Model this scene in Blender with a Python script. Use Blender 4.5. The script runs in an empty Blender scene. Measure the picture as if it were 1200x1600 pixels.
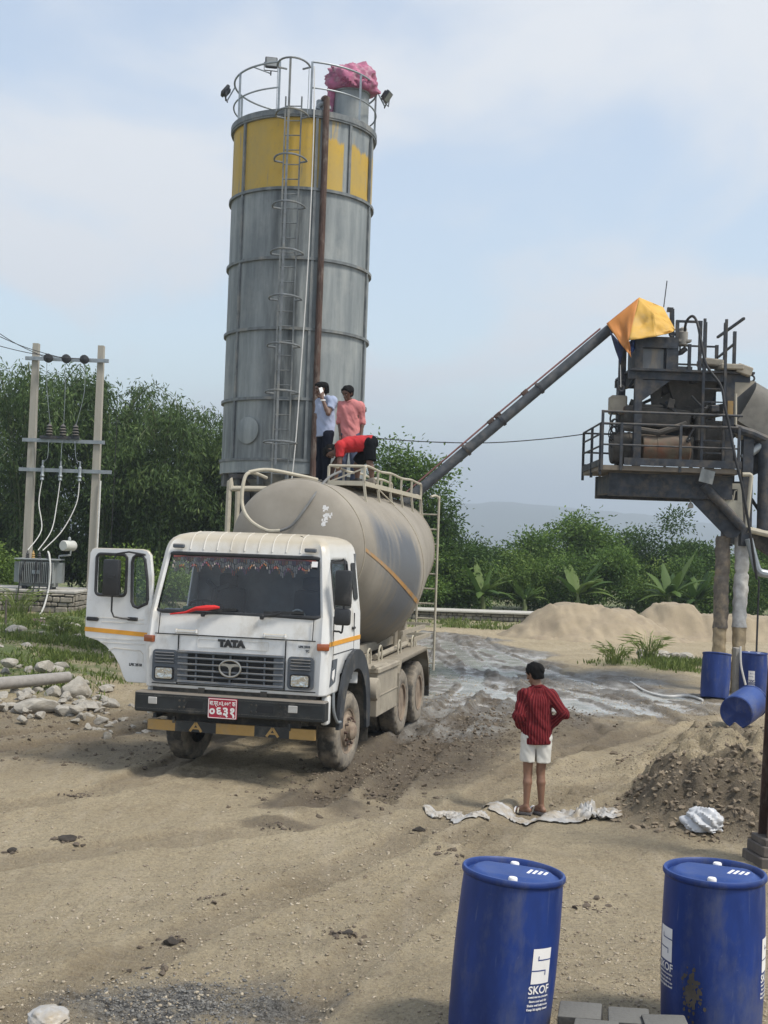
import bpy, bmesh, math, random
import numpy as np
from mathutils import Vector, Matrix, geometry

S = bpy.context.scene
COL = S.collection
R = math.radians
random.seed(7)
rng = np.random.default_rng(11)

# ------------------------------------------------------------------ camera, sky, sun, exposure
HC, FPX = 2.90, 1900.0
PITCH, ROLL = R(1.66), R(2.0)
FWD = Vector((0, math.cos(PITCH), math.sin(PITCH)))
_u0 = Vector((0, -math.sin(PITCH), math.cos(PITCH)))
CR = Vector((1, 0, 0)) * math.cos(ROLL) + _u0 * math.sin(ROLL)
CU = _u0 * math.cos(ROLL) - Vector((1, 0, 0)) * math.sin(ROLL)
cam_d = bpy.data.cameras.new('camera')
cam_d.sensor_fit = 'VERTICAL'
cam_d.sensor_height = 24
cam_d.sensor_width = 18
cam_d.lens = 24 * FPX / 1600
cam_d.clip_start = 0.1
cam_d.clip_end = 12000
cam = bpy.data.objects.new('camera', cam_d)
COL.objects.link(cam)
cam.matrix_world = Matrix(((CR.x, CU.x, -FWD.x, 0), (CR.y, CU.y, -FWD.y, 0), (CR.z, CU.z, -FWD.z, HC), (0, 0, 0, 1)))
S.camera = cam


def P(px, py, Y):
    """world point at distance Y seen at a photograph position (1200 x 1600)"""
    d = FWD + CR * ((px - 600) / FPX) + CU * ((800 - py) / FPX)
    return Vector((0, 0, HC)) + d * (Y / d.y)


SUN_EL, SUN_AZ = R(56), R(118)      # azimuth clockwise from +Y (photo depth)
world = bpy.data.worlds.new('World')
S.world = world
world.use_nodes = True


def build_world():
    nt = world.node_tree
    N, L = nt.nodes, nt.links
    N.clear()
    out = N.new('ShaderNodeOutputWorld')
    bg = N.new('ShaderNodeBackground')
    bg.inputs['Strength'].default_value = 0.13
    sky = N.new('ShaderNodeTexSky')
    sky.sky_type = 'NISHITA'
    sky.sun_disc = False
    sky.sun_elevation = SUN_EL
    sky.sun_rotation = SUN_AZ
    sky.air_density = 1.3
    sky.dust_density = 0.9
    sky.ozone_density = 1.0
    geo = N.new('ShaderNodeTexCoord')
    sep = N.new('ShaderNodeSeparateXYZ')
    L.new(geo.outputs['Generated'], sep.inputs[0])
    # cloud layer: direction projected onto a high plane
    zz = N.new('ShaderNodeMath'); zz.operation = 'ADD'; zz.inputs[1].default_value = 0.22
    L.new(sep.outputs['Z'], zz.inputs[0])
    zc = N.new('ShaderNodeMath'); zc.operation = 'MAXIMUM'; zc.inputs[1].default_value = 0.1
    L.new(zz.outputs[0], zc.inputs[0])
    dv = N.new('ShaderNodeVectorMath'); dv.operation = 'DIVIDE'
    cb = N.new('ShaderNodeCombineXYZ')
    for i in range(3): L.new(zc.outputs[0], cb.inputs[i])
    L.new(geo.outputs['Generated'], dv.inputs[0]); L.new(cb.outputs[0], dv.inputs[1])
    mp = N.new('ShaderNodeMapping'); mp.inputs['Location'].default_value = (7.1, 2.7, 0)
    mp.inputs['Scale'].default_value = (1.0, 0.8, 1.0)
    L.new(dv.outputs[0], mp.inputs[0])
    n1 = N.new('ShaderNodeTexNoise'); n1.inputs['Scale'].default_value = 1.7
    n1.inputs['Detail'].default_value = 7; n1.inputs['Roughness'].default_value = 0.5
    n1.inputs['Distortion'].default_value = 0.35
    L.new(mp.outputs[0], n1.inputs['Vector'])
    r1 = N.new('ShaderNodeMapRange'); r1.inputs['From Min'].default_value = 0.43
    r1.inputs['From Max'].default_value = 0.62; r1.interpolation_type = 'SMOOTHSTEP'
    L.new(n1.outputs['Fac'], r1.inputs['Value'])
    # thicker, lower cloud towards the horizon
    hz = N.new('ShaderNodeMapRange'); hz.inputs['From Min'].default_value = 0.0
    hz.inputs['From Max'].default_value = 0.30; hz.inputs['To Min'].default_value = 0.20
    hz.inputs['To Max'].default_value = 0.36; hz.interpolation_type = 'SMOOTHSTEP'
    L.new(sep.outputs['Z'], hz.inputs['Value'])
    ad = N.new('ShaderNodeMath'); ad.operation = 'MULTIPLY_ADD'; ad.use_clamp = True
    ad.inputs[1].default_value = 0.66
    L.new(r1.outputs[0], ad.inputs[0]); L.new(hz.outputs[0], ad.inputs[2])
    base = N.new('ShaderNodeMixRGB'); base.blend_type = 'MULTIPLY'; base.inputs[0].default_value = 1
    base.inputs[2].default_value = (1.04, 1.01, 0.99, 1)
    L.new(sky.outputs[0], base.inputs[1])
    mx = N.new('ShaderNodeMixRGB')
    mx.inputs[2].default_value = (4.15, 4.3, 4.55, 1)
    L.new(ad.outputs[0], mx.inputs[0]); L.new(base.outputs[0], mx.inputs[1])
    # bluish murk low over the horizon
    lw = N.new('ShaderNodeMapRange'); lw.inputs['From Min'].default_value = 0.17; lw.inputs['From Max'].default_value = 0.02
    lw.inputs['To Max'].default_value = 0.85; lw.interpolation_type = 'SMOOTHSTEP'
    L.new(sep.outputs['Z'], lw.inputs['Value'])
    mz = N.new('ShaderNodeMixRGB'); mz.inputs[2].default_value = (2.25, 2.85, 3.5, 1)
    L.new(lw.outputs[0], mz.inputs[0]); L.new(mx.outputs[0], mz.inputs[1])
    L.new(mz.outputs[0], bg.inputs['Color'])
    L.new(bg.outputs[0], out.inputs['Surface'])


build_world()
sun_d = bpy.data.lights.new('sun', 'SUN')
sun_d.energy = 2.5
sun_d.angle = R(14)
sun_d.color = (1.0, 0.95, 0.86)
sun = bpy.data.objects.new('sun', sun_d)
COL.objects.link(sun)
_sd = Vector((math.sin(SUN_AZ) * math.cos(SUN_EL), math.cos(SUN_AZ) * math.cos(SUN_EL), math.sin(SUN_EL)))
sun.rotation_euler = _sd.to_track_quat('Z', 'Y').to_euler()
S.view_settings.view_transform = 'Standard'
S.view_settings.look = 'None'
S.view_settings.exposure = 0.66
S.view_settings.gamma = 1.0
S.view_settings.use_curve_mapping = False
S.render.film_transparent = False
S.cycles.max_bounces = 6
S.cycles.transparent_max_bounces = 12


# ------------------------------------------------------------------ numpy noise
_perm = np.random.default_rng(3).random((512, 512))


def vnoise(x, y, seed=0):
    x = np.asarray(x, float) + seed * 17.31; y = np.asarray(y, float) + seed * 9.77
    xi = np.floor(x).astype(int); yi = np.floor(y).astype(int)
    fx = x - xi; fy = y - yi
    fx = fx * fx * fx * (fx * (fx * 6 - 15) + 10); fy = fy * fy * fy * (fy * (fy * 6 - 15) + 10)
    a = _perm[xi & 511, yi & 511]; b = _perm[(xi + 1) & 511, yi & 511]
    c = _perm[xi & 511, (yi + 1) & 511]; d = _perm[(xi + 1) & 511, (yi + 1) & 511]
    return (a * (1 - fx) + b * fx) * (1 - fy) + (c * (1 - fx) + d * fx) * fy - 0.5


def fbm(x, y, oct=4, seed=0, gain=0.5):
    t = 0; a = 1.0; f = 1.0
    ca, sa = 0.8, 0.6
    for i in range(oct):
        t = t + a * vnoise(x * f, y * f, seed + i)
        x, y = x * ca - y * sa, x * sa + y * ca
        a *= gain; f *= 2.03
    return t


def sstep(a, b, x):
    t = np.clip((np.asarray(x, float) - a) / (b - a), 0, 1)
    return t * t * (3 - 2 * t)


# ------------------------------------------------------------------ mesh builder
def rotm(rx=0, ry=0, rz=0):
    return Matrix.Rotation(rz, 3, 'Z') @ Matrix.Rotation(ry, 3, 'Y') @ Matrix.Rotation(rx, 3, 'X')


def link(o, parent=None):
    COL.objects.link(o)
    if parent is not None: o.parent = parent
    return o


def mesh_obj(name, verts, faces, mats, parent=None, midx=None, smooth=35, recalc=True):
    me = bpy.data.meshes.new(name)
    me.from_pydata(verts, [], faces)
    if not isinstance(mats, (list, tuple)): mats = [mats]
    for m in mats: me.materials.append(m)
    if midx is not None and len(mats) > 1: me.polygons.foreach_set('material_index', midx)
    if recalc:
        b = bmesh.new(); b.from_mesh(me)
        bmesh.ops.recalc_face_normals(b, faces=b.faces)
        b.to_mesh(me); b.free()
    if smooth:
        me.polygons.foreach_set('use_smooth', [True] * len(me.polygons))
        me.set_sharp_from_angle(angle=R(smooth))
    me.update()
    return link(bpy.data.objects.new(name, me), parent)


class MB:
    def __init__(s): s.v = []; s.f = []; s.m = []

    def add(s, v, f, mat=0):
        n = len(s.v)
        s.v += [tuple(p) for p in v]
        s.f += [tuple(i + n for i in q) for q in f]
        s.m += [mat] * len(f)
        return s

    def box(s, c, size, rot=None, mat=0, bev=0.0, seg=1):
        c = Vector(c); rot = rot or Matrix.Identity(3)
        h = Vector(size) / 2
        if bev <= 0:
            vs = [c + rot @ Vector((x * h.x, y * h.y, z * h.z)) for x in (-1, 1) for y in (-1, 1) for z in (-1, 1)]
            fs = [(0, 1, 3, 2), (4, 6, 7, 5), (0, 4, 5, 1), (2, 3, 7, 6), (0, 2, 6, 4), (1, 5, 7, 3)]
            return s.add(vs, fs, mat)
        b = bmesh.new()
        bmesh.ops.create_cube(b, size=1)
        for v in b.verts: v.co = Vector((v.co.x * size[0], v.co.y * size[1], v.co.z * size[2]))
        bmesh.ops.bevel(b, geom=list(b.edges), offset=min(bev, min(size) * .45), segments=seg, affect='EDGES', profile=0.5)
        b.verts.index_update()
        s.add([c + rot @ v.co for v in b.verts], [[v.index for v in f.verts] for f in b.faces], mat)
        b.free()
        return s

    def beam(s, a, b, w, h=None, mat=0, bev=0.0, up=(0, 0, 1)):
        a, b = Vector(a), Vector(b); h = h or w
        d = (b - a); L = d.length; d.normalize()
        up = Vector(up)
        if abs(d.dot(up)) > 0.98: up = Vector((0, 1, 0))
        x = d.cross(up).normalized(); z = x.cross(d).normalized()
        m = Matrix((x, d, z)).transposed()
        return s.box((a + b) / 2, (w, L, h), m, mat, bev)

    def tube(s, pts, r, seg=8, mat=0, closed=False, caps=True):
        pts = [Vector(p) for p in pts]; n = len(pts)
        rs = r if isinstance(r, (list, tuple)) else [r] * n
        ts = []
        for i in range(n):
            a = pts[(i - 1) % n] if (closed or i > 0) else pts[i]
            b = pts[(i + 1) % n] if (closed or i < n - 1) else pts[i]
            t = b - a
            ts.append(t.normalized() if t.length > 1e-9 else Vector((0, 0, 1)))
        nrm = Vector((0, 0, 1)) if abs(ts[0].z) < 0.9 else Vector((1, 0, 0))
        vs = []
        for i in range(n):
            t = ts[i]
            nrm = (nrm - t * nrm.dot(t))
            nrm = nrm.normalized() if nrm.length > 1e-6 else t.orthogonal().normalized()
            bn = t.cross(nrm)
            for k in range(seg):
                a = 2 * math.pi * k / seg
                vs.append(pts[i] + (nrm * math.cos(a) + bn * math.sin(a)) * rs[i])
        fs = []
        m = n if closed else n - 1
        for i in range(m):
            j = (i + 1) % n
            for k in range(seg):
                l = (k + 1) % seg
                fs.append((i * seg + k, i * seg + l, j * seg + l, j * seg + k))
        if caps and not closed:
            fs.append(tuple(range(seg))[::-1]); fs.append(tuple((n - 1) * seg + k for k in range(seg)))
        return s.add(vs, fs, mat)

    def lathe(s, prof, seg=32, M=None, mat=0, a0=0.0, a1=2 * math.pi):
        M = M or Matrix.Identity(4)
        full = abs(a1 - a0 - 2 * math.pi) < 1e-6
        k = seg if full else seg + 1
        vs = []
        for r, z in prof:
            for i in range(k):
                a = a0 + (a1 - a0) * i / seg
                vs.append(M @ Vector((r * math.cos(a), r * math.sin(a), z)))
        fs = []
        for j in range(len(prof) - 1):
            for i in range(seg):
                l = (i + 1) % k if full else i + 1
                fs.append((j * k + i, j * k + l, (j + 1) * k + l, (j + 1) * k + i))
        if full:
            if prof[0][0] > 1e-5 : fs.append(tuple(range(k))[::-1])
            if prof[-1][0] > 1e-5: fs.append(tuple((len(prof) - 1) * k + i for i in range(k)))
        return s.add(vs, fs, mat)

    def prism(s, polys, depth, M, mat=0):
        """outline (and holes) in local xy, extruded from z=0 to z=depth, placed by M (4x4)"""
        if not isinstance(polys[0][0], (list, tuple)): polys = [polys]
        flat = [Vector((p[0], p[1], 0)) for pl in polys for p in pl]
        tris = geometry.tessellate_polygon([[Vector((p[0], p[1], 0)) for p in pl] for pl in polys])
        n = len(flat)
        vs = [M @ p for p in flat] + [M @ (p + Vector((0, 0, depth))) for p in flat]
        fs = [tuple(t) for t in tris] + [tuple(i + n for i in t)[::-1] for t in tris]
        o = 0
        for pl in polys:
            k = len(pl)
            for i in range(k):
                j = (i + 1) % k
                fs.append((o + i, o + j, o + j + n, o + i + n))
            o += k
        return s.add(vs, fs, mat)

    def build(s, name, mats, parent=None, smooth=35, recalc=True):
        return mesh_obj(name, s.v, s.f, mats, parent, s.m, smooth, recalc)


def frame(o, x, y):
    """4x4 from origin and two axes"""
    x = Vector(x).normalized(); y = Vector(y); z = x.cross(y).normalized(); y = z.cross(x)
    return Matrix(((x.x, y.x, z.x, o[0]), (x.y, y.y, z.y, o[1]), (x.z, y.z, z.z, o[2]), (0, 0, 0, 1)))


def rrect(x0, y0, x1, y1, r, n=5):
    pts = []
    for cx, cy, a in ((x1 - r, y1 - r, 0), (x0 + r, y1 - r, 90), (x0 + r, y0 + r, 180), (x1 - r, y0 + r, 270)):
        for i in range(n + 1):
            t = R(a + 90 * i / n)
            pts.append((cx + r * math.cos(t), cy + r * math.sin(t)))
    return pts


def arc(c, r, a0, a1, n, plane='xz', off=0.0):
    out = []
    for i in range(n + 1):
        t = R(a0 + (a1 - a0) * i / n); u, w = r * math.cos(t), r * math.sin(t)
        if plane == 'xz': out.append(Vector((c[0] + u, c[1], c[2] + w)))
        elif plane == 'xy': out.append(Vector((c[0] + u, c[1] + w, c[2])))
        else: out.append(Vector((c[0], c[1] + u, c[2] + w)))
    return out


def smoothpath(pts, n=6):
    pts = [Vector(p) for p in pts]; out = []
    for i in range(len(pts) - 1):
        p0 = pts[max(i - 1, 0)]; p1 = pts[i]; p2 = pts[i + 1]; p3 = pts[min(i + 2, len(pts) - 1)]
        for k in range(n):
            t = k / n
            out.append(0.5 * ((2 * p1) + (p2 - p0) * t + (2 * p0 - 5 * p1 + 4 * p2 - p3) * t * t + (3 * p1 - p0 - 3 * p2 + p3) * t ** 3))
    out.append(pts[-1])
    return out


def tag(o, label, cat, group=None, kind=None):
    o['label'] = label; o['category'] = cat
    if group: o['group'] = group
    if kind: o['kind'] = kind
    return o


def thing(name, loc, rz, label, cat, group=None):
    o = bpy.data.objects.new(name, None)
    o.empty_display_size = 0.3
    o.location = loc; o.rotation_euler = (0, 0, rz)
    COL.objects.link(o)
    return tag(o, label, cat, group)


def copy_tree(o, parent=None):
    c = o.copy(); COL.objects.link(c)
    if parent is not None: c.parent = parent
    for ch in list(o.children): copy_tree(ch, c)
    return c


def text_mesh(name, s, size, M, mat, parent, extrude=0.004, align='CENTER', bold=0.0, xs=1.0, bend=None):
    cu = bpy.data.curves.new('tmp', 'FONT')
    cu.body = s; cu.size = size; cu.extrude = extrude; cu.align_x = align; cu.align_y = 'CENTER'
    cu.offset = bold; cu.resolution_u = 3
    o = bpy.data.objects.new('tmp', cu); COL.objects.link(o)
    dg = bpy.context.evaluated_depsgraph_get()
    me = bpy.data.meshes.new_from_object(o.evaluated_get(dg))
    bpy.data.objects.remove(o); bpy.data.curves.remove(cu)
    for v in me.vertices:
        v.co.x *= xs
        if bend: v.co = Vector(bend(v.co))
        v.co = M @ v.co
    me.materials.clear(); me.materials.append(mat); me.name = name
    return link(bpy.data.objects.new(name, me), parent)


# ------------------------------------------------------------------ materials
def new_mat(name):
    m = bpy.data.materials.new(name); m.use_nodes = True
    nt = m.node_tree
    return m, nt, nt.nodes, nt.links, nt.nodes['Principled BSDF']


def pmat(name, col, rough=0.6, metal=0.0, var=0.12, scale=6.0, col2=None, dirt=None, dirt_amt=0.4, dirt_scale=3.0,
         bump=0.0, bscale=40.0, stretch=(1, 1, 1), dust=None, dust_amt=0.0, spec=0.5, coat=0.0, scratch=None, dust_from=0.25):
    """painted or plain surface: colour mottled between two tones, patches of dirt, dust lying on what faces up"""
    m, nt, N, L, B = new_mat(name)
    B.inputs['Roughness'].default_value = rough
    B.inputs['Metallic'].default_value = metal
    B.inputs['Specular IOR Level'].default_value = spec
    B.inputs['Coat Weight'].default_value = coat
    tc = N.new('ShaderNodeTexCoord')
    mp = N.new('ShaderNodeMapping'); mp.inputs['Scale'].default_value = stretch
    L.new(tc.outputs['Object'], mp.inputs[0])
    n = N.new('ShaderNodeTexNoise'); n.inputs['Scale'].default_value = scale
    n.inputs['Detail'].default_value = 6; n.inputs['Roughness'].default_value = 0.6
    L.new(mp.outputs[0], n.inputs['Vector'])
    rp = N.new('ShaderNodeMapRange'); rp.inputs['From Min'].default_value = 0.3; rp.inputs['From Max'].default_value = 0.7
    L.new(n.outputs['Fac'], rp.inputs['Value'])
    mx = N.new('ShaderNodeMixRGB')
    c2 = col2 or tuple(max(0, c * (1 - var * 2.2)) for c in col)
    mx.inputs[1].default_value = (*c2, 1)
    mx.inputs[2].default_value = (*[min(1, c * (1 + var)) for c in col], 1) if not col2 else (*col, 1)
    L.new(rp.outputs[0], mx.inputs[0])
    last = mx.outputs[0]
    if dirt:
        n2 = N.new('ShaderNodeTexNoise'); n2.inputs['Scale'].default_value = dirt_scale
        n2.inputs['Detail'].default_value = 9; n2.inputs['Roughness'].default_value = 0.68
        L.new(mp.outputs[0], n2.inputs['Vector'])
        r2 = N.new('ShaderNodeMapRange'); r2.inputs['From Min'].default_value = 0.62 - dirt_amt * 0.35
        r2.inputs['From Max'].default_value = 0.78 - dirt_amt * 0.2; r2.inputs['To Max'].default_value = min(1, 0.5 + dirt_amt)
        L.new(n2.outputs['Fac'], r2.inputs['Value'])
        m2 = N.new('ShaderNodeMixRGB'); m2.inputs[2].default_value = (*dirt, 1)
        L.new(r2.outputs[0], m2.inputs[0]); L.new(last, m2.inputs[1]); last = m2.outputs[0]
    if dust:
        g = N.new('ShaderNodeNewGeometry'); sp = N.new('ShaderNodeSeparateXYZ')
        L.new(g.outputs['Normal'], sp.inputs[0])
        r3 = N.new('ShaderNodeMapRange'); r3.inputs['From Min'].default_value = dust_from; r3.inputs['From Max'].default_value = dust_from + 0.62
        r3.inputs['To Max'].default_value = dust_amt
        L.new(sp.outputs['Z'], r3.inputs['Value'])
        m3 = N.new('ShaderNodeMixRGB'); m3.inputs[2].default_value = (*dust, 1)
        L.new(r3.outputs[0], m3.inputs[0]); L.new(last, m3.inputs[1]); last = m3.outputs[0]
    if scratch:
        for sc, stv, lo, hi, am in ((5.0, (5, 5, 0.35), 0.62, 0.72, 0.55), (22.0, (1, 1, 1), 0.66, 0.74, 0.6), (2.2, (1, 1, 0.6), 0.52, 0.75, 0.3)):
            ms = N.new('ShaderNodeMapping'); ms.inputs['Scale'].default_value = stv; L.new(tc.outputs['Object'], ms.inputs[0])
            ns = N.new('ShaderNodeTexNoise'); ns.inputs['Scale'].default_value = sc; ns.inputs['Detail'].default_value = 8; ns.inputs['Roughness'].default_value = 0.7
            L.new(ms.outputs[0], ns.inputs['Vector'])
            rs = N.new('ShaderNodeMapRange'); rs.inputs['From Min'].default_value = lo; rs.inputs['From Max'].default_value = hi; rs.inputs['To Max'].default_value = am
            L.new(ns.outputs['Fac'], rs.inputs['Value'])
            xs = N.new('ShaderNodeMixRGB'); xs.inputs[2].default_value = (*scratch, 1); L.new(rs.outputs[0], xs.inputs[0]); L.new(last, xs.inputs[1]); last = xs.outputs[0]
    L.new(last, B.inputs['Base Color'])
    if bump:
        nb = N.new('ShaderNodeTexNoise'); nb.inputs['Scale'].default_value = bscale; nb.inputs['Detail'].default_value = 5
        L.new(mp.outputs[0], nb.inputs['Vector'])
        bp = N.new('ShaderNodeBump'); bp.inputs['Strength'].default_value = bump; bp.inputs['Distance'].default_value = 0.02
        L.new(nb.outputs['Fac'], bp.inputs['Height']); L.new(bp.outputs[0], B.inputs['Normal'])
    return m


DUST = (0.36, 0.31, 0.25)
M = {}


def stdmats():
    M['white'] = pmat('white_paint', (0.70, 0.705, 0.70), 0.4, var=0.03, dirt=(0.40, 0.355, 0.28), dirt_amt=0.27, dirt_scale=2.4, stretch=(1, 1, 0.6), dust=(0.44, 0.385, 0.29), dust_amt=0.95, coat=0.1, dust_from=0.06)
    M['black'] = pmat('black_plastic', (0.022, 0.023, 0.025), 0.5, var=0.2, dirt=(0.12, 0.11, 0.1), dirt_amt=0.15)
    M['blackpaint'] = pmat('black_bumper_paint', (0.016, 0.02, 0.023), 0.42, var=0.2, dirt=(0.13, 0.115, 0.095), dirt_amt=0.22, dirt_scale=4, dust=DUST, dust_amt=0.6)
    M['grey'] = pmat('grey_plastic', (0.085, 0.10, 0.12), 0.55, var=0.1, dirt=(0.22, 0.20, 0.17), dirt_amt=0.22, dirt_scale=5, dust=DUST, dust_amt=0.5)
    M['guard'] = pmat('dark_mudguard', (0.045, 0.05, 0.057), 0.6, var=0.15, dirt=(0.17, 0.15, 0.12), dirt_amt=0.22, dirt_scale=4, spec=0.3)
    M['slot'] = pmat('slot_dark', (0.012, 0.013, 0.015), 0.8)
    M['rubber'] = pmat('tyre_rubber', (0.06, 0.057, 0.052), 0.85, var=0.2, dirt=(0.25, 0.21, 0.16), dirt_amt=0.55, dirt_scale=4, bump=0.3, bscale=60)
    M['tyreside'] = pmat('dusty_tyre_side', (0.17, 0.15, 0.125), 0.9, var=0.15, dirt=(0.28, 0.24, 0.185), dirt_amt=0.6, dirt_scale=6)
    M['rim'] = pmat('dusty_rim', (0.27, 0.21, 0.155), 0.75, var=0.15, dirt=(0.13, 0.085, 0.06), dirt_amt=0.35, dirt_scale=7)
    M['dusty'] = pmat('dust_coated_steel', (0.34, 0.30, 0.235), 0.8, var=0.12, dirt=(0.17, 0.15, 0.125), dirt_amt=0.3, dirt_scale=3)
    M['cream'] = pmat('cream_pipe', (0.46, 0.42, 0.33), 0.65, var=0.1, dirt=(0.23, 0.2, 0.16), dirt_amt=0.3, dirt_scale=6)
    M['chassis'] = pmat('chassis_dark', (0.035, 0.033, 0.03), 0.8, dirt=(0.15, 0.13, 0.1), dirt_amt=0.4)
    M['orange'] = pmat('orange_stripe', (0.72, 0.33, 0.03), 0.45, var=0.06)
    M['amber'] = pmat('amber_lens', (0.30, 0.075, 0.02), 0.2, var=0.1, coat=0.5)
    M['red'] = pmat('red_cloth', (0.60, 0.022, 0.022), 0.8, var=0.12)
    M['ochre'] = pmat('ochre_band', (0.40, 0.245, 0.075), 0.6, var=0.1, dirt=(0.2, 0.16, 0.11), dirt_amt=0.35, dirt_scale=6)
    M['plate'] = pmat('plate_red', (0.38, 0.012, 0.04), 0.5, var=0.06)
    M['ink'] = pmat('white_ink', (0.78, 0.76, 0.74), 0.6, var=0.05)
    M['chrome'] = pmat('dull_chrome', (0.42, 0.41, 0.38), 0.32, metal=0.85, var=0.1, dirt=DUST, dirt_amt=0.2)
    M['steel'] = pmat('dark_steel', (0.040, 0.046, 0.057), 0.65, var=0.25, dirt=(0.10, 0.085, 0.068), dirt_amt=0.45, dirt_scale=4, dust=DUST, dust_amt=0.3, spec=0.3)
    M['galv'] = pmat('galvanised_steel', (0.30, 0.33, 0.35), 0.5, metal=0.5, var=0.12, dirt=(0.15, 0.14, 0.13), dirt_amt=0.2)
    M['rust'] = pmat('rusty_steel', (0.085, 0.048, 0.036), 0.85, var=0.25, dirt=(0.2, 0.17, 0.14), dirt_amt=0.35, dirt_scale=8, stretch=(1, 1, .4), bump=0.4)
    M['conc'] = pmat('concrete', (0.34, 0.32, 0.285), 0.9, var=0.1, dirt=(0.19, 0.175, 0.15), dirt_amt=0.3, bump=0.3, bscale=30)
    M['wire'] = pmat('black_cable', (0.02, 0.02, 0.022), 0.6)
    M['whitepipe'] = pmat('white_cable', (0.62, 0.61, 0.58), 0.6, var=0.06)
    M['seat'] = pmat('seat_fabric', (0.045, 0.047, 0.055), 0.9)
    M['dash'] = pmat('dash_plastic', (0.18, 0.185, 0.19), 0.75)


stdmats()


def glass_mat(name, tint=(0.75, 0.82, 0.85), clear=0.8, rough=0.03):
    m, nt, N, L, B = new_mat(name)
    N.remove(B)
    out = N['Material Output']
    tr = N.new('ShaderNodeBsdfTransparent'); tr.inputs[0].default_value = (*tint, 1)
    gl = N.new('ShaderNodeBsdfGlossy'); gl.inputs['Roughness'].default_value = rough
    gl.inputs['Color'].default_value = (0.9, 0.95, 1, 1)
    fr = N.new('ShaderNodeFresnel'); fr.inputs['IOR'].default_value = 1.5
    df = N.new('ShaderNodeBsdfDiffuse'); df.inputs[0].default_value = (0.30, 0.28, 0.25, 1)
    tc = N.new('ShaderNodeTexCoord')
    ns = N.new('ShaderNodeTexNoise'); ns.inputs['Scale'].default_value = 3; ns.inputs['Detail'].default_value = 6
    L.new(tc.outputs['Object'], ns.inputs['Vector'])
    mr = N.new('ShaderNodeMapRange'); mr.inputs['From Min'].default_value = 0.35; mr.inputs['From Max'].default_value = 0.75
    mr.inputs['To Max'].default_value = 1 - clear
    L.new(ns.outputs['Fac'], mr.inputs['Value'])
    m1 = N.new('ShaderNodeMixShader'); L.new(mr.outputs[0], m1.inputs[0]); L.new(tr.outputs[0], m1.inputs[1]); L.new(df.outputs[0], m1.inputs[2])
    m2 = N.new('ShaderNodeMixShader'); L.new(fr.outputs[0], m2.inputs[0]); L.new(m1.outputs[0], m2.inputs[1]); L.new(gl.outputs[0], m2.inputs[2])
    L.new(m2.outputs[0], out.inputs['Surface'])
    return m


M['glass'] = glass_mat('window_glass', (0.70, 0.76, 0.80), 0.94)
# ------------------------------------------------------------------ ground
TPH = R(12.6)
TO = Vector((-1.49, 16.15, 0))
TEX = Vector((math.cos(TPH), -math.sin(TPH), 0)); TEY = Vector((math.sin(TPH), math.cos(TPH), 0))


def blob(x, y, cx, cy, rx, ry, rot=0.0, soft=0.5):
    c, s = math.cos(rot), math.sin(rot)
    u = ((x - cx) * c + (y - cy) * s) / rx; w = (-(x - cx) * s + (y - cy) * c) / ry
    return 1 - sstep(1 - soft, 1 + soft, np.sqrt(u * u + w * w))


def trackdist(x, y, pts):
    """distance to a polyline and the way along it"""
    best = np.full(np.shape(x), 1e9); al = np.zeros(np.shape(x)); base = 0.0
    for (ax, ay), (bx, by) in zip(pts[:-1], pts[1:]):
        L2 = (bx - ax) ** 2 + (by - ay) ** 2; L = math.sqrt(L2)
        t = np.clip(((x - ax) * (bx - ax) + (y - ay) * (by - ay)) / L2, 0, 1)
        d = np.hypot(x - ax - t * (bx - ax), y - ay - t * (by - ay))
        sgn = np.sign((bx - ax) * (y - ay) - (by - ay) * (x - ax))
        m = d < np.abs(best)
        best = np.where(m, d * np.where(sgn == 0, 1, sgn), best); al = np.where(m, base + t * L, al); base += L
    return best, al


def spl(pts, n=6):
    return [(p.x, p.y) for p in smoothpath([(a, b, 0) for a, b in pts], n)]


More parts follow.
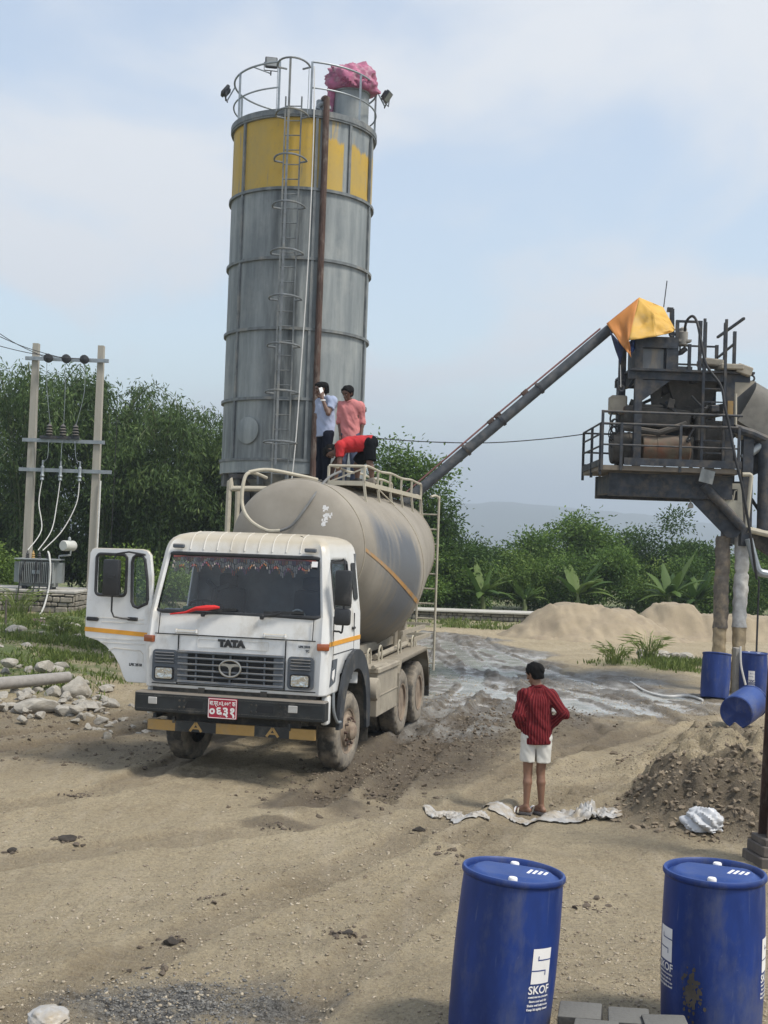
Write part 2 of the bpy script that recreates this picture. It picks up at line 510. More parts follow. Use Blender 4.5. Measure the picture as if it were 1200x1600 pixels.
# fresh wheel tracks: path, half width, depth, lug depth
TRACKS = [
    (spl([(-0.75, 13.6), (-0.15, 16.0), (0.65, 19.4), (1.6, 23.5), (2.3, 29), (2.4, 36)]), 0.22, 0.075, 0.05),
    (spl([(0.05, 14.2), (0.75, 17.5), (1.7, 21.5), (2.6, 25), (3.2, 30)]), 0.20, 0.055, 0.045),
    (spl([(-2.95, 14.6), (-2.2, 18), (-1.2, 22.5), (0.6, 28), (1.4, 36)]), 0.20, 0.05, 0.02),
    (spl([(1.9, 16.2), (2.6, 17.6), (3.6, 18.9), (5.2, 21.5)]), 0.2, 0.045, 0.05),
    (spl([(-2.4, 7.0), (-1.1, 9.5), (0.5, 12.6), (1.9, 16), (4.0, 21)]), 0.22, 0.035, 0.018),
    (spl([(-4.6, 9.4), (-2.9, 11.2), (-1.0, 12.6), (0.5, 14.0)]), 0.25, 0.03, 0.016),
    (spl([(-0.9, 6.0), (-0.2, 8.2), (1.0, 11.6), (2.2, 15.0)]), 0.20, 0.03, 0.020),
    (spl([(0.9, 12.2), (1.9, 14.0), (3.0, 15.6)]), 0.22, 0.035, 0.035),
    (spl([(-6.0, 11.5), (-3.8, 13.2), (-2.2, 15.4)]), 0.22, 0.03, 0.018),
    (spl([(-7.5, 15.5), (-5.2, 16.4), (-3.6, 18.4), (-2.6, 21)]), 0.24, 0.06, 0.02),
    (spl([(-7.5, 17.0), (-5.2, 17.9), (-4.0, 20.0), (-3.0, 23)]), 0.22, 0.06, 0.02),
    (spl([(3.2, 40), (3.4, 34), (4.5, 28), (5.5, 25), (5.9, 22.5)]), 0.28, 0.06, 0.03),
    (spl([(2.2, 40), (2.2, 34), (3.2, 27.5), (4.6, 24), (5.2, 21.5)]), 0.28, 0.06, 0.03),
    (spl([(1.5, 40), (1.3, 33), (1.9, 27), (3.0, 23), (3.6, 20)]), 0.25, 0.05, 0.03),
]


def ground_fields(x, y):
    near = 1 - sstep(45, 90, y)
    z = 0.05 * fbm(x * 0.35, y * 0.35, 3, 1) * near
    rough = 0.035 * fbm(x * 1.3, y * 1.3, 4, 5) + 0.030 * fbm(x * 4, y * 5, 3, 9) + 0.030 * np.abs(fbm(x * 9, y * 11, 3, 10)) * sstep(-0.25, 0.2, fbm(x * 0.8, y * 0.8, 3, 13))
    mudc, _ = trackdist(x, y, [(0.9, 19), (1.7, 23), (2.6, 28), (2.7, 34), (2.2, 41)])
    wm = np.interp(y, [17, 19, 23, 28, 34, 41, 44], [0.3, 0.9, 1.6, 2.4, 2.0, 1.4, 0.2])
    mud = 1 - sstep(0.75, 1.25, np.abs(mudc) / wm + 0.5 * fbm(x * 0.6, y * 0.6, 3, 21))
    mud = np.maximum(mud, blob(x + 0.8 * fbm(x, y, 2, 3), y, 4.6, 25.5, 2.0, 4.2, -0.25, 0.35))
    mud = np.maximum(mud, blob(x + 0.6 * fbm(x * 1.3, y * 1.3, 2, 4), y, 6.0, 24.5, 1.2, 1.9, 0, 0.4) * 0.8)
    mud = mud * (1 - sstep(41, 45, y)) * sstep(17.5, 19.5, y + 0.6 * x)
    damp = 1.0 * blob(x + 0.5 * fbm(x * 1.5, y * 1.5, 3, 8), y, 0.75, 18.2, 1.45, 4.0, -0.22, 0.35)
    damp = np.maximum(damp, 0.75 * blob(x + 0.5 * fbm(x * 1.5, y * 1.5, 3, 12), y, 2.6, 20.0, 1.8, 2.0, -0.3, 0.4))
    damp = np.maximum(damp, 0.9 * blob(x + 0.3 * fbm(x * 2, y * 2, 3, 18), y + 0.3 * fbm(x * 2, y * 2, 3, 19), -0.75, 14.0, 0.55, 0.75, 0.3, 0.25))
    damp = np.maximum(damp, 0.75 * blob(x + 0.2 * fbm(x * 3, y * 3, 3, 28), y + 0.2 * fbm(x * 3, y * 3, 3, 29), -1.05, 12.75, 0.42, 0.22, 0.0, 0.35))
    damp = np.maximum(damp, 0.55 * blob(x + 0.7 * fbm(x * 1, y * 1, 3, 38), y, -4.6, 18.0, 2.6, 2.6, 0.2, 0.4))
    damp = np.maximum(damp, 0.16 * sstep(0.10, 0.3, fbm(x * 0.9, y * 1.3, 5, 50, 0.62)) * (1 - sstep(16, 22, y)))
    damp = np.maximum(damp, mud)
    # bank of dug earth on the right
    bx = x + 0.35 * fbm(x * 1.2, y * 1.2, 3, 61); by = y + 0.35 * fbm(x * 1.2, y * 1.2, 3, 62)
    bank = 0.21 * blob(bx, by, 4.9, 16.4, 1.25, 2.3, -0.35, 0.7) + 0.15 * blob(bx, by, 3.75, 13.9, 0.85, 1.25, -0.4, 0.6) \
        + 0.07 * blob(bx, by, 5.9, 18.6, 1.2, 1.6, -0.2, 0.7) + 0.16 * blob(bx, by, 4.5, 13.6, 1.2, 1.0, 0, 0.6)
    z = z + bank * (1 + 0.9 * fbm(x * 2.2, y * 2.2, 4, 66)) + sstep(0.02, 0.2, bank) * (0.42 * np.abs(fbm(x * 2.4, y * 2.4, 4, 71)) + 0.13 * np.abs(fbm(x * 6, y * 6, 3, 72)))
    darkbank = np.clip(blob(bx, by, 3.7, 13.4, 1.2, 1.0, 0, 0.5) * 0.9 + blob(bx, by, 4.8, 13.5, 1.2, 1.2, 0, 0.5) + 0.75 * blob(bx, by, 5.9, 18.5, 1.3, 1.4, 0, 0.5), 0, 1)
    # ground rises a little under the drums and on the left where rubble lies
    z = z + 0.17 * sstep(9.6, 7.6, y - 0.25 * (x - 1)) * sstep(-0.6, 0.4, x)
    z = z + 0.12 * sstep(-4.2, -6.5, x) * sstep(17.5, 22, y) + (0.30 * sstep(-5, -9, x) * sstep(22, 27, y) * (1 - sstep(44, 60, y))) * (1 + 0.7 * fbm(x * .8, y * .8, 3, 40))
    z = z + 0.14 * blob(x, y, 7.2, 31, 2.5, 3.0, 0, 0.7)
    # lumps in the churned mud
    z = z + mud * (0.15 * fbm(x * 1.1 + 0.5 * y, y * 0.45, 4, 80) + 0.05 * np.abs(fbm(x * 3.4, y * 2.0, 3, 84)))
    z = z + damp * 0.05 * fbm(x * 4.5, y * 3.5, 3, 88) + rough * (1 - 0.4 * mud) * near
    lugs = np.zeros_like(z)
    for pts, hw, dep, lug in TRACKS:
        xs = [p[0] for p in pts]; ys = [p[1] for p in pts]
        m = (x > min(xs) - 1) & (x < max(xs) + 1) & (y > min(ys) - 1) & (y < max(ys) + 1)
        if not m.any(): continue
        d, al = trackdist(x[m], y[m], pts)
        a = np.abs(d) + 0.03 * fbm(x[m] * 4, y[m] * 4, 2, 93)
        prof = -dep * (1 - sstep(hw * 0.8, hw * 1.15, a)) + 0.55 * dep * np.exp(-((a - hw * 1.4) / (hw * 0.35)) ** 2)
        ph = (al + 0.5 * np.abs(d)) / 0.125
        lg = lug * (1 - sstep(hw * 0.85, hw * 1.05, a)) * (0.5 + 0.5 * np.sign(np.sin(2 * math.pi * ph))) * sstep(-0.15, 0.1, fbm(x[m] * 0.9, y[m] * 0.9, 2, 97))
        z[m] += prof + lg
        lugs[m] = np.maximum(lugs[m], (1 - sstep(hw * 0.85, hw * 1.25, a)) * min(1, dep / 0.05))
    # puddles fill the hollows of the mud
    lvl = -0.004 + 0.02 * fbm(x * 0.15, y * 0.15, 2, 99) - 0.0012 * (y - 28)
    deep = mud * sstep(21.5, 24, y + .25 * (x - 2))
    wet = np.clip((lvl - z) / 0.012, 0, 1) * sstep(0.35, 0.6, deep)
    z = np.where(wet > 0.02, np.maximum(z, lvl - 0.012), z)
    ash = blob(x + 0.45 * fbm(x * 3, y * 3, 4, 31), y + 0.35 * fbm(x * 3, y * 3, 4, 32), -1.15, 7.7, 0.72, 0.40, 0, 0.6)
    z = z + ash * (0.025 * np.abs(fbm(x * 14, y * 14, 3, 33)))
    edge = -4.5 - 0.10 * (y - 20) + 0.0 * x
    grass = sstep(0.2, 1.6, edge - x + 1.6 * fbm(x * 0.7, y * 0.7, 3, 44)) * sstep(20.5, 23.5, y + 1.5 * fbm(x * 0.6, y * 0.6, 3, 45))
    grass = np.maximum(grass, 0.75 * blob(x + fbm(x, y, 2, 4), y, 7.3, 31.5, 1.5, 1.6, 0, 0.4))
    grass = np.maximum(grass, sstep(46, 52, y))
    grass = np.maximum(grass, 0.7 * blob(x + fbm(x, y, 2, 6), y, 2.6, 46.5, 3.5, 1.6, 0, 0.4))
    return z, mud, np.maximum(damp, np.clip(0.95 * darkbank - 0.35 * sstep(0.25, 0.5, bank), 0, 1)), wet, grass, ash, lugs


def gz(x, y):
    return float(ground_fields(np.array([float(x)]), np.array([float(y)]))[0][0])


def gz_many(x, y):
    return ground_fields(np.asarray(x, float), np.asarray(y, float))


def ground_mat():
    m, nt, N, L, B = new_mat('site_ground')
    def at(n):
        a = N.new('ShaderNodeAttribute'); a.attribute_name = n; return a.outputs['Fac']
    def noise(sc, det=6, rough=0.6):
        n = N.new('ShaderNodeTexNoise'); n.inputs['Scale'].default_value = sc; n.inputs['Detail'].default_value = det
        n.inputs['Roughness'].default_value = rough; L.new(tc.outputs['Object'], n.inputs['Vector']); return n.outputs['Fac']
    def rng_(v, a, b, c=0, d=1):
        r = N.new('ShaderNodeMapRange'); r.inputs['From Min'].default_value = a; r.inputs['From Max'].default_value = b
        r.inputs['To Min'].default_value = c; r.inputs['To Max'].default_value = d; L.new(v, r.inputs['Value']); return r.outputs[0]
    def mix(f, a, b):
        x = N.new('ShaderNodeMixRGB')
        if isinstance(f, float): x.inputs[0].default_value = f
        else: L.new(f, x.inputs[0])
        for i, c in ((1, a), (2, b)):
            if isinstance(c, tuple): x.inputs[i].default_value = (*c, 1)
            else: L.new(c, x.inputs[i])
        return x.outputs[0]
    def mth(op, a, b, clamp=True):
        x = N.new('ShaderNodeMath'); x.operation = op; x.use_clamp = clamp
        for i, c in ((0, a), (1, b)):
            if isinstance(c, (int, float)): x.inputs[i].default_value = c
            else: L.new(c, x.inputs[i])
        return x.outputs[0]
    tc = N.new('ShaderNodeTexCoord')
    big = rng_(noise(0.55, 5), 0.35, 0.66); med = rng_(noise(3.0, 8, 0.7), 0.32, 0.7); fine = rng_(noise(34, 6, 0.75), 0.3, 0.72)
    dry = mix(big, (0.40, 0.32, 0.198), (0.54, 0.445, 0.29))
    dry = mix(mth('MULTIPLY', med, 0.75), dry, (0.48, 0.40, 0.265))
    dry = mix(mth('MULTIPLY', rng_(noise(30, 7, 0.78), 0.47, 0.60), 0.55), dry, (0.225, 0.178, 0.12))
    st = N.new('ShaderNodeMapping'); st.inputs['Rotation'].default_value = (0, 0, R(17)); st.inputs['Scale'].default_value = (3.6, 0.42, 1)
    L.new(tc.outputs['Object'], st.inputs[0])
    sn = N.new('ShaderNodeTexNoise'); sn.inputs['Scale'].default_value = 1.3; sn.inputs['Detail'].default_value = 8; sn.inputs['Roughness'].default_value = 0.62; sn.inputs['Distortion'].default_value = 0.4
    L.new(st.outputs[0], sn.inputs['Vector'])
    dry = mix(rng_(sn.outputs['Fac'], 0.54, 0.70, 0, 0.28), dry, (0.28, 0.22, 0.148))
    dry = mix(rng_(sn.outputs['Fac'], 0.46, 0.3, 0, 0.5), dry, (0.54, 0.455, 0.335))
    dry = mix(mth('MULTIPLY', rng_(noise(5.5, 10, 0.8), 0.57, 0.62), 0.55), dry, (0.205, 0.16, 0.108))
    dry = mix(mth('MULTIPLY', rng_(noise(70, 5, 0.8), 0.57, 0.66), 0.6), dry, (0.17, 0.13, 0.09))
    dry = mix(mth('MULTIPLY', rng_(noise(40, 6, 0.8), 0.44, 0.36), 0.7), dry, (0.58, 0.50, 0.365))
    dry = mix(mth('MULTIPLY', rng_(noise(17, 7, 0.8), 0.56, 0.64), 0.45), dry, (0.22, 0.17, 0.12))
    mudc = mix(med, (0.052, 0.040, 0.029), (0.135, 0.108, 0.079))
    damp = mth('MULTIPLY', at('damp'), mth('ADD', 0.70, mth('MULTIPLY', med, 0.5)))
    c = mix(mth('MULTIPLY', damp, 0.92), dry, mudc)
    c = mix(mth('MULTIPLY', at('lug'), 0.42), c, (0.15, 0.115, 0.08))
    ashc = mix(rng_(noise(22, 4, 0.8), 0.42, 0.6), (0.035, 0.034, 0.034), (0.25, 0.24, 0.22))
    c = mix(mth('MULTIPLY', at('ash'), rng_(noise(9, 4), 0.2, 0.45)), c, ashc)
    grs = mix(med, (0.07, 0.11, 0.028), (0.17, 0.20, 0.07))
    c = mix(mth('MULTIPLY', at('grass'), mth('ADD', 0.35, rng_(noise(1.8, 5), 0.4, 0.6))), c, grs)
    slur_sheen = mix(rng_(noise(2.2, 6, .65), 0.35, 0.65), (0.20, 0.187, 0.165), (0.46, 0.45, 0.425))  # wet slurry tone, lightened to carry the pale sky reflection
    c = mix(mth('MULTIPLY', at('mud'), rng_(noise(1.0, 8, .7), 0.44, 0.60, 0, 0.8)), c, slur_sheen)
    c = mix(at('wet'), c, slur_sheen)
    L.new(c, B.inputs['Base Color'])
    rg = mth('SUBTRACT', 0.95, mth('MULTIPLY', at('mud'), rng_(noise(1.6, 6), 0.35, 0.65, 0.38, 0.72)))
    rg2 = N.new('ShaderNodeMix'); L.new(at('wet'), rg2.inputs[0]); L.new(rg, rg2.inputs[2]); rg2.inputs[3].default_value = 0.16
    L.new(rg2.outputs[0], B.inputs['Roughness'])
    hgt = mth('ADD', mth('MULTIPLY', noise(9, 8, 0.72), 0.8, False), mth('MULTIPLY', noise(55, 5, 0.7), 0.35, False), False)
    bp = N.new('ShaderNodeBump'); bp.inputs['Distance'].default_value = 0.11
    L.new(mth('SUBTRACT', 1.0, at('wet')), bp.inputs['Strength'])
    L.new(hgt, bp.inputs['Height']); L.new(bp.outputs[0], B.inputs['Normal'])
    return m


M['ground'] = ground_mat()


def build_ground():
    def axis(lo, hi, d0, c0, c1, grow=1.12, lim=4000):
        xs = list(np.arange(c0, c1 + 1e-6, d0))
        d = d0; a = xs[-1]
        while a < hi:
            d = min(d * grow, lim); a += d; xs.append(a)
        d = d0; a = xs[0]; left = []
        while a > lo:
            d = min(d * grow, lim); a -= d; left.append(a)
        return np.array(left[::-1] + xs)
    xs = axis(-2400, 2400, 0.036, -6.0, 6.2, 1.03)
    ys = [-3.0]
    while ys[-1] < 5.5: ys.append(ys[-1] + 0.5)
    while ys[-1] < 3900:
        y = ys[-1]
        ys.append(y + (max(0.027, y * 0.0026) if y < 48 else (y - 48) * 0.05 + 0.18))
    ys = np.array(ys)
    X, Y = np.meshgrid(xs, ys)
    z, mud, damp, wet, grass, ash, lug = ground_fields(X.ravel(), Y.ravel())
    v = np.stack([X.ravel(), Y.ravel(), z], 1)
    nx, ny = len(xs), len(ys)
    i = np.arange(ny - 1)[:, None] * nx + np.arange(nx - 1)[None, :]
    i = i.ravel()
    f = np.stack([i, i + 1, i + 1 + nx, i + nx], 1)
    me = bpy.data.meshes.new('ground')
    me.vertices.add(len(v)); me.vertices.foreach_set('co', v.ravel())
    me.loops.add(f.size); me.loops.foreach_set('vertex_index', f.ravel().astype(np.int32))
    me.polygons.add(len(f)); me.polygons.foreach_set('loop_start', np.arange(0, f.size, 4, dtype=np.int32))
    me.update(calc_edges=True)
    me.polygons.foreach_set('use_smooth', np.ones(len(f), dtype=bool))
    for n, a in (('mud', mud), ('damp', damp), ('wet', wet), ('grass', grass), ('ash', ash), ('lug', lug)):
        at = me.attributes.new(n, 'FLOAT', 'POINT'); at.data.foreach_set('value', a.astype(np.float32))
    me.materials.append(M['ground'])
    o = link(bpy.data.objects.new('ground', me)); o['kind'] = 'structure'
    print('ground', nx, ny)


build_ground()
# ------------------------------------------------------------------ tanker truck
def tank_mat():
    m, nt, N, L, B = new_mat('dusty_tank')
    tc = N.new('ShaderNodeTexCoord')
    mp = N.new('ShaderNodeMapping'); mp.inputs['Scale'].default_value = (0.35, 3.2, 0.35)
    L.new(tc.outputs['Object'], mp.inputs[0])
    st = N.new('ShaderNodeTexNoise'); st.inputs['Scale'].default_value = 2.2; st.inputs['Detail'].default_value = 7; st.inputs['Distortion'].default_value = 0.5
    L.new(mp.outputs[0], st.inputs['Vector'])
    big = N.new('ShaderNodeTexNoise'); big.inputs['Scale'].default_value = 1.1; big.inputs['Detail'].default_value = 8; big.inputs['Roughness'].default_value = 0.62
    L.new(tc.outputs['Object'], big.inputs['Vector'])
    at = N.new('ShaderNodeAttribute'); at.attribute_name = 'clean'
    ad = N.new('ShaderNodeMath'); ad.operation = 'MULTIPLY_ADD'; ad.inputs[1].default_value = 1.0
    L.new(st.outputs['Fac'], ad.inputs[0]); L.new(at.outputs['Fac'], ad.inputs[2])
    mr = N.new('ShaderNodeMapRange'); mr.inputs['From Min'].default_value = 0.72; mr.inputs['From Max'].default_value = 1.25
    L.new(ad.outputs[0], mr.inputs['Value'])
    br = N.new('ShaderNodeMapRange'); br.inputs['From Min'].default_value = 0.3; br.inputs['From Max'].default_value = 0.7
    L.new(big.outputs['Fac'], br.inputs['Value'])
    d = N.new('ShaderNodeMixRGB'); d.inputs[1].default_value = (0.20, 0.178, 0.145, 1); d.inputs[2].default_value = (0.31, 0.28, 0.235, 1)
    L.new(br.outputs[0], d.inputs[0])
    c = N.new('ShaderNodeMixRGB'); c.inputs[2].default_value = (0.115, 0.122, 0.135, 1)
    L.new(mr.outputs[0], c.inputs[0]); L.new(d.outputs[0], c.inputs[1])
    # faint scuffs round the barrel
    s2 = N.new('ShaderNodeMapRange'); s2.inputs['From Min'].default_value = 0.60; s2.inputs['From Max'].default_value = 0.75; s2.inputs['To Max'].default_value = 0.4
    L.new(st.outputs['Fac'], s2.inputs['Value'])
    c2 = N.new('ShaderNodeMixRGB'); c2.inputs[2].default_value = (0.37, 0.345, 0.30, 1)
    mm = N.new('ShaderNodeMath'); mm.operation = 'MULTIPLY'; L.new(s2.outputs[0], mm.inputs[0]); L.new(at.outputs['Fac'], mm.inputs[1])
    L.new(mm.outputs[0], c2.inputs[0]); L.new(c.outputs[0], c2.inputs[1])
    L.new(c2.outputs[0], B.inputs['Base Color'])
    r = N.new('ShaderNodeMapRange'); r.inputs['To Min'].default_value = 0.85; r.inputs['To Max'].default_value = 0.42
    L.new(mr.outputs[0], r.inputs['Value']); L.new(r.outputs[0], B.inputs['Roughness'])
    return m


M['tank'] = tank_mat()


def cab_ring(z, inset=0.0):
    """outline of the cab at height z (left side back -> front -> right side back), with named breakpoints"""
    w = np.interp(z, [1.0, 1.55, 2.02, 2.74, 3.1], [1.16, 1.18, 1.17, 1.08, 1.05]) - inset
    yf = np.interp(z, [1.0, 1.2, 1.74, 1.76, 2.0, 2.03, 2.74, 3.1], [-1.285, -1.30, -1.30, -1.295, -1.255, -1.24, -1.06, -0.98]) + inset
    yb = 0.36 - inset * 0.6
    rc = 0.11 + inset * 0.3
    ys = [yb, 0.05, -0.08, -0.14, -0.24, -0.42, -0.62, -0.80, -0.93]
    if inset > 0:
        lim = yf + rc + 0.02; ys = [yb + (y - 0.36) * (lim - yb) / (-0.93 - 0.36) for y in [0.36] + ys[1:]]
    L = [(-w, y if k else yb) for k, y in enumerate(ys)]
    crn = [(-w + rc * (1 - math.sin(R(a))), yf + rc * (1 - math.cos(R(a)))) for a in (72, 54, 36, 18)]
    # corner starts on the side (a=90) and ends on the front (a=0)
    Ls = L + [(-w, yf + rc)] + crn
    fx = [-w + rc, -0.90 * (w - rc), -0.72, -0.5, -0.25, 0, 0.25, 0.5, 0.66, 0.90 * (w - rc), w - rc]
    F = [(x, yf + 0.03 * (x / w) ** 2) for x in fx]
    Rr = [(-x, y) for x, y in Ls[::-1]]
    B = [(w * t, yb) for t in (0.6, 0.2, -0.2, -0.6)]
    return Ls + F + Rr + B, len(Ls), len(F)


CAB_Z = [1.08, 1.10, 1.16, 1.30, 1.45, 1.56, 1.735, 1.745, 1.86, 2.0, 2.03, 2.12, 2.22, 2.4, 2.6, 2.72, 2.76]
ROOF = [(2.82, 0.005), (2.88, 0.018), (2.93, 0.045), (2.975, 0.10), (3.005, 0.19), (3.020, 0.30), (3.028, 0.45)]


def build_truck():
    T = thing('tanker_truck', (TO.x, TO.y, 0), -TPH,
              'white cabbed cement tanker truck with a dusty bulbous tank and its door swung open', 'truck')
    # ---- cab shell
    rings = []
    for z in CAB_Z: rings.append([(x, y, z) for x, y in cab_ring(z)[0]])
    for z, ins in ROOF: rings.append([(x, y, z) for x, y in cab_ring(z, ins)[0]])
    n = len(rings[0]); nl = cab_ring(2.0)[1]; nf = cab_ring(2.0)[2]
    v = [p for r in rings for p in r]; f = []
    zs = CAB_Z + [z for z, _ in ROOF]
    for j in range(len(rings) - 1):
        zc = (zs[j] + zs[j + 1]) / 2
        for i in range(n):
            k = (i + 1) % n
            pm = [(v[j * n + i][a] + v[j * n + k][a]) / 2 for a in range(3)]
            front = nl - 1 <= i < nl + nf
            side = i < nl - 5 or i >= nl + nf + 4 and i < 2 * nl + nf - 1
            if front and nl <= i < nl + nf - 1 and 2.03 < zc < 2.72: continue          # windscreen
            if side:
                y = pm[1]
                if pm[0] > 0 and -0.93 < y < -0.14 and 2.12 < zc < 2.72: continue      # passenger window
                if pm[0] < 0 and -0.93 < y < 0.05 and 1.16 < zc < 2.72: continue       # open doorway
                if pm[0] < 0 and zc < 1.56 and math.hypot(y, zc - 0.55) < 0.80: continue
                if pm[0] > 0 and y > -0.66 and zc < 1.5 and math.hypot(y, zc - 0.62) < 0.86: continue
            f.append((j * n + i, j * n + k, (j + 1) * n + k, (j + 1) * n + i))
    f.append(tuple((len(rings) - 1) * n + i for i in range(n)))
    cab = mesh_obj('cab', v, f, M['white'], T, smooth=40)
    sm = cab.modifiers.new('thickness', 'SOLIDIFY'); sm.thickness = 0.025; sm.offset = -1
    # roof ribs
    b = MB()
    for x in (-0.72, -0.54, -0.36, -0.18, 0.0, 0.18, 0.36, 0.54, 0.72):
        q = [(x, np.interp(z, [2.74, 3.1], [-1.06, -0.98]) + ins + 0.03 * (x / 1.06) ** 2, z) for z, ins in [(2.79, 0.0)] + ROOF[:-1]]
        MB().tube(q, 0.010, 6).build('roof_rib', M['white'], cab)
    for s in (-1, 1):
        MB().box((s * 0.86, -1.065, 2.83), (0.15, 0.05, 0.055), None, 0, 0.012).build('roof_marker', M['grey'], cab)
    # cab floor, back wall lining, seats and wheel seen through the glass
    MB().box((0, -0.45, 1.16), (2.2, 1.5, 0.04)).box((0, 0.28, 2.0), (2.2, 0.03, 1.6)).build('cab_lining', M['dash'], T)
    d = MB().box((0, -0.98, 1.78), (2.2, 0.46, 0.44), None, 0, 0.06, 2).box((0.0, -1.1, 1.985), (2.1, 0.2, 0.02))
    d.build('dashboard', M['dash'], T)
    for x in (-0.62, 0.55):
        MB().box((x, -0.1, 1.62), (0.5, 0.5, 0.14), None, 0, 0.05, 2).box((x, 0.14, 1.98), (0.48, 0.14, 0.62), rotm(R(-8)), 0, 0.05, 2)\
            .box((x, 0.17, 2.38), (0.26, 0.1, 0.18), None, 0, 0.04, 2).build('seat', M['seat'], T)
    w = MB(); Mx = Matrix.Translation((-0.62, -0.62, 2.04)) @ Matrix.Rotation(R(-28), 4, 'X')
    w.tube([Mx @ Vector((0.23 * math.cos(a), 0.23 * math.sin(a), 0)) for a in np.linspace(0, 2 * math.pi, 24, endpoint=False)], 0.016, 8, closed=True)
    for a in (30, 150, 270): w.tube([Mx @ Vector((0, 0, -0.03)), Mx @ Vector((0.22 * math.cos(R(a)), 0.22 * math.sin(R(a)), 0))], 0.013, 6)
    w.tube([Mx @ Vector((0, 0, 0)), (-0.62, -0.9, 1.8)], 0.03, 8)
    w.build('steering_wheel', M['black'], T)
    fan = MB()
    fan.tube([(-0.40, -1.02, 1.99), (-0.38, -1.0, 2.2), (-0.36, -0.98, 2.32)], 0.014, 6)
    for k in range(3):
        a = R(20 + 120 * k)
        fan.box((-0.36 + 0.09 * math.cos(a), -1.0, 2.30 + 0.09 * math.sin(a)), (0.17, 0.02, 0.06), rotm(0, -a, 0), 0, 0.01)
    fan.box((-0.36, -0.97, 2.30), (0.07, 0.09, 0.07), None, 0, 0.015)
    fan.build('cab_fan', M['black'], T)
    # things lying on the dashboard: papers, green box, bottle, red cloth
    for c, s, mt, nm in (((-0.60, -1.09, 2.03), (0.30, 0.10, 0.10), pmat('green_card', (0.06, 0.20, 0.12), 0.6), 'green_box'),
                         ((-0.88, -1.10, 2.02), (0.22, 0.1, 0.05), M['ink'], 'paper'), ((0.45, -1.1, 2.01), (0.24, 0.12, 0.04), pmat('pink_cloth', (0.45, 0.12, 0.13), 0.8), 'cloth')):
        MB().box(c, s, rotm(0, 0, R(8)), 0, 0.01).build(nm, mt, T)
    MB().tube(arc((0.74, -1.12, 2.0), 0.10, 15, 165, 10), 0.009, 6).build('wire_loop', M['whitepipe'], T)
    # beaded fringe along the top of the windscreen
    fr = MB(); cols = [pmat('fringe_' + nme, c, 0.6) for nme, c in (('red', (0.42, 0.12, 0.10)), ('orange', (0.55, 0.27, 0.12)), ('pale', (0.62, 0.52, 0.46)), ('violet', (0.30, 0.18, 0.26)))]
    for i in range(84):
        x = -0.92 + 1.84 * i / 83
        ln = 0.15 + 0.045 * math.sin(i * 0.9) + 0.035 * math.sin(i * 0.21) + random.uniform(-.01, .01)
        y = -1.055 + 0.02 * abs(x)
        for q in range(3):
            zt = 2.695 - ln * q / 3
            fr.box((x + random.uniform(-.004, .004), y - 0.02 * q, zt - ln / 7), (0.012, 0.008, ln / 3.6), None, (2 if q == 1 else (i // 2 + q) % 4))
    fr.box((0, -1.045, 2.70), (1.86, 0.012, 0.02), None, 0)
    fr.build('fringe', cols, T)
    MB().box((0.93, -1.105, 2.66), (0.075, 0.004, 0.07), rotm(R(-14)), 0).build('sticker', M['ink'], T)
    # ---- windscreen
    def wsp(u, t, off=0.0):
        z = 2.015 + t * 0.72
        w = np.interp(z, [2.02, 2.74], [1.17, 1.08]) - 0.075; yf = np.interp(z, [2.0, 2.03, 2.74], [-1.25, -1.24, -1.06])
        x = u * w
        return Vector((x, yf + 0.03 * (x / 1.15) ** 2 - off + 0.045 * max(0, abs(u) - 0.9) / 0.1, z))
    g = MB(); nu, nt_ = 24, 8
    g.add([wsp(-1 + 2 * i / nu, j / nt_, -0.004) for j in range(nt_ + 1) for i in range(nu + 1)],
          [(j * (nu + 1) + i, j * (nu + 1) + i + 1, (j + 1) * (nu + 1) + i + 1, (j + 1) * (nu + 1) + i) for j in range(nt_) for i in range(nu)])
    ws = g.build('windscreen', M['glass'], T, recalc=False)
    path = [wsp(px / 1.0, pz, 0.006) for px, pz in [((a - 1.0), b) for a, b in [(p[0] * 2, p[1]) for p in rrect(0, 0, 1, 1, 0.055, 4)]]]
    MB().tube(path, 0.027, 8, closed=True).build('windscreen_seal', M['black'], ws)
    for x0, x1 in ((-0.42, -0.0), (0.34, 0.86)):
        wp = MB(); a = Vector((x0, -1.29, 2.0)); e = Vector((x1, -1.25, 2.06))
        wp.box(a, (0.05, 0.04, 0.06), None, 0, 0.01)
        md = Vector((x0 + 0.25, -1.285, 2.06))
        wp.tube([a, md], 0.013, 6); wp.beam((x0 + 0.02, -1.285, 2.055), (x1, -1.262, 2.075), 0.014, 0.03)
        wp.build('wiper', M['black'], T)
    rc = MB(); pts = [(-0.84, -1.31, 1.985), (-0.64, -1.32, 2.02), (-0.50, -1.33, 2.055), (-0.36, -1.33, 2.085), (-0.26, -1.32, 2.095), (-0.2, -1.31, 2.085)]
    rc.tube(pts, [0.010, 0.016, 0.026, 0.032, 0.026, 0.012], 9)
    for k in range(len(rc.v)): rc.v[k] = (rc.v[k][0], rc.v[k][1], rc.v[k][2] + 0.012 * math.sin(rc.v[k][0] * 60))
    rc.build('red_cloth', M['red'], T)
    # ---- front panel
    b = MB()
    b.box((0, -1.303, 1.74), (2.06, 0.012, 0.012))
    for x in (-0.72, 0.66): b.box((x, -1.303, 1.43), (0.012, 0.012, 0.60))
    b.box((0, -1.303, 1.128), (2.1, 0.012, 0.012)); b.box((-0.99, -1.281, 1.87), (0.008, 0.01, 0.25), rotm(R(-9))); b.box((0.99, -1.281, 1.87), (0.008, 0.01, 0.25), rotm(R(-9)))
    b.build('panel_gap', M['slot'], T)
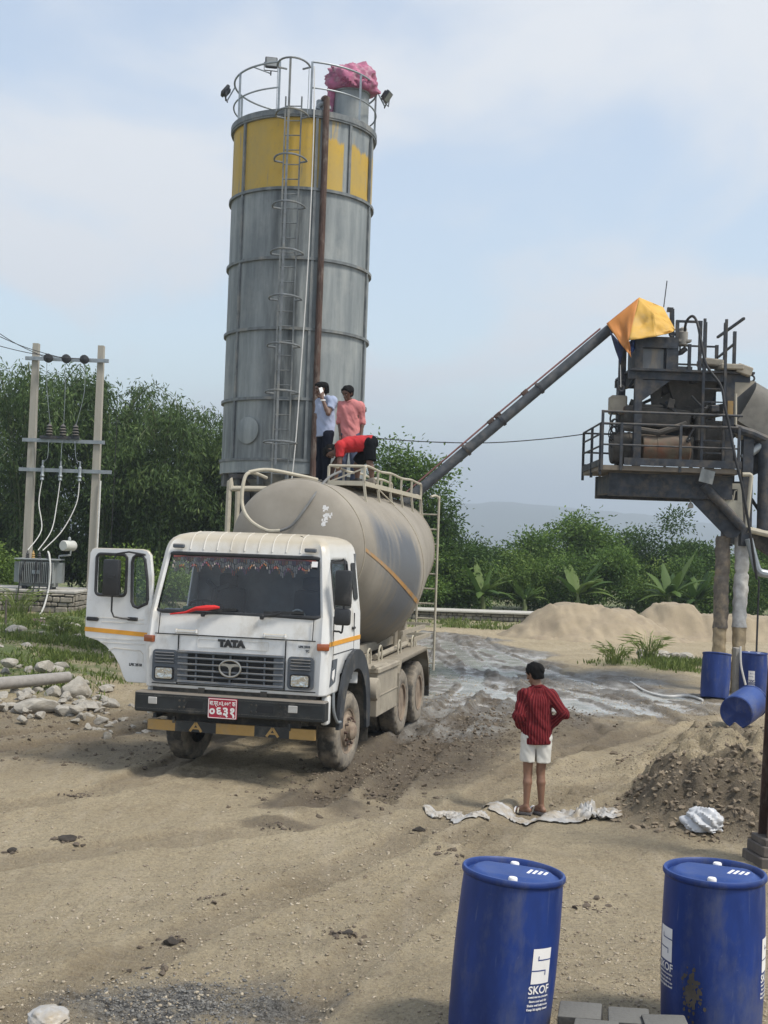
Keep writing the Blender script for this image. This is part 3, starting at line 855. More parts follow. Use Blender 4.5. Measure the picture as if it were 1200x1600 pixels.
    # raised badge panel
    b = MB(); o = rrect(-0.47, 1.595, 0.44, 1.705, 0.02); i_ = rrect(-0.462, 1.603, 0.432, 1.697, 0.018)
    b.prism([o, i_], 0.006, frame((0, -1.300, 0), (1, 0, 0), (0, 0, 1)))
    b.build('badge_panel', M['white'], T)
    text_mesh('badge', 'TATA', 0.112, frame((-0.03, -1.306, 1.655), (1, 0, 0), (0, 0, 1)), M['black'], T, 0.012, bold=0.009, xs=1.15)
    text_mesh('model_mark', 'LPK 2518', 0.036, frame((0.89, -1.29, 1.665), (1, 0, 0), (0, 0, 1)), M['grey'], T, 0.003, bold=0.002)
    text_mesh('model_mark', 'TC', 0.036, frame((0.93, -1.29, 1.615), (1, 0, 0), (0, 0, 1)), M['grey'], T, 0.003, bold=0.002)
    for x in (-0.62, 0.52):
        MB().box((x, -1.318, 1.785), (0.24, 0.03, 0.035), None, 0, 0.008).box((x - 0.13, -1.315, 1.785), (0.03, 0.04, 0.05), None, 0, 0.008).box((x + 0.13, -1.315, 1.785), (0.03, 0.04, 0.05), None, 0, 0.008)\
            .build('flap_latch', M['white'], T)
    # grille
    b = MB()
    b.box((-0.03, -1.300, 1.345), (1.36, 0.02, 0.39), None, 1)
    for z in (1.165, 1.235, 1.305, 1.38, 1.455, 1.53): b.box((-0.03, -1.322, z), (1.36, 0.05, 0.024 if z not in (1.165, 1.53) else 0.034), rotm(R(-18)), 0, 0.006)
    for x in (-0.69, -0.47, -0.25, -0.03, 0.19, 0.41, 0.63): b.box((x, -1.318, 1.345), (0.022 if abs(x + .03) < .6 else 0.05, 0.035, 0.385), None, 0, 0.005)
    for s in (-1, 1): b.box((-0.03 + s * 0.60, -1.318, 1.345), (0.10, 0.03, 0.385), None, 0, 0.01)
    b.build('grille', [M['grey'], M['slot']], T)
    e = MB(); ec = (-0.02, -1.352, 1.36)
    e.tube([(ec[0] + 0.135 * math.cos(a), ec[1], ec[2] + 0.10 * math.sin(a)) for a in np.linspace(0, 2 * math.pi, 40, endpoint=False)], 0.013, 8, closed=True)
    # two curved arms meeting in a T
    for s in (-1, 1):
        pl = [(s * 0.010, -0.095), (s * 0.012, -0.02), (s * 0.022, 0.012), (s * 0.06, 0.030), (s * 0.122, 0.030), (s * 0.112, 0.056), (s * 0.06, 0.060), (0, 0.052), (0, -0.095)]
        e.prism([(p[0], p[1]) for p in pl], 0.016, frame((ec[0], ec[1] + 0.008, ec[2]), (1, 0, 0), (0, 0, 1)))
    e.prism([(0.12 * math.cos(a), 0.088 * math.sin(a)) for a in np.linspace(0, 2 * math.pi, 30, endpoint=False)], 0.008, frame((ec[0], ec[1] + 0.018, ec[2]), (1, 0, 0), (0, 0, 1)), 1)
    e.build('emblem', [M['chrome'], M['slot']], T)
    # headlight units
    for s in (-1, 1):
        h = MB(); xc = s * 0.885 if s < 0 else 0.86
        out = rrect(xc - 0.165, 1.15, xc + 0.165, 1.545, 0.05)
        h.prism(out, 0.028, frame((0, -1.285 + 0.0, 0), (1, 0, 0), (0, 0, 1)))
        for z in (1.39, 1.43, 1.47, 1.505): h.box((xc, -1.325, z), (0.25, 0.03, 0.014), rotm(R(-25)), 0, 0.004)
        hb = h.build('headlight_housing', M['grey'], T)
        l = MB(); l.prism(rrect(xc - 0.125, 1.18, xc + 0.125, 1.335, 0.025), 0.02, frame((0, -1.311, 0), (1, 0, 0), (0, 0, 1)))
        l.build('headlight_rim', M['slot'], hb)
        l = MB(); pts = rrect(xc - 0.108, 1.192, xc + 0.108, 1.322, 0.022)
        l.prism(pts, 0.012, frame((0, -1.329, 0), (1, 0, 0), (0, 0, 1)))
        l.lathe([(0.001, 0.0), (0.05, 0.004), (0.052, 0.0)], 20, frame((xc + s * 0.035, -1.345, 1.257), (1, 0, 0), (0, 0, 1)))
        for k in range(7): l.box((xc - 0.08 + 0.027 * k, -1.342, 1.257), (0.006, 0.004, 0.11))
        l.build('headlight', M['lens'], hb)
        MB().box((s * 1.115, -1.262, 1.67), (0.15, 0.07, 0.085), rotm(0, 0, s * R(20)), 0, 0.012, 2).build('turn_signal', M['amber'], T)
    # ---- bumper, plate, under-run bar
    b = MB(); b.box((0, -1.34, 0.91), (2.42, 0.20, 0.245), None, 0, 0.015)
    b.box((0, -1.442, 0.985), (2.36, 0.006, 0.016)); b.box((0, -1.442, 0.825), (2.36, 0.006, 0.012))
    bp = b.build('bumper', M['blackpaint'], T)
    for x in (-0.42, 0.48):
        MB().prism([(x - 0.13, 0.865), (x + 0.10, 0.865), (x + 0.10, 0.955), (x - 0.09, 0.955)], 0.006, frame((0, -1.439, 0), (1, 0, 0), (0, 0, 1))).build('bumper_slot', M['slot'], bp)
    for x in (-0.97, 0.82):
        MB().box((x, -1.446, 0.93), (0.115, 0.012, 0.085), None, 0, 0.006).build('reflector', pmat('reflector', (0.45, 0.44, 0.42), 0.35), bp)
    for x in (-0.62, -0.56, 0.30, 0.36, 0.66, 0.72):
        for z in (0.87, 0.95): MB().lathe([(0.014, 0), (0.014, 0.01), (0.001, 0.012)], 8, frame((x, -1.441, z), (1, 0, 0), (0, 0, 1))).build('bolt', M['chassis'], bp)
    pl = MB().box((-0.06, -1.456, 0.885), (0.37, 0.012, 0.245), None, 0, 0.006).build('number_plate', M['plate'], T)
    fr_ = MB(); fr_.prism([rrect(-0.24, 0.768, 0.12, 1.002, 0.012), rrect(-0.232, 0.776, 0.112, 0.994, 0.01)], 0.002, frame((0, -1.4622, 0), (1, 0, 0), (0, 0, 1)))
    fr_.build('plate_border', M['ink'], pl)
    text_mesh('plate_text', '\u092c\u093e.\u092a\u094d\u0930.\u0966\u0969.\u0966\u0966\u0967 \u0915', 0.075, frame((-0.06, -1.4635, 0.945), (1, 0, 0), (0, 0, 1)), M['ink'], pl, 0.001, bold=0.0016, xs=0.70)
    text_mesh('plate_text', '\u0966\u096c\u0969\u0967', 0.155, frame((-0.06, -1.4635, 0.845), (1, 0, 0), (0, 0, 1)), M['ink'], pl, 0.001, bold=0.005, xs=1.0)
    ub = MB(); segs = [(-1.06, -0.70, 0), (-0.70, -0.17, 1), (-0.17, 0.32, 0), (0.32, 0.76, 1), (0.76, 1.08, 0)]
    for x0, x1, m_ in segs: ub.box(((x0 + x1) / 2, -1.33, 0.625), (x1 - x0, 0.05, 0.125), None, m_)
    for xc in (-0.43, 0.55):
        for s in (-1, 1): ub.beam((xc + s * 0.075, -1.358, 0.572), (xc, -1.358, 0.678), 0.03, 0.008, 0, up=(0, 1, 0))
        ub.beam((xc - 0.04, -1.3595, 0.61), (xc + 0.04, -1.3595, 0.61), 0.008, 0.02, 0)
    for x in (-0.72, 0.76): ub.box((x, -1.35, 0.70), (0.03, 0.03, 0.08), None, 1)
    ub.build('underrun_bar', [M['ochre'], M['blackpaint']], T)
    # ---- mirrors, passenger side
    def mirror(parent, M4, small=True):
        a = MB(); a.tube([M4 @ Vector(p) for p in smoothpath([(0.02, 0.02, 0.78), (0.16, -0.12, 0.80), (0.22, -0.16, 0.74), (0.22, -0.16, 0.0), (0.16, -0.12, -0.06), (0.02, 0.02, -0.06)], 4)], 0.012, 8)
        ar = a.build('mirror_arm', M['black'], parent)
        q = MB(); mm = M4.to_3x3()
        q.box(M4 @ Vector((0.22, -0.19, 0.47)), (0.21, 0.09, 0.43), mm, 0, 0.03, 2)
        q.build('mirror', M['black'], parent)
        if small: MB().box(M4 @ Vector((0.22, -0.19, 0.12)), (0.20, 0.09, 0.20), mm, 0, 0.03, 2).build('mirror', M['black'], parent)
    mirror(T, Matrix.Translation((1.10, -0.98, 1.92)))
    # ---- passenger door details
    dr = MB()
    for y in (-1.02, 0.02): dr.box((1.176, y, 1.72), (0.012, 0.010, 0.62))
    dr.box((1.183, -0.5, 1.565), (0.004, 1.02, 0.01)); dr.build('door_gap', M['slot'], T)
    sg = MB(); sg.prism([rrect(-0.97, 2.10, -0.12, 2.71, 0.06), rrect(-0.93, 2.14, -0.16, 2.67, 0.05)], 0.02, Matrix(((0, 0, 1, 1.125), (1, 0, 0, 0), (0, 1, 0, 0), (0, 0, 0, 1))))
    for k in range(len(sg.v)):
        x, y, z = sg.v[k]; sg.v[k] = (x + np.interp(z, [2.02, 2.74], [0.035, -0.055]), y, z)
    sg.build('window_seal', M['black'], T)
    gl = MB(); gl.add([(1.145, -0.95, 2.12), (1.145, -0.14, 2.12), (1.075, -0.14, 2.70), (1.075, -0.95, 2.70)], [(0, 1, 2, 3)])
    gl.build('side_window', M['glass'], T, recalc=False)
    hq = MB(); hq.prism([rrect(0.03, 2.20, 0.24, 2.68, 0.05)], 0.012, Matrix(((0, 0, 1, 1.13), (1, 0, 0, 0), (0, 1, 0, 0), (0, 0, 0, 1))))
    for k in range(len(hq.v)):
        x, y, z = hq.v[k]; hq.v[k] = (x + np.interp(z, [2.02, 2.74], [0.045, -0.045]), y, z)
    hq.build('quarter_window', M['black'], T)
    MB().box((1.19, -0.05, 1.84), (0.03, 0.12, 0.035), None, 0, 0.01).build('door_handle', M['black'], T)
    st = MB(); st.box((1.181, -0.42, 1.70), (0.006, 1.56, 0.055)); st.box((1.181, 0.29, 1.40), (0.006, 0.13, 0.08)); st.build('orange_stripe', M['orange'], T)
    # decal behind the corner: dark wedge
    dc = MB(); dc.prism([(-1.10, 1.18), (-0.86, 1.22), (-0.78, 1.52), (-1.06, 1.50)], 0.006, Matrix(((0, 0, 1, 1.172), (1, 0, 0, 0), (0, 1, 0, 0), (0, 0, 0, 1))))
    dc.build('dark_decal', M['grey'], T)
    d2 = MB(); d2.prism([(-1.02, 1.36), (-0.92, 1.38), (-0.93, 1.30), (-0.98, 1.24), (-1.04, 1.28)], 0.005, Matrix(((0, 0, 1, 1.179), (1, 0, 0, 0), (0, 1, 0, 0), (0, 0, 0, 1))))
    d2.build('decal_mark', M['ink'], T)
    # ---- front mudguards
    for s in (-1, 1):
        pts_o = [(-0.80, 0.62)]; pts_i = [(-0.60, 0.62)]
        for a in range(170, -1, -10): pts_o.append((0.05 + 0.84 * math.cos(R(a)), 0.72 + 0.84 * math.sin(R(a))))
        for a in range(165, -1, -11): pts_i.append((0.04 + 0.63 * math.cos(R(a)), 0.66 + 0.65 * math.sin(R(a))))
        pts_o.append((0.88, 0.45)); pts_i.append((0.70, 0.45))
        poly = pts_o + pts_i[::-1]
        g = MB(); g.prism(poly, 0.045, Matrix(((0, 0, 1, 1.185 if s > 0 else -1.23), (1, 0, 0, 0), (0, 1, 0, 0), (0, 0, 0, 1))))
        # inner liner
        k = len(pts_i); o = len(g.v)
        g.v += [(s * 1.2, p[0], p[1]) for p in pts_i] + [(s * 0.78, p[0], p[1]) for p in pts_i]
        g.f += [(o + i, o + i + 1, o + k + i + 1, o + k + i) for i in range(k - 1)]; g.m += [1] * (k - 1)
        g.build('front_mudguard', [M['guard'], M['chassis']], T)
        t_ = MB(); t_.box((s * 1.13, -1.08, 0.90), (0.09, 0.16, 0.36), None, 0, 0.03, 2); t_.build('corner_panel', M['white'], T)
        sp_ = MB(); sp_.tube(smoothpath([(s * 1.19, -0.98, 1.1), (s * 1.20, -0.97, 0.88), (s * 1.23, -0.90, 0.74), (s * 1.24, -0.78, 0.72)], 4), 0.02, 8); sp_.build('step_tube', M['galv'], T)
        fl = MB().box((s * 1.0, 0.86, 0.62), (0.42, 0.015, 0.75)).build('mud_flap', M['chassis'], T)
    # ---- wheels
    def tyre_mesh(MB_, w, Ro, x0, sgn):
        """tyre whose outer face is at x0, lying towards -sgn"""
        prof = [(0.285, 0.02), (0.30, 0.0), (0.36, -0.012), (0.42, -0.012), (0.465, 0.0), (Ro - 0.03, 0.018), (Ro - 0.008, 0.03), (Ro, 0.05),
                (Ro, w / 2 - 0.02), (Ro - 0.006, w / 2), (Ro, w / 2 + 0.02),
                (Ro, w - 0.05), (Ro - 0.008, w - 0.03), (Ro - 0.03, w - 0.018), (0.465, w), (0.42, w + 0.012), (0.30, w), (0.285, w - 0.02)]
        seg = 80
        Mx = Matrix(((0, 0, -sgn, x0), (1, 0, 0, 0), (0, 1, 0, 0), (0, 0, 0, 1)))
        base = len(MB_.v)
        pr = prof + [prof[0]]
        MB_.lathe(pr[:-1], seg, Mx, 0)
        # drop the two caps lathe adds, colour the side walls
        while MB_.f and len(MB_.f[-1]) > 4: MB_.f.pop(); MB_.m.pop()
        for q in range(len(MB_.f)):
            pass
        # shoulder blocks
        for j, (r, z) in enumerate(prof):
            if r > Ro - 0.035:
                for i in range(seg):
                    inn = (i % 4) < 2
                    off = 2 if z > w / 2 else 0
                    cut = ((i + off) % 4) == 0 and abs(z - w / 2) > 0.03
                    if cut:
                        vi = base + j * seg + i; a = 2 * math.pi * i / seg; rr = r - 0.022
                        MB_.v[vi] = tuple(Mx @ Vector((rr * math.cos(a), rr * math.sin(a), z)))
        nside = 5 * seg
        idx0 = len(MB_.m) - (len(prof) - 1) * seg
        for i in range(nside): MB_.m[idx0 + i] = 1
        for i in range(len(MB_.m) - nside, len(MB_.m)): MB_.m[i] = 1

    def front_wheel(x, s, steer):
        e = MB(); tyre_mesh(e, 0.27, 0.515, 0.135 * s, s)
        t = e.build('wheel', [M['rubber'], M['tyreside']], T, 50)
        t.location = (x, 0, 0.50); t.rotation_euler = (0, 0, steer)
        r = MB(); Mx = Matrix(((0, 0, s, 0), (1, 0, 0, 0), (0, 1, 0, 0), (0, 0, 0, 1)))
        r.lathe([(0.295, 0.11), (0.295, 0.135), (0.275, 0.125), (0.262, 0.06), (0.225, 0.085), (0.195, 0.14), (0.12, 0.145), (0.115, 0.20), (0.07, 0.235), (0.001, 0.24)], 36, Mx)
        rm = r.build('rim', M['rim'], t)
        for k in range(10):
            a = 2 * math.pi * k / 10
            bo = MB(); bo.lathe([(0.019, 0.135), (0.019, 0.175), (0.011, 0.185), (0.001, 0.186)], 8, Mx @ Matrix.Translation((0.168 * math.cos(a), 0.168 * math.sin(a), 0)))
            bo.build('wheel_nut', M['rust'], t)
        for k in range(8):
            a = 2 * math.pi * k / 8 + .2
            bo = MB(); bo.lathe([(0.026, 0.05), (0.022, 0.082), (0.001, 0.083)], 8, Mx @ Matrix.Translation((0.232 * math.cos(a), 0.232 * math.sin(a), 0)))
            bo.build('wheel_nut', M['rust'], t)

    front_wheel(1.02, 1, R(-5)); front_wheel(-1.02, -1, R(-5))

    def rear_wheel(y, s):
        e = MB(); tyre_mesh(e, 0.27, 0.515, 1.20 * s, s); tyre_mesh(e, 0.27, 0.515, 0.885 * s, s)
        t = e.build('wheel', [M['rubber'], M['tyreside']], T, 50); t.location = (0, y, 0.50)
        r = MB(); Mx = Matrix(((0, 0, s, 0), (1, 0, 0, 0), (0, 1, 0, 0), (0, 0, 0, 1)))
        r.lathe([(0.29, 1.17), (0.292, 1.205), (0.268, 1.20), (0.262, 1.08), (0.215, 1.02), (0.12, 1.02), (0.115, 1.12), (0.09, 1.14), (0.001, 1.145)], 36, Mx)
        rm = r.build('rim', M['rim'], t)
        for k in range(10):
            a = 2 * math.pi * k / 10
            bo = MB(); bo.lathe([(0.018, 1.015), (0.018, 1.06), (0.001, 1.065)], 8, Mx @ Matrix.Translation((0.165 * math.cos(a), 0.165 * math.sin(a), 0)))
            bo.build('wheel_nut', M['rust'], t)
        MB().tube([(s * 0.3, 0, 0), (s * 1.0, 0, 0)], 0.1, 10).build('axle', M['chassis'], t)
    for y in (3.22, 4.60):
        for s in (1, -1): rear_wheel(y, s)
    # ---- chassis
    b = MB()
    for s in (-1, 1):
        b.box((s * 0.40, 2.2, 0.98), (0.08, 7.0, 0.24))
        b.box((s * 0.45, 0, 0.62), (0.09, 1.3, 0.09))
        b.box((s * 0.45, 3.9, 0.66), (0.10, 1.6, 0.12))
    for y in (-1.1, 0.9, 2.0, 3.9, 5.6): b.box((0, y, 0.98), (0.8, 0.10, 0.2))
    b.tube([(-0.95, 0, 0.5), (-0.4, 0, 0.44), (0.4, 0, 0.44), (0.95, 0, 0.5)], 0.06, 8)
    b.box((0, -0.6, 0.85), (0.7, 1.0, 0.6), None, 0, 0.08)
    b.box((0, -1.17, 1.06), (2.1, 0.18, 0.08)); b.box((0, -1.2, 0.72), (1.7, 0.08, 0.10))
    b.tube([(0, 0.4, 0.7), (0, 3.2, 0.55)], 0.06, 8)
    b.box((0, 3.22, 0.5), (0.4, 0.4, 0.4), None, 0, 0.1, 2); b.box((0, 4.6, 0.5), (0.4, 0.4, 0.4), None, 0, 0.1, 2)
    b.build('chassis', M['chassis'], T)
    # air filter drum behind the front mudguard
    a = MB(); a.lathe([(0.001, -0.22), (0.13, -0.22), (0.16, -0.19), (0.16, -0.06), (0.168, -0.05), (0.168, 0.05), (0.16, 0.06), (0.16, 0.17), (0.145, 0.2), (0.05, 0.22), (0.001, 0.22)], 28, Matrix(((0, 0, 1, 1.10), (1, 0, 0, 1.05), (0, 1, 0, 0.93), (0, 0, 0, 1))))
    a.tube(smoothpath([(0.95, 1.05, 0.98), (0.9, 0.85, 1.25), (0.85, 0.75, 1.35)], 4), 0.06, 8)
    a.build('air_filter', M['dusty'], T)
    # side box with plate front and rear mudguard over the bogie
    b = MB()
    b.box((0.98, 1.98, 0.82), (0.5, 1.36, 0.62), None, 0, 0.01); b.box((1.237, 1.98, 0.80), (0.012, 1.38, 0.012)); b.box((0.98, 1.98, 1.16), (0.56, 1.42, 0.09), None, 0, 0.02)
    b.build('side_box', M['dusty'], T)
    MB().box((-0.98, 1.98, 0.82), (0.5, 1.36, 0.62), None, 0, 0.01).build('side_box', M['dusty'], T)
    for s in (-1, 1):
        prof = [(2.69, 0.55), (2.69, 1.0), (2.86, 1.20), (4.95, 1.24), (5.16, 1.02), (5.24, 0.55)]
        g = MB(); k = len(prof)
        g.v += [(s * 1.25, y, z) for y, z in prof] + [(s * 0.72, y, z) for y, z in prof]
        g.v += [(s * 1.25, y + (0.02 if y < 4 else -0.02), z - 0.06) for y, z in prof]
        g.f += [(i, i + 1, k + i + 1, k + i) for i in range(k - 1)] + [(i, i + 1, 2 * k + i + 1, 2 * k + i) for i in range(k - 1)]; g.m += [0] * (2 * k - 2)
        o = g.build('rear_mudguard', M['dusty'], T, 25); md = o.modifiers.new('thickness', 'SOLIDIFY'); md.thickness = 0.012
        MB().box((s * 1.0, 5.27, 0.62), (0.5, 0.015, 0.5)).build('mud_flap', M['chassis'], T)
    # tank cradle and small fittings between tank and chassis
    b = MB()
    for s in (-1, 1):
        b.box((s * 0.55, 3.4, 1.30), (0.09, 4.6, 0.14)); b.box((s * 0.75, 2.1, 1.24), (0.06, 1.2, 0.06))
        for y in (1.5, 5.4): b.beam((s * 0.5, y, 1.1), (s * 0.72, y, 1.95), 0.10, 0.3)
    b.box((0.2, 5.7, 1.45), (0.9, 0.9, 0.8), None, 0, 0.03)
    b.box((0.95, 5.2, 1.5), (0.06, 2.0, 0.06)); b.box((1.0, 5.6, 1.34), (0.06, 1.7, 0.06)); b.tube([(0.95, 2.3, 1.26), (0.95, 4.6, 1.30)], 0.045, 8)
    b.tube([(1.19, 1.15, 1.22), (1.22, 1.9, 1.20)], 0.03, 8)
    b.build('tank_cradle', M['dusty'], T)
    for y, x in ((1.7, 1.0), (2.35, 1.02), (3.6, 1.05), (4.7, 1.05)):
        hk = MB(); hk.tube([(x, y - 0.11, 1.2), (x, y - 0.11, 1.32)] + arc((x, y, 1.32), 0.11, 180, 0, 8, 'yz') + [(x, y + 0.11, 1.2)], 0.014, 6)
        hk.build('hook_bar', M['cream'], T)
    # ---- tank
    secs = [(0.86, 0.02, 2.86), (0.88, 0.30, 2.86), (0.93, 0.58, 2.86), (1.02, 0.82, 2.86), (1.10, 0.93, 2.855), (1.18, 0.975, 2.85), (1.24, 0.985, 2.845),
            (2.0, 1.085, 2.75), (3.0, 1.215, 2.62), (3.7, 1.30, 2.54), (4.0, 1.325, 2.515), (4.3, 1.31, 2.53), (5.2, 1.19, 2.64), (6.4, 1.03, 2.79), (6.9, 0.97, 2.85), (7.05, 0.90, 2.86), (7.14, 0.6, 2.86), (7.18, 0.05, 2.86)]
    ys = []
    for i in range(len(secs) - 1):
        a, b_ = secs[i], secs[i + 1]; k = 1 if i < 6 or i > 13 else 5
        for q in range(k):
            t = q / k; ys.append(tuple(a[j] + (b_[j] - a[j]) * t for j in range(3)))
    ys.append(secs[-1]); seg = 72
    v = []; cl = []
    for y, r, z in ys:
        for k in range(seg):
            a = 2 * math.pi * k / seg
            v.append((r * math.cos(a), y, z + r * math.sin(a)))
            # patches rubbed clean of dust on the right flank
            q = 0.62 * math.exp(-((y - 3.3) / 0.75) ** 2 - ((a - 6.15 + (2 * math.pi if a < 2 else 0) * -1 * 0) / 0.55) ** 2) if a > 3 else 0.62 * math.exp(-((y - 3.3) / 0.75) ** 2 - ((a + 0.13) / 0.55) ** 2)
            aa = a if a < math.pi else a - 2 * math.pi
            q += 0.85 * math.exp(-((y - 2.2) / 0.5) ** 2 - ((aa - 0.22) / 0.45) ** 2) + 0.8 * math.exp(-((y - 3.25) / 0.42) ** 2 - ((aa - 0.0) / 0.55) ** 2)
            q += 0.35 * math.exp(-((y - 2.9) / 1.1) ** 2 - ((aa + 0.75) / 0.3) ** 2)
            cl.append(min(1, q))
    f = [(j * seg + k, j * seg + (k + 1) % seg, (j + 1) * seg + (k + 1) % seg, (j + 1) * seg + k) for j in range(len(ys) - 1) for k in range(seg)]
    f += [tuple(range(seg)), tuple((len(ys) - 1) * seg + k for k in range(seg))]
    tk = mesh_obj('tank', v, f, M['tank'], T, smooth=40)
    at = tk.data.attributes.new('clean', 'FLOAT', 'POINT'); at.data.foreach_set('value', cl)
    for y, r, z in ((1.25, 0.99, 2.845), (4.0, 1.327, 2.515), (6.85, 0.98, 2.84)):
        MB().tube([(r * math.cos(a), y, z + r * math.sin(a)) for a in np.linspace(0, 2 * math.pi, 64, endpoint=False)], 0.011, 6, closed=True).build('weld_seam', M['dusty'], tk)
    def tsurf(y, a, off=0.006):
        r = np.interp(y, [s_[0] for s_ in secs], [s_[1] for s_ in secs]) + off; z = np.interp(y, [s_[0] for s_ in secs], [s_[2] for s_ in secs])
        return Vector((r * math.cos(a), y, z + r * math.sin(a)))
    sb = MB(); k = 40
    for i in range(k + 1):
        t = i / k; y = 1.25 + t * 2.95; a = 0.02 - 0.42 * t
        sb.v += [tsurf(y, a - 0.026), tsurf(y, a + 0.026)]
    sb.f += [(2 * i, 2 * i + 1, 2 * i + 3, 2 * i + 2) for i in range(k)]; sb.m += [0] * k
    sb.build('orange_stripe', pmat('worn_orange', (0.46, 0.24, 0.07), 0.6, var=0.1, dirt=(0.28, 0.24, 0.19), dirt_amt=0.55, dirt_scale=4), tk)
    # scraped pale patch with faded lettering on the front dish
    wp = MB()
    for k in range(26):
        y = 1.02; x = 0.50 + random.uniform(-0.06, 0.06); z = 3.30 + random.uniform(-0.12, 0.15)
        rr = math.hypot(x, z - 2.86)
        yy = np.interp(rr, [0.02, 0.30, 0.58, 0.82, 0.93, 0.975], [0.86, 0.88, 0.93, 1.02, 1.10, 1.18]) - 0.006
        w_ = random.uniform(0.008, 0.03); h_ = random.uniform(0.01, 0.035)
        wp.add([(x - w_, yy + 0.0, z - h_), (x + w_, yy + 0.006, z - h_ * .6), (x + w_ * .7, yy + 0.006, z + h_), (x - w_ * .8, yy, z + h_ * .7)], [(0, 1, 2, 3)])
    wp.build('scraped_patch', M['ink'], tk, recalc=False)
    # hose looped over the front dish
    hs = smoothpath([(-0.62, 1.6, 3.86), (-0.66, 1.05, 3.90), (-0.72, 0.92, 3.80), (-0.72, 0.86, 3.45), (-0.58, 0.80, 3.22), (-0.32, 0.78, 3.08), (-0.12, 0.78, 3.08)], 7)
    MB().tube(hs, 0.026, 8).tube(smoothpath([(-0.68, 0.98, 3.90), (-0.45, 1.15, 3.95), (-0.1, 1.5, 3.90), (0.1, 1.8, 3.86)], 6), 0.026, 8).build('hand_rail_pipe', M['cream'], T)
    h2 = smoothpath([(-0.12, 0.78, 3.08), (0.04, 0.80, 3.16), (0.20, 0.88, 3.40), (0.32, 1.1, 3.68), (0.36, 1.5, 3.88), (0.40, 2.0, 4.0)], 7)
    MB().tube(h2, 0.019, 8).build('hose', pmat('grey_hose', (0.16, 0.16, 0.155), 0.6), T)
    # walkway with rails
    y0, y1, xl, xr = 2.35, 6.9, 0.12, 0.68
    wk = MB()
    wk.box(((xl + xr) / 2, (y0 + y1) / 2, 3.855), (xr - xl, y1 - y0, 0.012))
    for x in (xl, xr): wk.box((x, (y0 + y1) / 2, 3.85), (0.035, y1 - y0, 0.07))
    wk.box(((xl + xr) / 2, y0, 3.85), (xr - xl, 0.03, 0.07)); wk.build('walkway', M['cream'], T)
    rl = MB(); npst = 6
    for i in range(npst):
        y = y0 + (y1 - y0) * i / (npst - 1)
        for x in (xl, xr): rl.beam((x, y, 3.88), (x, y, 4.10), 0.03, 0.03)
        rl.beam((xr, y, 3.84), (xr + 0.04, y, tsurf(min(y, 6.8), math.acos(min(1, (xr + .04) / np.interp(y, [s_[0] for s_ in secs], [s_[1] for s_ in secs])))).z - 0.02), 0.035, 0.035)
        rl.beam((xl, y, 3.84), (xl, y, tsurf(min(y, 6.8), math.acos(xl / 1.1)).z - 0.1), 0.03, 0.03)
    for x in (xl, xr):
        pts = [(x, y0, 3.9), (x, y0 + 0.02, 4.07), (x, y0 + 0.12, 4.12)] + [(x, y0 + (y1 - y0) * t, 4.11 + 0.012 * math.sin(t * 17 + x)) for t in np.linspace(0.1, 0.95, 12)] + [(x, y1 - 0.06, 4.10), (x, y1, 4.03), (x, y1 + 0.01, 3.88)]
        rl.tube(smoothpath(pts, 3), 0.021, 8)
    rl.tube([(xl, y0 + 0.02, 4.11), (xr, y0 + 0.02, 4.11)], 0.021, 8)
    rl.beam((xl, y0, 3.86), (xr, y0, 4.08), 0.02, 0.02); rl.tube([(xr, 3.3, 3.82), (xr + 0.1, 4.4, 3.55)], 0.012, 6)
    rl.build('walkway_rail', M['cream'], T)
    for y in (3.4, 5.6):
        MB().lathe([(0.26, 0), (0.26, 0.12), (0.29, 0.12), (0.29, 0.16), (0.22, 0.2), (0.001, 0.22)], 24, Matrix.Translation((-0.28, y, 3.74))).build('hatch', M['dusty'], tk)
    # rear ladder
    ld = MB(); lx0, lx1, ly = 0.62, 0.98, 7.05
    for x in (lx0, lx1):
        ld.tube(smoothpath([(x - 0.10, 6.85, 3.87), (x - 0.04, ly - 0.02, 3.90), (x, ly + 0.1, 3.84), (x, ly + 0.12, 3.6), (x, ly + 0.12, 0.62)], 5), 0.022, 8)
    for k in range(11): ld.tube([(lx0, ly + 0.12, 0.75 + k * 0.28), (lx1, ly + 0.12, 0.75 + k * 0.28)], 0.014, 6)
    for z in (1.5, 1.3): ld.box((0.5, 6.9, z), (0.9, 0.05, 0.05))
    ld.build('ladder', M['cream'], T)
    # ---- opened driver's door
    DM = Matrix.Translation((-1.165, -1.08, 0)) @ Matrix.Rotation(R(-3), 4, 'Z')
    Dm = DM @ Matrix(((-1, 0, 0, 0), (0, 0, -1, 0), (0, 1, 0, 0), (0, 0, 0, 1)))    # local x outwards, y up, extruded to the front
    outl = [(0.0, 1.09), (0.0, 2.05), (0.015, 2.45), (0.05, 2.70), (0.10, 2.755), (0.18, 2.77), (0.84, 2.765), (0.875, 2.745), (0.90, 2.70), (0.925, 2.1), (0.93, 1.66), (0.92, 1.63), (0.86, 1.615), (0.74, 1.585), (0.62, 1.52), (0.52, 1.43), (0.43, 1.30), (0.37, 1.16), (0.33, 1.10), (0.29, 1.085)]
    w1 = rrect(0.375, 2.17, 0.80, 2.69, 0.055); w2 = [(0.075, 2.09), (0.20, 2.03), (0.26, 2.05), (0.285, 2.10), (0.30, 2.60), (0.285, 2.66), (0.25, 2.69), (0.17, 2.685), (0.125, 2.64), (0.085, 2.40), (0.065, 2.14)]
    dd = MB().prism([outl, w1, w2], 0.06, Dm @ Matrix.Translation((0, 0, -0.03)))
    door = dd.build('door', M['white'], T)
    bv = door.modifiers.new('round', 'BEVEL'); bv.width = 0.012; bv.segments = 2; bv.limit_method = 'ANGLE'
    sl = MB(); F_ = lambda p, z: Dm @ Vector((p[0], p[1], z))
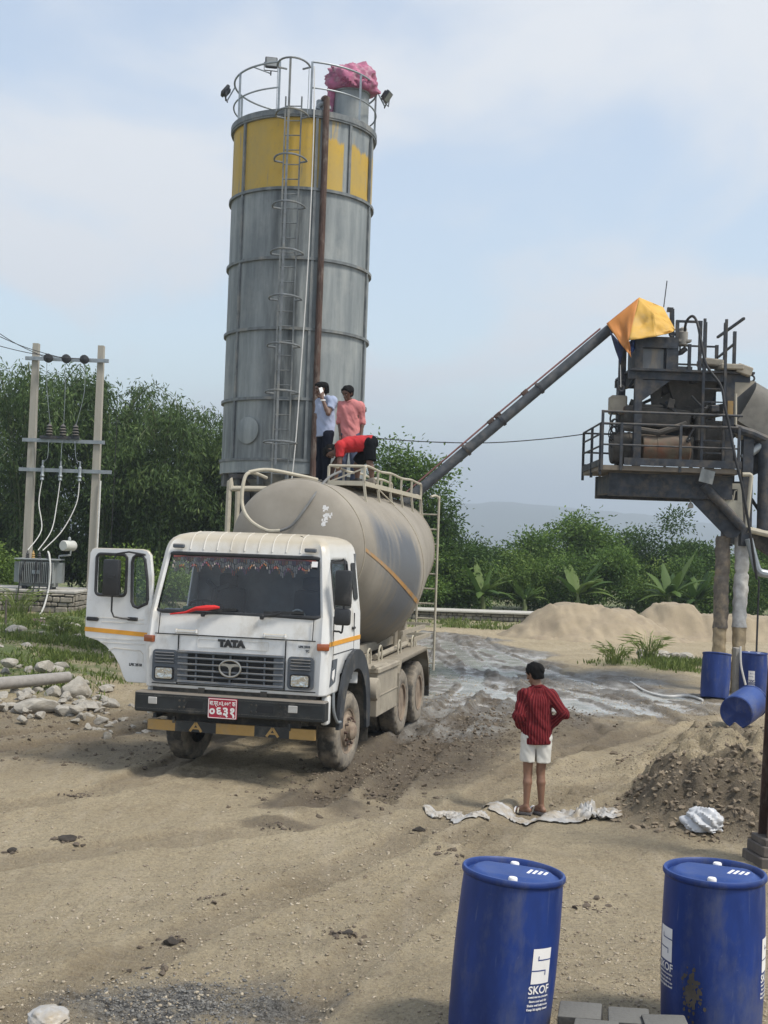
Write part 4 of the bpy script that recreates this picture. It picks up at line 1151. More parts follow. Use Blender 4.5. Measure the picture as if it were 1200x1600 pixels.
    sl.tube([F_(p, 0.031) for p in w1], 0.02, 8, closed=True); sl.tube([F_(p, 0.031) for p in w2], 0.02, 8, closed=True)
    sl.build('window_seal', M['black'], door)
    gq = MB(); gq.add([F_(p, 0.0) for p in w2], [tuple(range(len(w2)))]); gq.build('quarter_window', M['glass'], door, recalc=False)
    sp2 = MB(); sp2.prism([(0.0, 1.665), (0.93, 1.70), (0.928, 1.755), (0.0, 1.72)], 0.004, Dm @ Matrix.Translation((0, 0, 0.0305))); sp2.build('orange_stripe', M['orange'], door)
    hd = MB(); hd.box(F_((0.82, 1.86), 0.045), (0.17, 0.03, 0.05), DM.to_3x3(), 0, 0.012); hd.build('door_handle', M['black'], door)
    gr = MB()
    for zz, x0, x1 in ((1.88, 0.10, 0.86), (1.83, 0.10, 0.70), (1.62, 0.08, 0.86), (1.57, 0.08, 0.70)): gr.box(F_(((x0 + x1) / 2, zz), 0.031), (x1 - x0, 0.010, 0.012), DM.to_3x3(), 0, 0.003)
    pth = [(0.58, 1.47), (0.50, 1.505), (0.14, 1.485), (0.10, 1.45), (0.10, 1.28)]
    gr.tube([F_(p, 0.03) for p in pth], 0.008, 5)
    gr.build('door_rib', M['white'], door)
    text_mesh('door_mark', 'LPK 2518', 0.045, Dm @ Matrix.Translation((0.2, 1.31, 0.0305)) @ Matrix.Scale(-1, 4, (1, 0, 0)) if False else Dm @ Matrix.Translation((0.2, 1.31, 0.031)) @ Matrix.Diagonal((-1, 1, 1, 1)), M['black'], door, 0.001, bold=0.003)
    mr = MB(); mr.tube([F_(p, z) for p, z in [((0.12, 2.70), 0.03), ((0.30, 2.73), 0.13), ((0.46, 2.70), 0.16), ((0.49, 2.62), 0.17), ((0.49, 1.98), 0.17), ((0.46, 1.91), 0.16), ((0.36, 1.89), 0.10), ((0.27, 1.885), 0.03)]], 0.012, 8)
    mr.box(F_((0.26, 1.885), 0.04), (0.14, 0.04, 0.045), DM.to_3x3(), 0, 0.01)
    mr.build('mirror_arm', M['black'], door)
    q = MB(); q.box(F_((0.49, 2.40), 0.20), (0.225, 0.09, 0.46), DM.to_3x3(), 0, 0.03, 2); q.box(F_((0.47, 2.41), 0.25), (0.09, 0.012, 0.05), DM.to_3x3(), 0, 0.004)
    q.build('mirror', M['black'], door)
    return T


def lens_mat():
    m, nt, N, L, B = new_mat('headlight_lens')
    B.inputs['Base Color'].default_value = (0.55, 0.56, 0.55, 1); B.inputs['Roughness'].default_value = 0.12
    B.inputs['Metallic'].default_value = 0.75; B.inputs['Coat Weight'].default_value = 0.6
    tc = N.new('ShaderNodeTexCoord'); n = N.new('ShaderNodeTexNoise'); n.inputs['Scale'].default_value = 18
    L.new(tc.outputs['Object'], n.inputs['Vector'])
    b = N.new('ShaderNodeBump'); b.inputs['Strength'].default_value = 0.5; b.inputs['Distance'].default_value = 0.02
    L.new(n.outputs['Fac'], b.inputs['Height']); L.new(b.outputs[0], B.inputs['Normal'])
    return m


M['lens'] = lens_mat()
truck = build_truck()
# ------------------------------------------------------------------ cement silo
def silo_mat():
    m, nt, N, L, B = new_mat('weathered_silo')
    tc = N.new('ShaderNodeTexCoord')
    def noise(sc, st, det=7, dist=0.0):
        mp = N.new('ShaderNodeMapping'); mp.inputs['Scale'].default_value = st; L.new(tc.outputs['Object'], mp.inputs[0])
        n = N.new('ShaderNodeTexNoise'); n.inputs['Scale'].default_value = sc; n.inputs['Detail'].default_value = det; n.inputs['Roughness'].default_value = 0.65
        n.inputs['Distortion'].default_value = dist
        L.new(mp.outputs[0], n.inputs['Vector']); return n.outputs['Fac']
    def ramp(v, a, b, c=0., d=1.):
        r = N.new('ShaderNodeMapRange'); r.inputs[1].default_value = a; r.inputs[2].default_value = b; r.inputs[3].default_value = c; r.inputs[4].default_value = d
        L.new(v, r.inputs[0]); return r.outputs[0]
    def mix(f, a, b):
        x = N.new('ShaderNodeMixRGB')
        L.new(f, x.inputs[0])
        for i, c in ((1, a), (2, b)):
            if isinstance(c, tuple): x.inputs[i].default_value = (*c, 1)
            else: L.new(c, x.inputs[i])
        return x.outputs[0]
    streak = noise(2.6, (1.6, 1.6, 0.16)); blot = noise(1.3, (1, 1, .7)); fine = noise(14, (1, 1, .5))
    at = N.new('ShaderNodeAttribute'); at.attribute_name = 'soot_shade'
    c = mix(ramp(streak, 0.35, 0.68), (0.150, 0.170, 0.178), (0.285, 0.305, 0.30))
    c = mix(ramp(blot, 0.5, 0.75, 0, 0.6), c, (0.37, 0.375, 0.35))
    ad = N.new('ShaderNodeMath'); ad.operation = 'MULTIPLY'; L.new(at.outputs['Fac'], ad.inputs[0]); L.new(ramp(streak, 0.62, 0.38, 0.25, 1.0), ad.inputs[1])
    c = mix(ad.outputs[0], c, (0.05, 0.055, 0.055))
    c = mix(ramp(fine, 0.6, 0.78, 0, .35), c, (0.10, 0.085, 0.07))
    ye = N.new('ShaderNodeAttribute'); ye.attribute_name = 'yellow'
    yn = N.new('ShaderNodeMath'); yn.operation = 'ADD'; yn.use_clamp = True
    ys = N.new('ShaderNodeMath'); ys.operation = 'SUBTRACT'; L.new(ramp(streak, 0.2, 0.8, 0, .9), ys.inputs[0]); ys.inputs[1].default_value = 0.40
    L.new(ye.outputs['Fac'], yn.inputs[0]); L.new(ys.outputs[0], yn.inputs[1])
    ym = N.new('ShaderNodeMath'); ym.operation = 'MULTIPLY'; L.new(ramp(yn.outputs[0], 0.42, 0.62), ym.inputs[0]); L.new(ramp(ye.outputs['Fac'], 0.05, 0.1), ym.inputs[1])
    ycol = mix(ramp(blot, 0.4, 0.65), (0.47, 0.30, 0.040), (0.40, 0.28, 0.075))
    ycol = mix(ramp(fine, 0.55, 0.75, 0, 0.5), ycol, (0.26, 0.19, 0.08))
    c = mix(ym.outputs[0], c, ycol)
    L.new(c, B.inputs['Base Color'])
    B.inputs['Roughness'].default_value = 0.6; B.inputs['Metallic'].default_value = 0.1
    bp = N.new('ShaderNodeBump'); bp.inputs['Strength'].default_value = 0.15; bp.inputs['Distance'].default_value = 0.03
    L.new(streak, bp.inputs['Height']); L.new(bp.outputs[0], B.inputs['Normal'])
    return m


M['silo'] = silo_mat()
M['silotrim'] = pmat('silo_flange', (0.15, 0.165, 0.17), 0.6, var=0.2, dirt=(0.26, 0.24, 0.2), dirt_amt=0.35, dirt_scale=3, stretch=(1, 1, .5))


M['hoop'] = pmat('dull_hoop', (0.17, 0.185, 0.195), 0.7, var=0.2, dirt=(0.27, 0.25, 0.2), dirt_amt=0.35, dirt_scale=2)


def build_silo():
    cx, cy, r = -2.08, 27.0, 1.56
    T = thing('cement_silo', (cx, cy, 0), 0, 'tall round grey steel cement silo with a worn yellow band at its top', 'silo')
    zr = [4.66, 5.95, 7.43, 8.92, 10.40, 11.95]
    seg = 120
    v = []; so = []; ye = []
    zs = []
    for a, b in zip([4.42] + zr, zr + [12.05]): zs += list(np.linspace(a, b, 8, endpoint=False))
    zs += [12.05, 10.365, 10.41, 11.915]; zs.sort()
    for z in zs:
        for k in range(seg):
            a = 2 * math.pi * k / seg
            u = math.degrees(math.atan2(math.cos(a), -math.sin(a)))      # 0 faces the camera, + to the right
            rr = r - (0.02 if 10.45 < z < 11.9 and (k % 6) in (0,) else 0)
            v.append((rr * math.cos(a), rr * math.sin(a), z))
            s_ = 0.95 * math.exp(-((u + 4) / 13.0) ** 2) + 0.35 * math.exp(-((z - 4.9) / 0.55) ** 2) + (0.22 if u < 18 else 0)  # dark by the ladder and low down; left side darkened as painted shade
            so.append(min(1, s_))
            yy = 0.0
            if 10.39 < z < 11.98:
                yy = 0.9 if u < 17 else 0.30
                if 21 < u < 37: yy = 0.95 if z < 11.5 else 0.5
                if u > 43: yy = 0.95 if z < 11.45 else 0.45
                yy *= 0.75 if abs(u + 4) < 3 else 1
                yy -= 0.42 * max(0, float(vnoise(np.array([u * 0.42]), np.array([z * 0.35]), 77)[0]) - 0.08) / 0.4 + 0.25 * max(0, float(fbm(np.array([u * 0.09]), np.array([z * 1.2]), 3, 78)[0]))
            ye.append(yy)
    f = [(j * seg + k, j * seg + (k + 1) % seg, (j + 1) * seg + (k + 1) % seg, (j + 1) * seg + k) for j in range(len(zs) - 1) for k in range(seg)]
    f += [tuple(range(seg))[::-1], tuple((len(zs) - 1) * seg + k for k in range(seg))]
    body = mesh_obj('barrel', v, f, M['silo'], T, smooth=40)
    for n, d in (('soot_shade', so), ('yellow', ye)):
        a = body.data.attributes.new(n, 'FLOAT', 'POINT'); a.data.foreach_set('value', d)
    for z in zr:
        MB().lathe([(r - 0.01, z - 0.035), (r + 0.055, z - 0.03), (r + 0.055, z - 0.005), (r + 0.055, z + 0.03), (r - 0.01, z + 0.035)], 96).build('ring_flange', M['silotrim'], body)
    def at(u, z, off=0.0): return Vector(((r + off) * math.sin(R(u)), -(r + off) * math.cos(R(u)), z))
    for u in (-49, 14, 43, 73, -100, 110, 160, -150):
        for a, b in zip(zr[:-1], zr[1:]):
            if (u == 43 and b < 11) or (u == 14 and a > 11.9): continue
            MB().beam(at(u, a + 0.03, 0.02), at(u, b - 0.03, 0.02), 0.06, 0.05, up=at(u, 0).normalized()).build('panel_flange', M['silotrim'], body)
    # manhole cover low on the left
    MB().lathe([(0.25, 0.0), (0.25, 0.05), (0.285, 0.05), (0.285, 0.075), (0.23, 0.085), (0.001, 0.10)], 28, frame(at(-33, 5.27, -0.03), (math.cos(R(-33)), math.sin(R(-33)), 0), (0, 0, 1))).build('manhole', M['silo'], T)
    # skirt, cone and legs
    MB().lathe([(r + 0.03, 4.38), (r + 0.03, 4.66), (r - 0.05, 4.66)], 96).build('skirt', M['silo'], T)
    MB().lathe([(r - 0.05, 4.45), (0.22, 2.4), (0.22, 2.1), (0.001, 2.1)], 48).build('cone', M['silotrim'], T)
    for a in (45, 135, 225, 315):
        x, y = (r - 0.25) * math.cos(R(a)), (r - 0.25) * math.sin(R(a))
        MB().box((x, y, 2.1), (0.26, 0.26, 4.5)).box((x, y, 4.3), (0.6, 0.6, 0.1)).build('leg', M['steel'], T)
    b = MB(); c = r - 0.25; q = c * math.cos(R(45))
    for s1, s2 in (((-q, -q), (q, -q)), ((q, -q), (q, q)), ((-q, q), (q, q)), ((-q, -q), (-q, q))):
        b.beam((*s1, 3.2), (*s2, 3.2), 0.12, 0.12); b.beam((*s1, 0.6), (*s2, 3.1), 0.08, 0.08)
    b.build('leg_brace', M['steel'], T)
    for k in range(16):
        u = k * 22.5
        MB().box(at(u, 4.26, -0.15), (0.05, 0.3, 0.26), rotm(0, 0, R(u))).build('skirt_bracket', M['silotrim'], T)
    # ladder with hooped cage
    lu = -4.0
    lx = 0.17
    base = at(lu, 0, 0.13); t = Vector((math.cos(R(lu)), math.sin(R(lu)), 0)); o = Vector((math.sin(R(lu)), -math.cos(R(lu)), 0))
    ld = MB()
    for s in (-1, 1): ld.beam(base + t * s * lx + Vector((0, 0, 2.6)), base + t * s * lx + Vector((0, 0, 12.3)), 0.03, 0.05)
    z = 2.8
    while z < 12.2:
        ld.tube([base - t * lx + Vector((0, 0, z)), base + t * lx + Vector((0, 0, z))], 0.013, 6); z += 0.31
    lad = ld.build('ladder', M['silotrim'], T)
    zh = [4.99, 6.03, 7.0, 7.99, 8.94, 9.92, 10.9, 11.84, 12.89]
    for z in zh:
        hp = [base + t * s_ + o * o_ + Vector((0, 0, z)) for s_, o_ in [(-lx, 0)] + [(-0.34 * math.cos(R(a)), 0.10 + 0.52 * math.sin(R(a))) for a in range(0, 181, 15)] + [(lx, 0)]]
        MB().tube(hp, 0.022, 6).build('cage_hoop', M['hoop'], lad)
    MB().beam(base + o * 0.62 + Vector((0, 0, 4.5)), base + o * 0.62 + Vector((0, 0, 12.89)), 0.045, 0.015, up=o).build('cage_strip', M['hoop'], lad)
    for s in (-1, 1): MB().beam(base + t * s * 0.33 + o * 0.2 + Vector((0, 0, 11.84)), base + t * s * 0.33 + o * 0.2 + Vector((0, 0, 12.89)), 0.012, 0.03).build('cage_strip', M['galv'], lad)
    # filling pipe, rusty, and the bend on the roof
    fp = smoothpath([at(20, 2.2, 0.10), at(20, 6, 0.10), at(20, 10, 0.10), at(20, 12.12, 0.10), at(20, 12.34, 0.05), at(21, 12.42, -0.2)], 5)
    MB().tube(fp, 0.068, 10).build('filling_pipe', M['rust'], T)
    MB().tube(arc(tuple(at(19, 12.15, -0.05)), 0.12, 0, 180, 8), 0.05, 8).lathe([(0.08, 0), (0.08, 0.3), (0.06, 0.32), (0.001, 0.33)], 12, Matrix.Translation(at(17, 12.05, -0.15))).build('pipe_bend', M['galv'], T)
    MB().tube(smoothpath([at(10, 13.0, 0.05), at(11, 11.5, 0.12), at(10.5, 9, 0.14), at(8.5, 7, 0.16), at(6.5, 5.2, 0.2), at(4.5, 4.2, 0.2)], 5), 0.012, 6).build('rope', M['whitepipe'], T)
    # roof, railing
    MB().lathe([(r + 0.07, 11.96), (r + 0.07, 12.08), (r - 0.1, 12.10), (0.001, 12.22)], 72).build('roof', M['silotrim'], T)
    rr = r + 0.03; g0 = 12.5
    for z in (12.55, 13.10):
        pts = [Vector((rr * math.sin(R(u)), -rr * math.cos(R(u)), z)) for u in np.linspace(lu + g0, lu + 360 - g0, 80)]
        MB().tube(pts, 0.022 if z > 13 else 0.018, 8).build('rail', M['galv'], T)
    for u in (lu + g0, 52, 100, 150, -160, -110, -60, lu - g0):
        MB().beam(at(u, 12.05, 0.03), at(u, 13.1, 0.03), 0.045, 0.045).build('rail_post', M['galv'], T)
    # filter drum
    fx, fy = 1.03, -0.30
    MB().lathe([(0.40, 12.1), (0.40, 12.88), (0.43, 12.88), (0.43, 12.93), (0.3, 13.0), (0.001, 13.02)], 36, Matrix.Translation((fx, fy, 0))).build('dust_filter', M['silo'], T)
    return T, (cx, cy, r, fx, fy), at


silo, SILO, silo_at = build_silo()


def floodlight(pos, az, tilt, label):
    T = thing('floodlight', pos, az, label, 'floodlight', 'floodlights on the silo railing')
    m4 = Matrix.Rotation(tilt, 3, 'X')
    MB().box(m4 @ Vector((0, 0, 0)), (0.27, 0.075, 0.25), m4, 0, 0.02, 2).box(m4 @ Vector((0, 0.06, 0)), (0.2, 0.06, 0.18), m4, 0, 0.01).build('housing', M['steel'], T)
    MB().box(m4 @ Vector((0, -0.039, 0)), (0.22, 0.006, 0.2), m4).build('lamp_glass', pmat('lamp_glass', (0.22, 0.23, 0.23), 0.25), T)
    MB().tube([(-0.15, 0, 0), (-0.15, 0.02, -0.17), (0.15, 0.02, -0.17), (0.15, 0, 0)], 0.012, 6).tube([(0, 0.02, -0.17), (0, 0.06, -0.26)], 0.015, 6).build('bracket', M['steel'], T)
    w = Vector(pos); c = Vector((SILO[0], SILO[1], 0)); d = Vector((w.x - c.x, w.y - c.y, 0)).normalized() * (SILO[2] + 0.03)
    rim = Matrix.Rotation(-az, 3, 'Z') @ (Vector((c.x + d.x, c.y + d.y, 13.10)) - w)
    MB().tube([(0, 0.05, -0.22), tuple(rim)], 0.016, 6).build('arm', M['galv'], T)


_sc = Vector((SILO[0], SILO[1], 0))
floodlight(P(424, 98, 26.2), R(10), R(-12), 'square floodlight facing the camera beside the ladder hoop on the silo top')
floodlight(P(352, 142, 27.0), R(-80), R(-38), 'floodlight tilted outwards at the left end of the silo railing')
floodlight(P(605, 151, 26.9), R(70), R(35), 'thin floodlight seen edge on at the right of the silo railing')


# crumpled cloth lumps: sphere pushed about by ridged noise
def crumple(name, mat, radii, seed=0, amp=0.22, n=48, squash=None, parent=None, freq=2.2, ridge=True):
    v = []; f = []
    m_ = n // 2
    for j in range(m_ + 1):
        th = math.pi * j / m_
        for i in range(n):
            ph = 2 * math.pi * i / n
            v.append((math.sin(th) * math.cos(ph), math.sin(th) * math.sin(ph), math.cos(th)))
    v = np.array(v)
    a = fbm(v[:, 0] * freq + v[:, 2] * 1.7, v[:, 1] * freq - v[:, 2] * 1.3, 4, seed)
    if ridge: a = np.abs(a) * 1.6 - 0.3
    b = fbm(v[:, 0] * freq * 2.5 - v[:, 2] * 3, v[:, 1] * freq * 2.5 + v[:, 2] * 2.1, 3, seed + 7)
    v = v * (1 + amp * a + amp * 0.35 * b)[:, None] * np.array(radii)
    if squash is not None: v[:, 2] = np.maximum(v[:, 2], squash)
    for j in range(m_):
        for i in range(n):
            k = (i + 1) % n
            f.append((j * n + i, (j + 1) * n + i, (j + 1) * n + k, j * n + k))
    return mesh_obj(name, v.tolist(), f, mat, parent, smooth=50)


M['pink'] = pmat('pink_cloth', (0.46, 0.12, 0.22), 0.85, var=0.15, scale=6, col2=(0.25, 0.11, 0.16), dirt=(0.55, 0.42, 0.44), dirt_amt=0.35, dirt_scale=4)
o = crumple('cloth_cover', M['pink'], (0.56, 0.54, 0.44), 5, 0.30, 64, squash=-0.22)
o.location = (SILO[0] + SILO[3] + 0.02, SILO[1] + SILO[4], 13.13)
MB().tube([(-0.42, -0.12, -0.1), (-0.46, -0.16, -0.45), (-0.44, -0.2, -0.8)], [0.11, 0.09, 0.03], 8).build('hanging_end', M['pink'], o)
tag(o, 'pink crumpled cloth tied over the filter drum on the silo top', 'cloth')
# frame pipe beside the silo leg, seen left of the tank
pf = MB(); a = P(356, 835, 24.6); a.z = 0; tp = P(358, 763, 24.6)
pf.tube(smoothpath([(tp.x, tp.y, 0.0), (tp.x, tp.y, tp.z - 0.12), (tp.x + 0.05, tp.y, tp.z - 0.03), (tp.x + 0.14, tp.y, tp.z), (tp.x + 1.4, tp.y, tp.z + 0.03)], 5), 0.055, 8)
pf.tube([(tp.x + 0.13, tp.y + 0.4, 0), (tp.x + 0.13, tp.y + 0.4, tp.z + 0.05)], 0.05, 8)
o = pf.build('pipe_frame', M['cream']); tag(o, 'cream pipe frame standing between the silo foot and the tank', 'pipe frame')

# ------------------------------------------------------------------ screw conveyor from silo to mixing tower
def build_auger():
    a = Vector((SILO[0] + 0.25, 27.0, 2.15)); b = P(953, 514, 27.0); m1 = P(655, 766, 27.0)
    a = m1 + (m1 - b) * 0.42
    T = thing('screw_conveyor', (a.x, a.y, 0), 0, 'long dark slanting screw conveyor tube rising from the silo foot to the yellow tarpaulin', 'conveyor')
    off = Vector((-a.x, -a.y, 0)); A = a + off; Bq = b + off; d = (Bq - A)
    MB().tube([A, Bq], 0.115, 20).build('tube', pmat('grey_tube', (0.085, 0.094, 0.105), 0.6, var=0.2, dirt=(0.15, 0.13, 0.11), dirt_amt=0.3, dirt_scale=3, spec=0.3), T)
    for t in (0.47, 0.60, 0.74):
        c = A + d * t; n = d.normalized()
        MB().tube([c - n * 0.03, c + n * 0.03], 0.140, 16).build('flange', M['steel'], T)
    up = Vector((-d.z, 0, d.x)).normalized()
    for t in (0.575, 0.60, 0.70): MB().box(A + d * t + up * 0.15, (0.16, 0.1, 0.09), rotm(0, -math.atan2(d.z, d.x), 0), 0, 0.01).build('bracket', M['rust'], T)
    MB().tube([A + d * 0.25 + up * 0.15, A + d * 0.62 + up * 0.17, A + d * 0.98 + up * 0.145], 0.02, 6).build('air_line', pmat('faded_red_pipe', (0.22, 0.10, 0.09), 0.7), T)
    MB().lathe([(0.16, -0.3), (0.16, 0.4), (0.001, 0.4)], 16, Matrix.Translation(A)).tube([A + Vector((0, 0, -0.3)), A + Vector((0, 0, -a.z + 0.0))], 0.09, 10).build('inlet', M['steel'], T)


build_auger()

# ------------------------------------------------------------------ mixing tower (batching plant)
def build_plant():
    ox, oy = 6.3, 27.0
    T = thing('mixing_tower', (ox, oy, 0), 0, 'dark steel concrete mixing tower with railed decks standing above the wrapped posts', 'mixing plant')
    off = Vector((-ox, -oy, 0))
    def Q(u, v, Y): return P(900 + u / 4, 430 + v / 4, Y) + off
    st = M['steel']
    def part(name, mb, mt=st, par=T): return mb.build(name, mt, par)
    Yf, Yb = 26.0, 28.3
    yf, yb = Yf - oy, Yb - oy
    XL = Q(155, 1100, Yf).x; XR = Q(1035, 1100, Yf).x; ZD = 4.72
    # deck and under-frame
    b = MB(); b.box(((XL + XR) / 2, (yf + yb) / 2, ZD + 0.06), (XR - XL, yb - yf, 0.10)); part('lower_deck', b, pmat('dirty_deck', (0.20, 0.165, 0.125), 0.85, dirt=(0.05, 0.05, 0.05), dirt_amt=0.4, dirt_scale=3, dust=DUST, dust_amt=.6))
    for y in (yf - 0.03, yb + 0.03): part('toe_board', MB().box(((XL + XR) / 2 + (0.25 if y < 0 else 0), y, ZD + 0.2), (XR - XL - (0.5 if y < 0 else 0), 0.02, 0.16)))
    part('toe_board', MB().box((XL - 0.01, (yf + yb) / 2, ZD + 0.16), (0.02, yb - yf, 0.14)))
    xl2, xr2 = Q(205, 1330, 26.3).x, Q(800, 1330, 26.3).x
    for y in (yf + 0.35, yb - 0.35): part('deck_beam', MB().beam((xl2, y, 4.44), (XR - 0.1, y, 4.44), 0.16, 0.50))
    for x in (xl2 + 0.08, (xl2 + XR) / 2, xr2): part('cross_beam', MB().beam((x, yf + 0.35, 4.46), (x, yb - 0.35, 4.46), 0.12, 0.40))
    # railing of the lower deck
    z3 = (5.98, 5.72, 5.27)
    def post(x, y, z0, z1, w=0.055): return part('rail_post', MB().beam((x, y, z0), (x, y, z1), w, w))
    for u in (165, 285, 655, 1020): post(Q(u, 1000, Yf).x, yf, ZD, 5.75 if u != 165 else 6.0)
    for zz, u0, u1 in ((5.98, 158, 1040), (5.72, 165, 1035), (5.27, 165, 1020)):
        part('rail', MB().tube([(Q(u0, 950, Yf).x, yf, zz), (Q(u1, 950, Yf).x, yf, zz)], 0.028 if zz > 5.3 else 0.02, 8))
    for y in (yf + 0.05, (yf + yb) / 2, yb): post(XL, y, ZD - 0.1, 5.73)
    for zz in (5.73, 5.5, 5.24): part('rail', MB().tube([(XL, yf + 0.05, zz), (XL, yb, zz)], 0.022, 8))
    for x in (XL + 0.4, 0.2, 1.2): post(x, yb, ZD, 5.75)
    for zz in (5.72, 5.27): part('rail', MB().tube([(XL, yb, zz), (XR, yb, zz)], 0.022, 8))
    # columns of the upper frame
    YA, YB_ = 26.5, 28.0
    zb = Q(400, 650, YA).z; zt = Q(400, 602, YA).z; zm = (zb + zt) / 2
    xc1, xc2, xc3 = Q(318, 900, YA).x, Q(383, 900, YA).x, Q(955, 900, YA).x
    for x, y, w in ((xc2, YA - oy, 0.16), (xc3, YA - oy, 0.18), (xc2 - 0.1, YB_ - oy, 0.16), (xc3, YB_ - oy, 0.18), (xc1, 27.2 - oy, 0.15)):
        part('column', MB().beam((x, y, ZD), (x, y, zb + (1.05 if x == xc1 else 0)), w, w))
    for y in (YA - oy, YB_ - oy): part('deck_beam', MB().beam((xc1 - 0.0, y, zm), (Q(1085, 630, YA).x, y, zm), 0.12, zt - zb))
    for x in (xc2, 0.4, xc3 + 0.05): part('cross_beam', MB().beam((x, YA - oy, zm), (x, YB_ - oy, zm), 0.1, 0.22))
    part('upper_deck', MB().box(((xc2 + xc3) / 2 + 0.15, 27.25 - oy, zt + 0.03), (xc3 - xc2 + 0.7, 1.8, 0.05)))
    part('lifting_eye', MB().tube([Q(1095, 645, YA) + Vector((0.07 * math.cos(a), 0, 0.07 * math.sin(a))) for a in np.linspace(0, 6.283, 16, endpoint=False)], 0.022, 6, closed=True))
    part('lifting_eye', MB().tube([Q(283, 708, YA) + Vector((0.06 * math.cos(a), 0, 0.06 * math.sin(a))) for a in np.linspace(0, 6.283, 16, endpoint=False)], 0.022, 6, closed=True))
    # hopper box on the upper deck
    bx0, bx1 = Q(370, 490, YA).x, Q(625, 490, YA).x; bz1 = Q(500, 388, YA).z
    b = MB(); w = bx1 - bx0; cx = (bx0 + bx1) / 2
    for x, ww in ((bx0 + 0.08, 0.16), (bx1 - 0.11, 0.22)): b.box((x, YA - oy - 0.02, (zt + bz1) / 2), (ww, 0.10, bz1 - zt))
    b.box((cx, YA - oy - 0.025, bz1 - 0.12), (w + 0.03, 0.12, 0.24))
    b.box((cx, YA - oy + 0.55, (zt + bz1) / 2 - 0.02), (w - 0.1, 1.0, bz1 - zt - 0.06))
    hop = part('hopper_box', b)
    part('access_panel', MB().box((cx - 0.05, YA - oy + 0.04, (zt + bz1) / 2 - 0.1), (w * 0.52, 0.03, bz1 - zt - 0.3)), pmat('worn_panel', (0.12, 0.125, 0.13), 0.5, var=0.1, dirt=(0.24, 0.18, 0.11), dirt_amt=0.5, dirt_scale=2, stretch=(2, 1, .5)), hop)
    for u in (395, 600): part('lifting_eye', MB().tube([Q(u, 368, YA) + Vector((0.055 * math.cos(a), 0, 0.055 * math.sin(a))) for a in np.linspace(0, 6.283, 16, endpoint=False)], 0.022, 6, closed=True))
    # upper railing
    zr1, zr2, zr3 = Q(700, 290, YA).z, Q(780, 387, YA).z, Q(780, 510, YA).z
    for u, z1 in ((630, zr1), (775, zr1), (710, zr2), (805, zr1), (880, zr2), (932, zr1), (990, zr1)):
        y = YA - oy if u in (630, 775, 805, 932) else YB_ - oy
        x = Q(u, 450, y + oy).x
        post(x, y, zt, z1 if y < 0 else z1 + 0.1, 0.07)
    xa, xb = Q(625, 290, YA).x, Q(790, 290, YA).x
    part('rail', MB().beam((xa, YA - oy, zr1), (xb, YA - oy, zr1), 0.05, 0.05))
    for zz in (zr2, zr3): part('rail', MB().beam((xa + .2, YB_ - oy, zz + 0.06), (Q(890, 387, YB_).x, YB_ - oy, zz + 0.06), 0.04, 0.04))
    part('rail', MB().beam(Q(885, 388, YB_), Q(1050, 270, 25.6), 0.05, 0.05)); part('rail', MB().beam(Q(890, 512, YB_), Q(985, 432, 25.9), 0.04, 0.04))
    part('toe_board', MB().box((Q(720, 548, YA).x, YB_ - oy, zt + 0.28), (0.8, 0.04, 0.2)))
    # vertical ladder
    lad = MB(); xr0, xr1 = Q(795, 700, 26.1).x, Q(930, 700, 26.1).x
    for x in (xr0, xr1): lad.beam((x, 26.1 - oy, ZD + 0.1), (x, 26.1 - oy, zr1), 0.055, 0.05)
    for v_ in (710, 793, 875, 955, 1035, 1112): lad.beam((xr0, 26.1 - oy, Q(860, v_, 26.1).z), (xr1, 26.1 - oy, Q(860, v_, 26.1).z), 0.03, 0.03)
    part('ladder', lad)
    # weighing hopper, mixer and drums
    dm = pmat('cement_caked', (0.085, 0.076, 0.065), 0.9, var=0.2, scale=4, dirt=(0.045, 0.042, 0.04), dirt_amt=0.45, dirt_scale=3, bump=0.6, bscale=14, dust=DUST, dust_amt=.35)
    rm = pmat('rusted_yellow', (0.15, 0.115, 0.07), 0.8, var=0.2, dirt=(0.15, 0.06, 0.03), dirt_amt=0.55, dirt_scale=4, dust=DUST, dust_amt=.5)
    h = MB(); c0 = Q(700, 665, 27.3); top = [(-0.62, -0.55), (0.55, -0.55), (0.55, 0.6), (-0.62, 0.6)]; bot = [(-0.28, -0.2), (0.25, -0.2), (0.25, 0.25), (-0.28, 0.25)]
    h.v += [(c0.x + x, c0.y + y, c0.z) for x, y in top] + [(c0.x + x + 0.1, c0.y + y, c0.z - 0.95) for x, y in bot]
    h.f += [(0, 1, 5, 4), (1, 2, 6, 5), (2, 3, 7, 6), (3, 0, 4, 7), (4, 5, 6, 7), (0, 3, 2, 1)]; h.m += [0] * 6
    part('weigh_hopper', h, dm)
    def hcyl(u0, v0, u1, v1, Y, mt, name, axis='x'):
        a = Q(u0, (v0 + v1) / 2, Y); c = Q(u1, (v0 + v1) / 2, Y); r_ = (Q(u0, v0, Y).z - Q(u0, v1, Y).z) / 2
        L_ = c.x - a.x
        m4 = Matrix(((0, 0, 1, a.x), (1, 0, 0, a.y), (0, 1, 0, (a.z + c.z) / 2), (0, 0, 0, 1)))
        return part(name, MB().lathe([(r_ * 0.7, 0.0), (r_ * 0.95, 0.02), (r_, 0.05), (r_, L_ * 0.3), (r_ * 1.04, L_ * 0.3), (r_ * 1.04, L_ * 0.34), (r_, L_ * 0.34), (r_, L_ * 0.75), (r_ * 1.04, L_ * 0.75), (r_ * 1.04, L_ * 0.8), (r_, L_ * 0.8), (r_, L_ - 0.05), (r_ * 0.7, L_)], 30, m4), mt)
    hcyl(215, 985, 560, 1185, 27.0, dm, 'mixer_drum')
    hcyl(400, 1000, 705, 1190, 26.75, rm, 'mixer_drum')
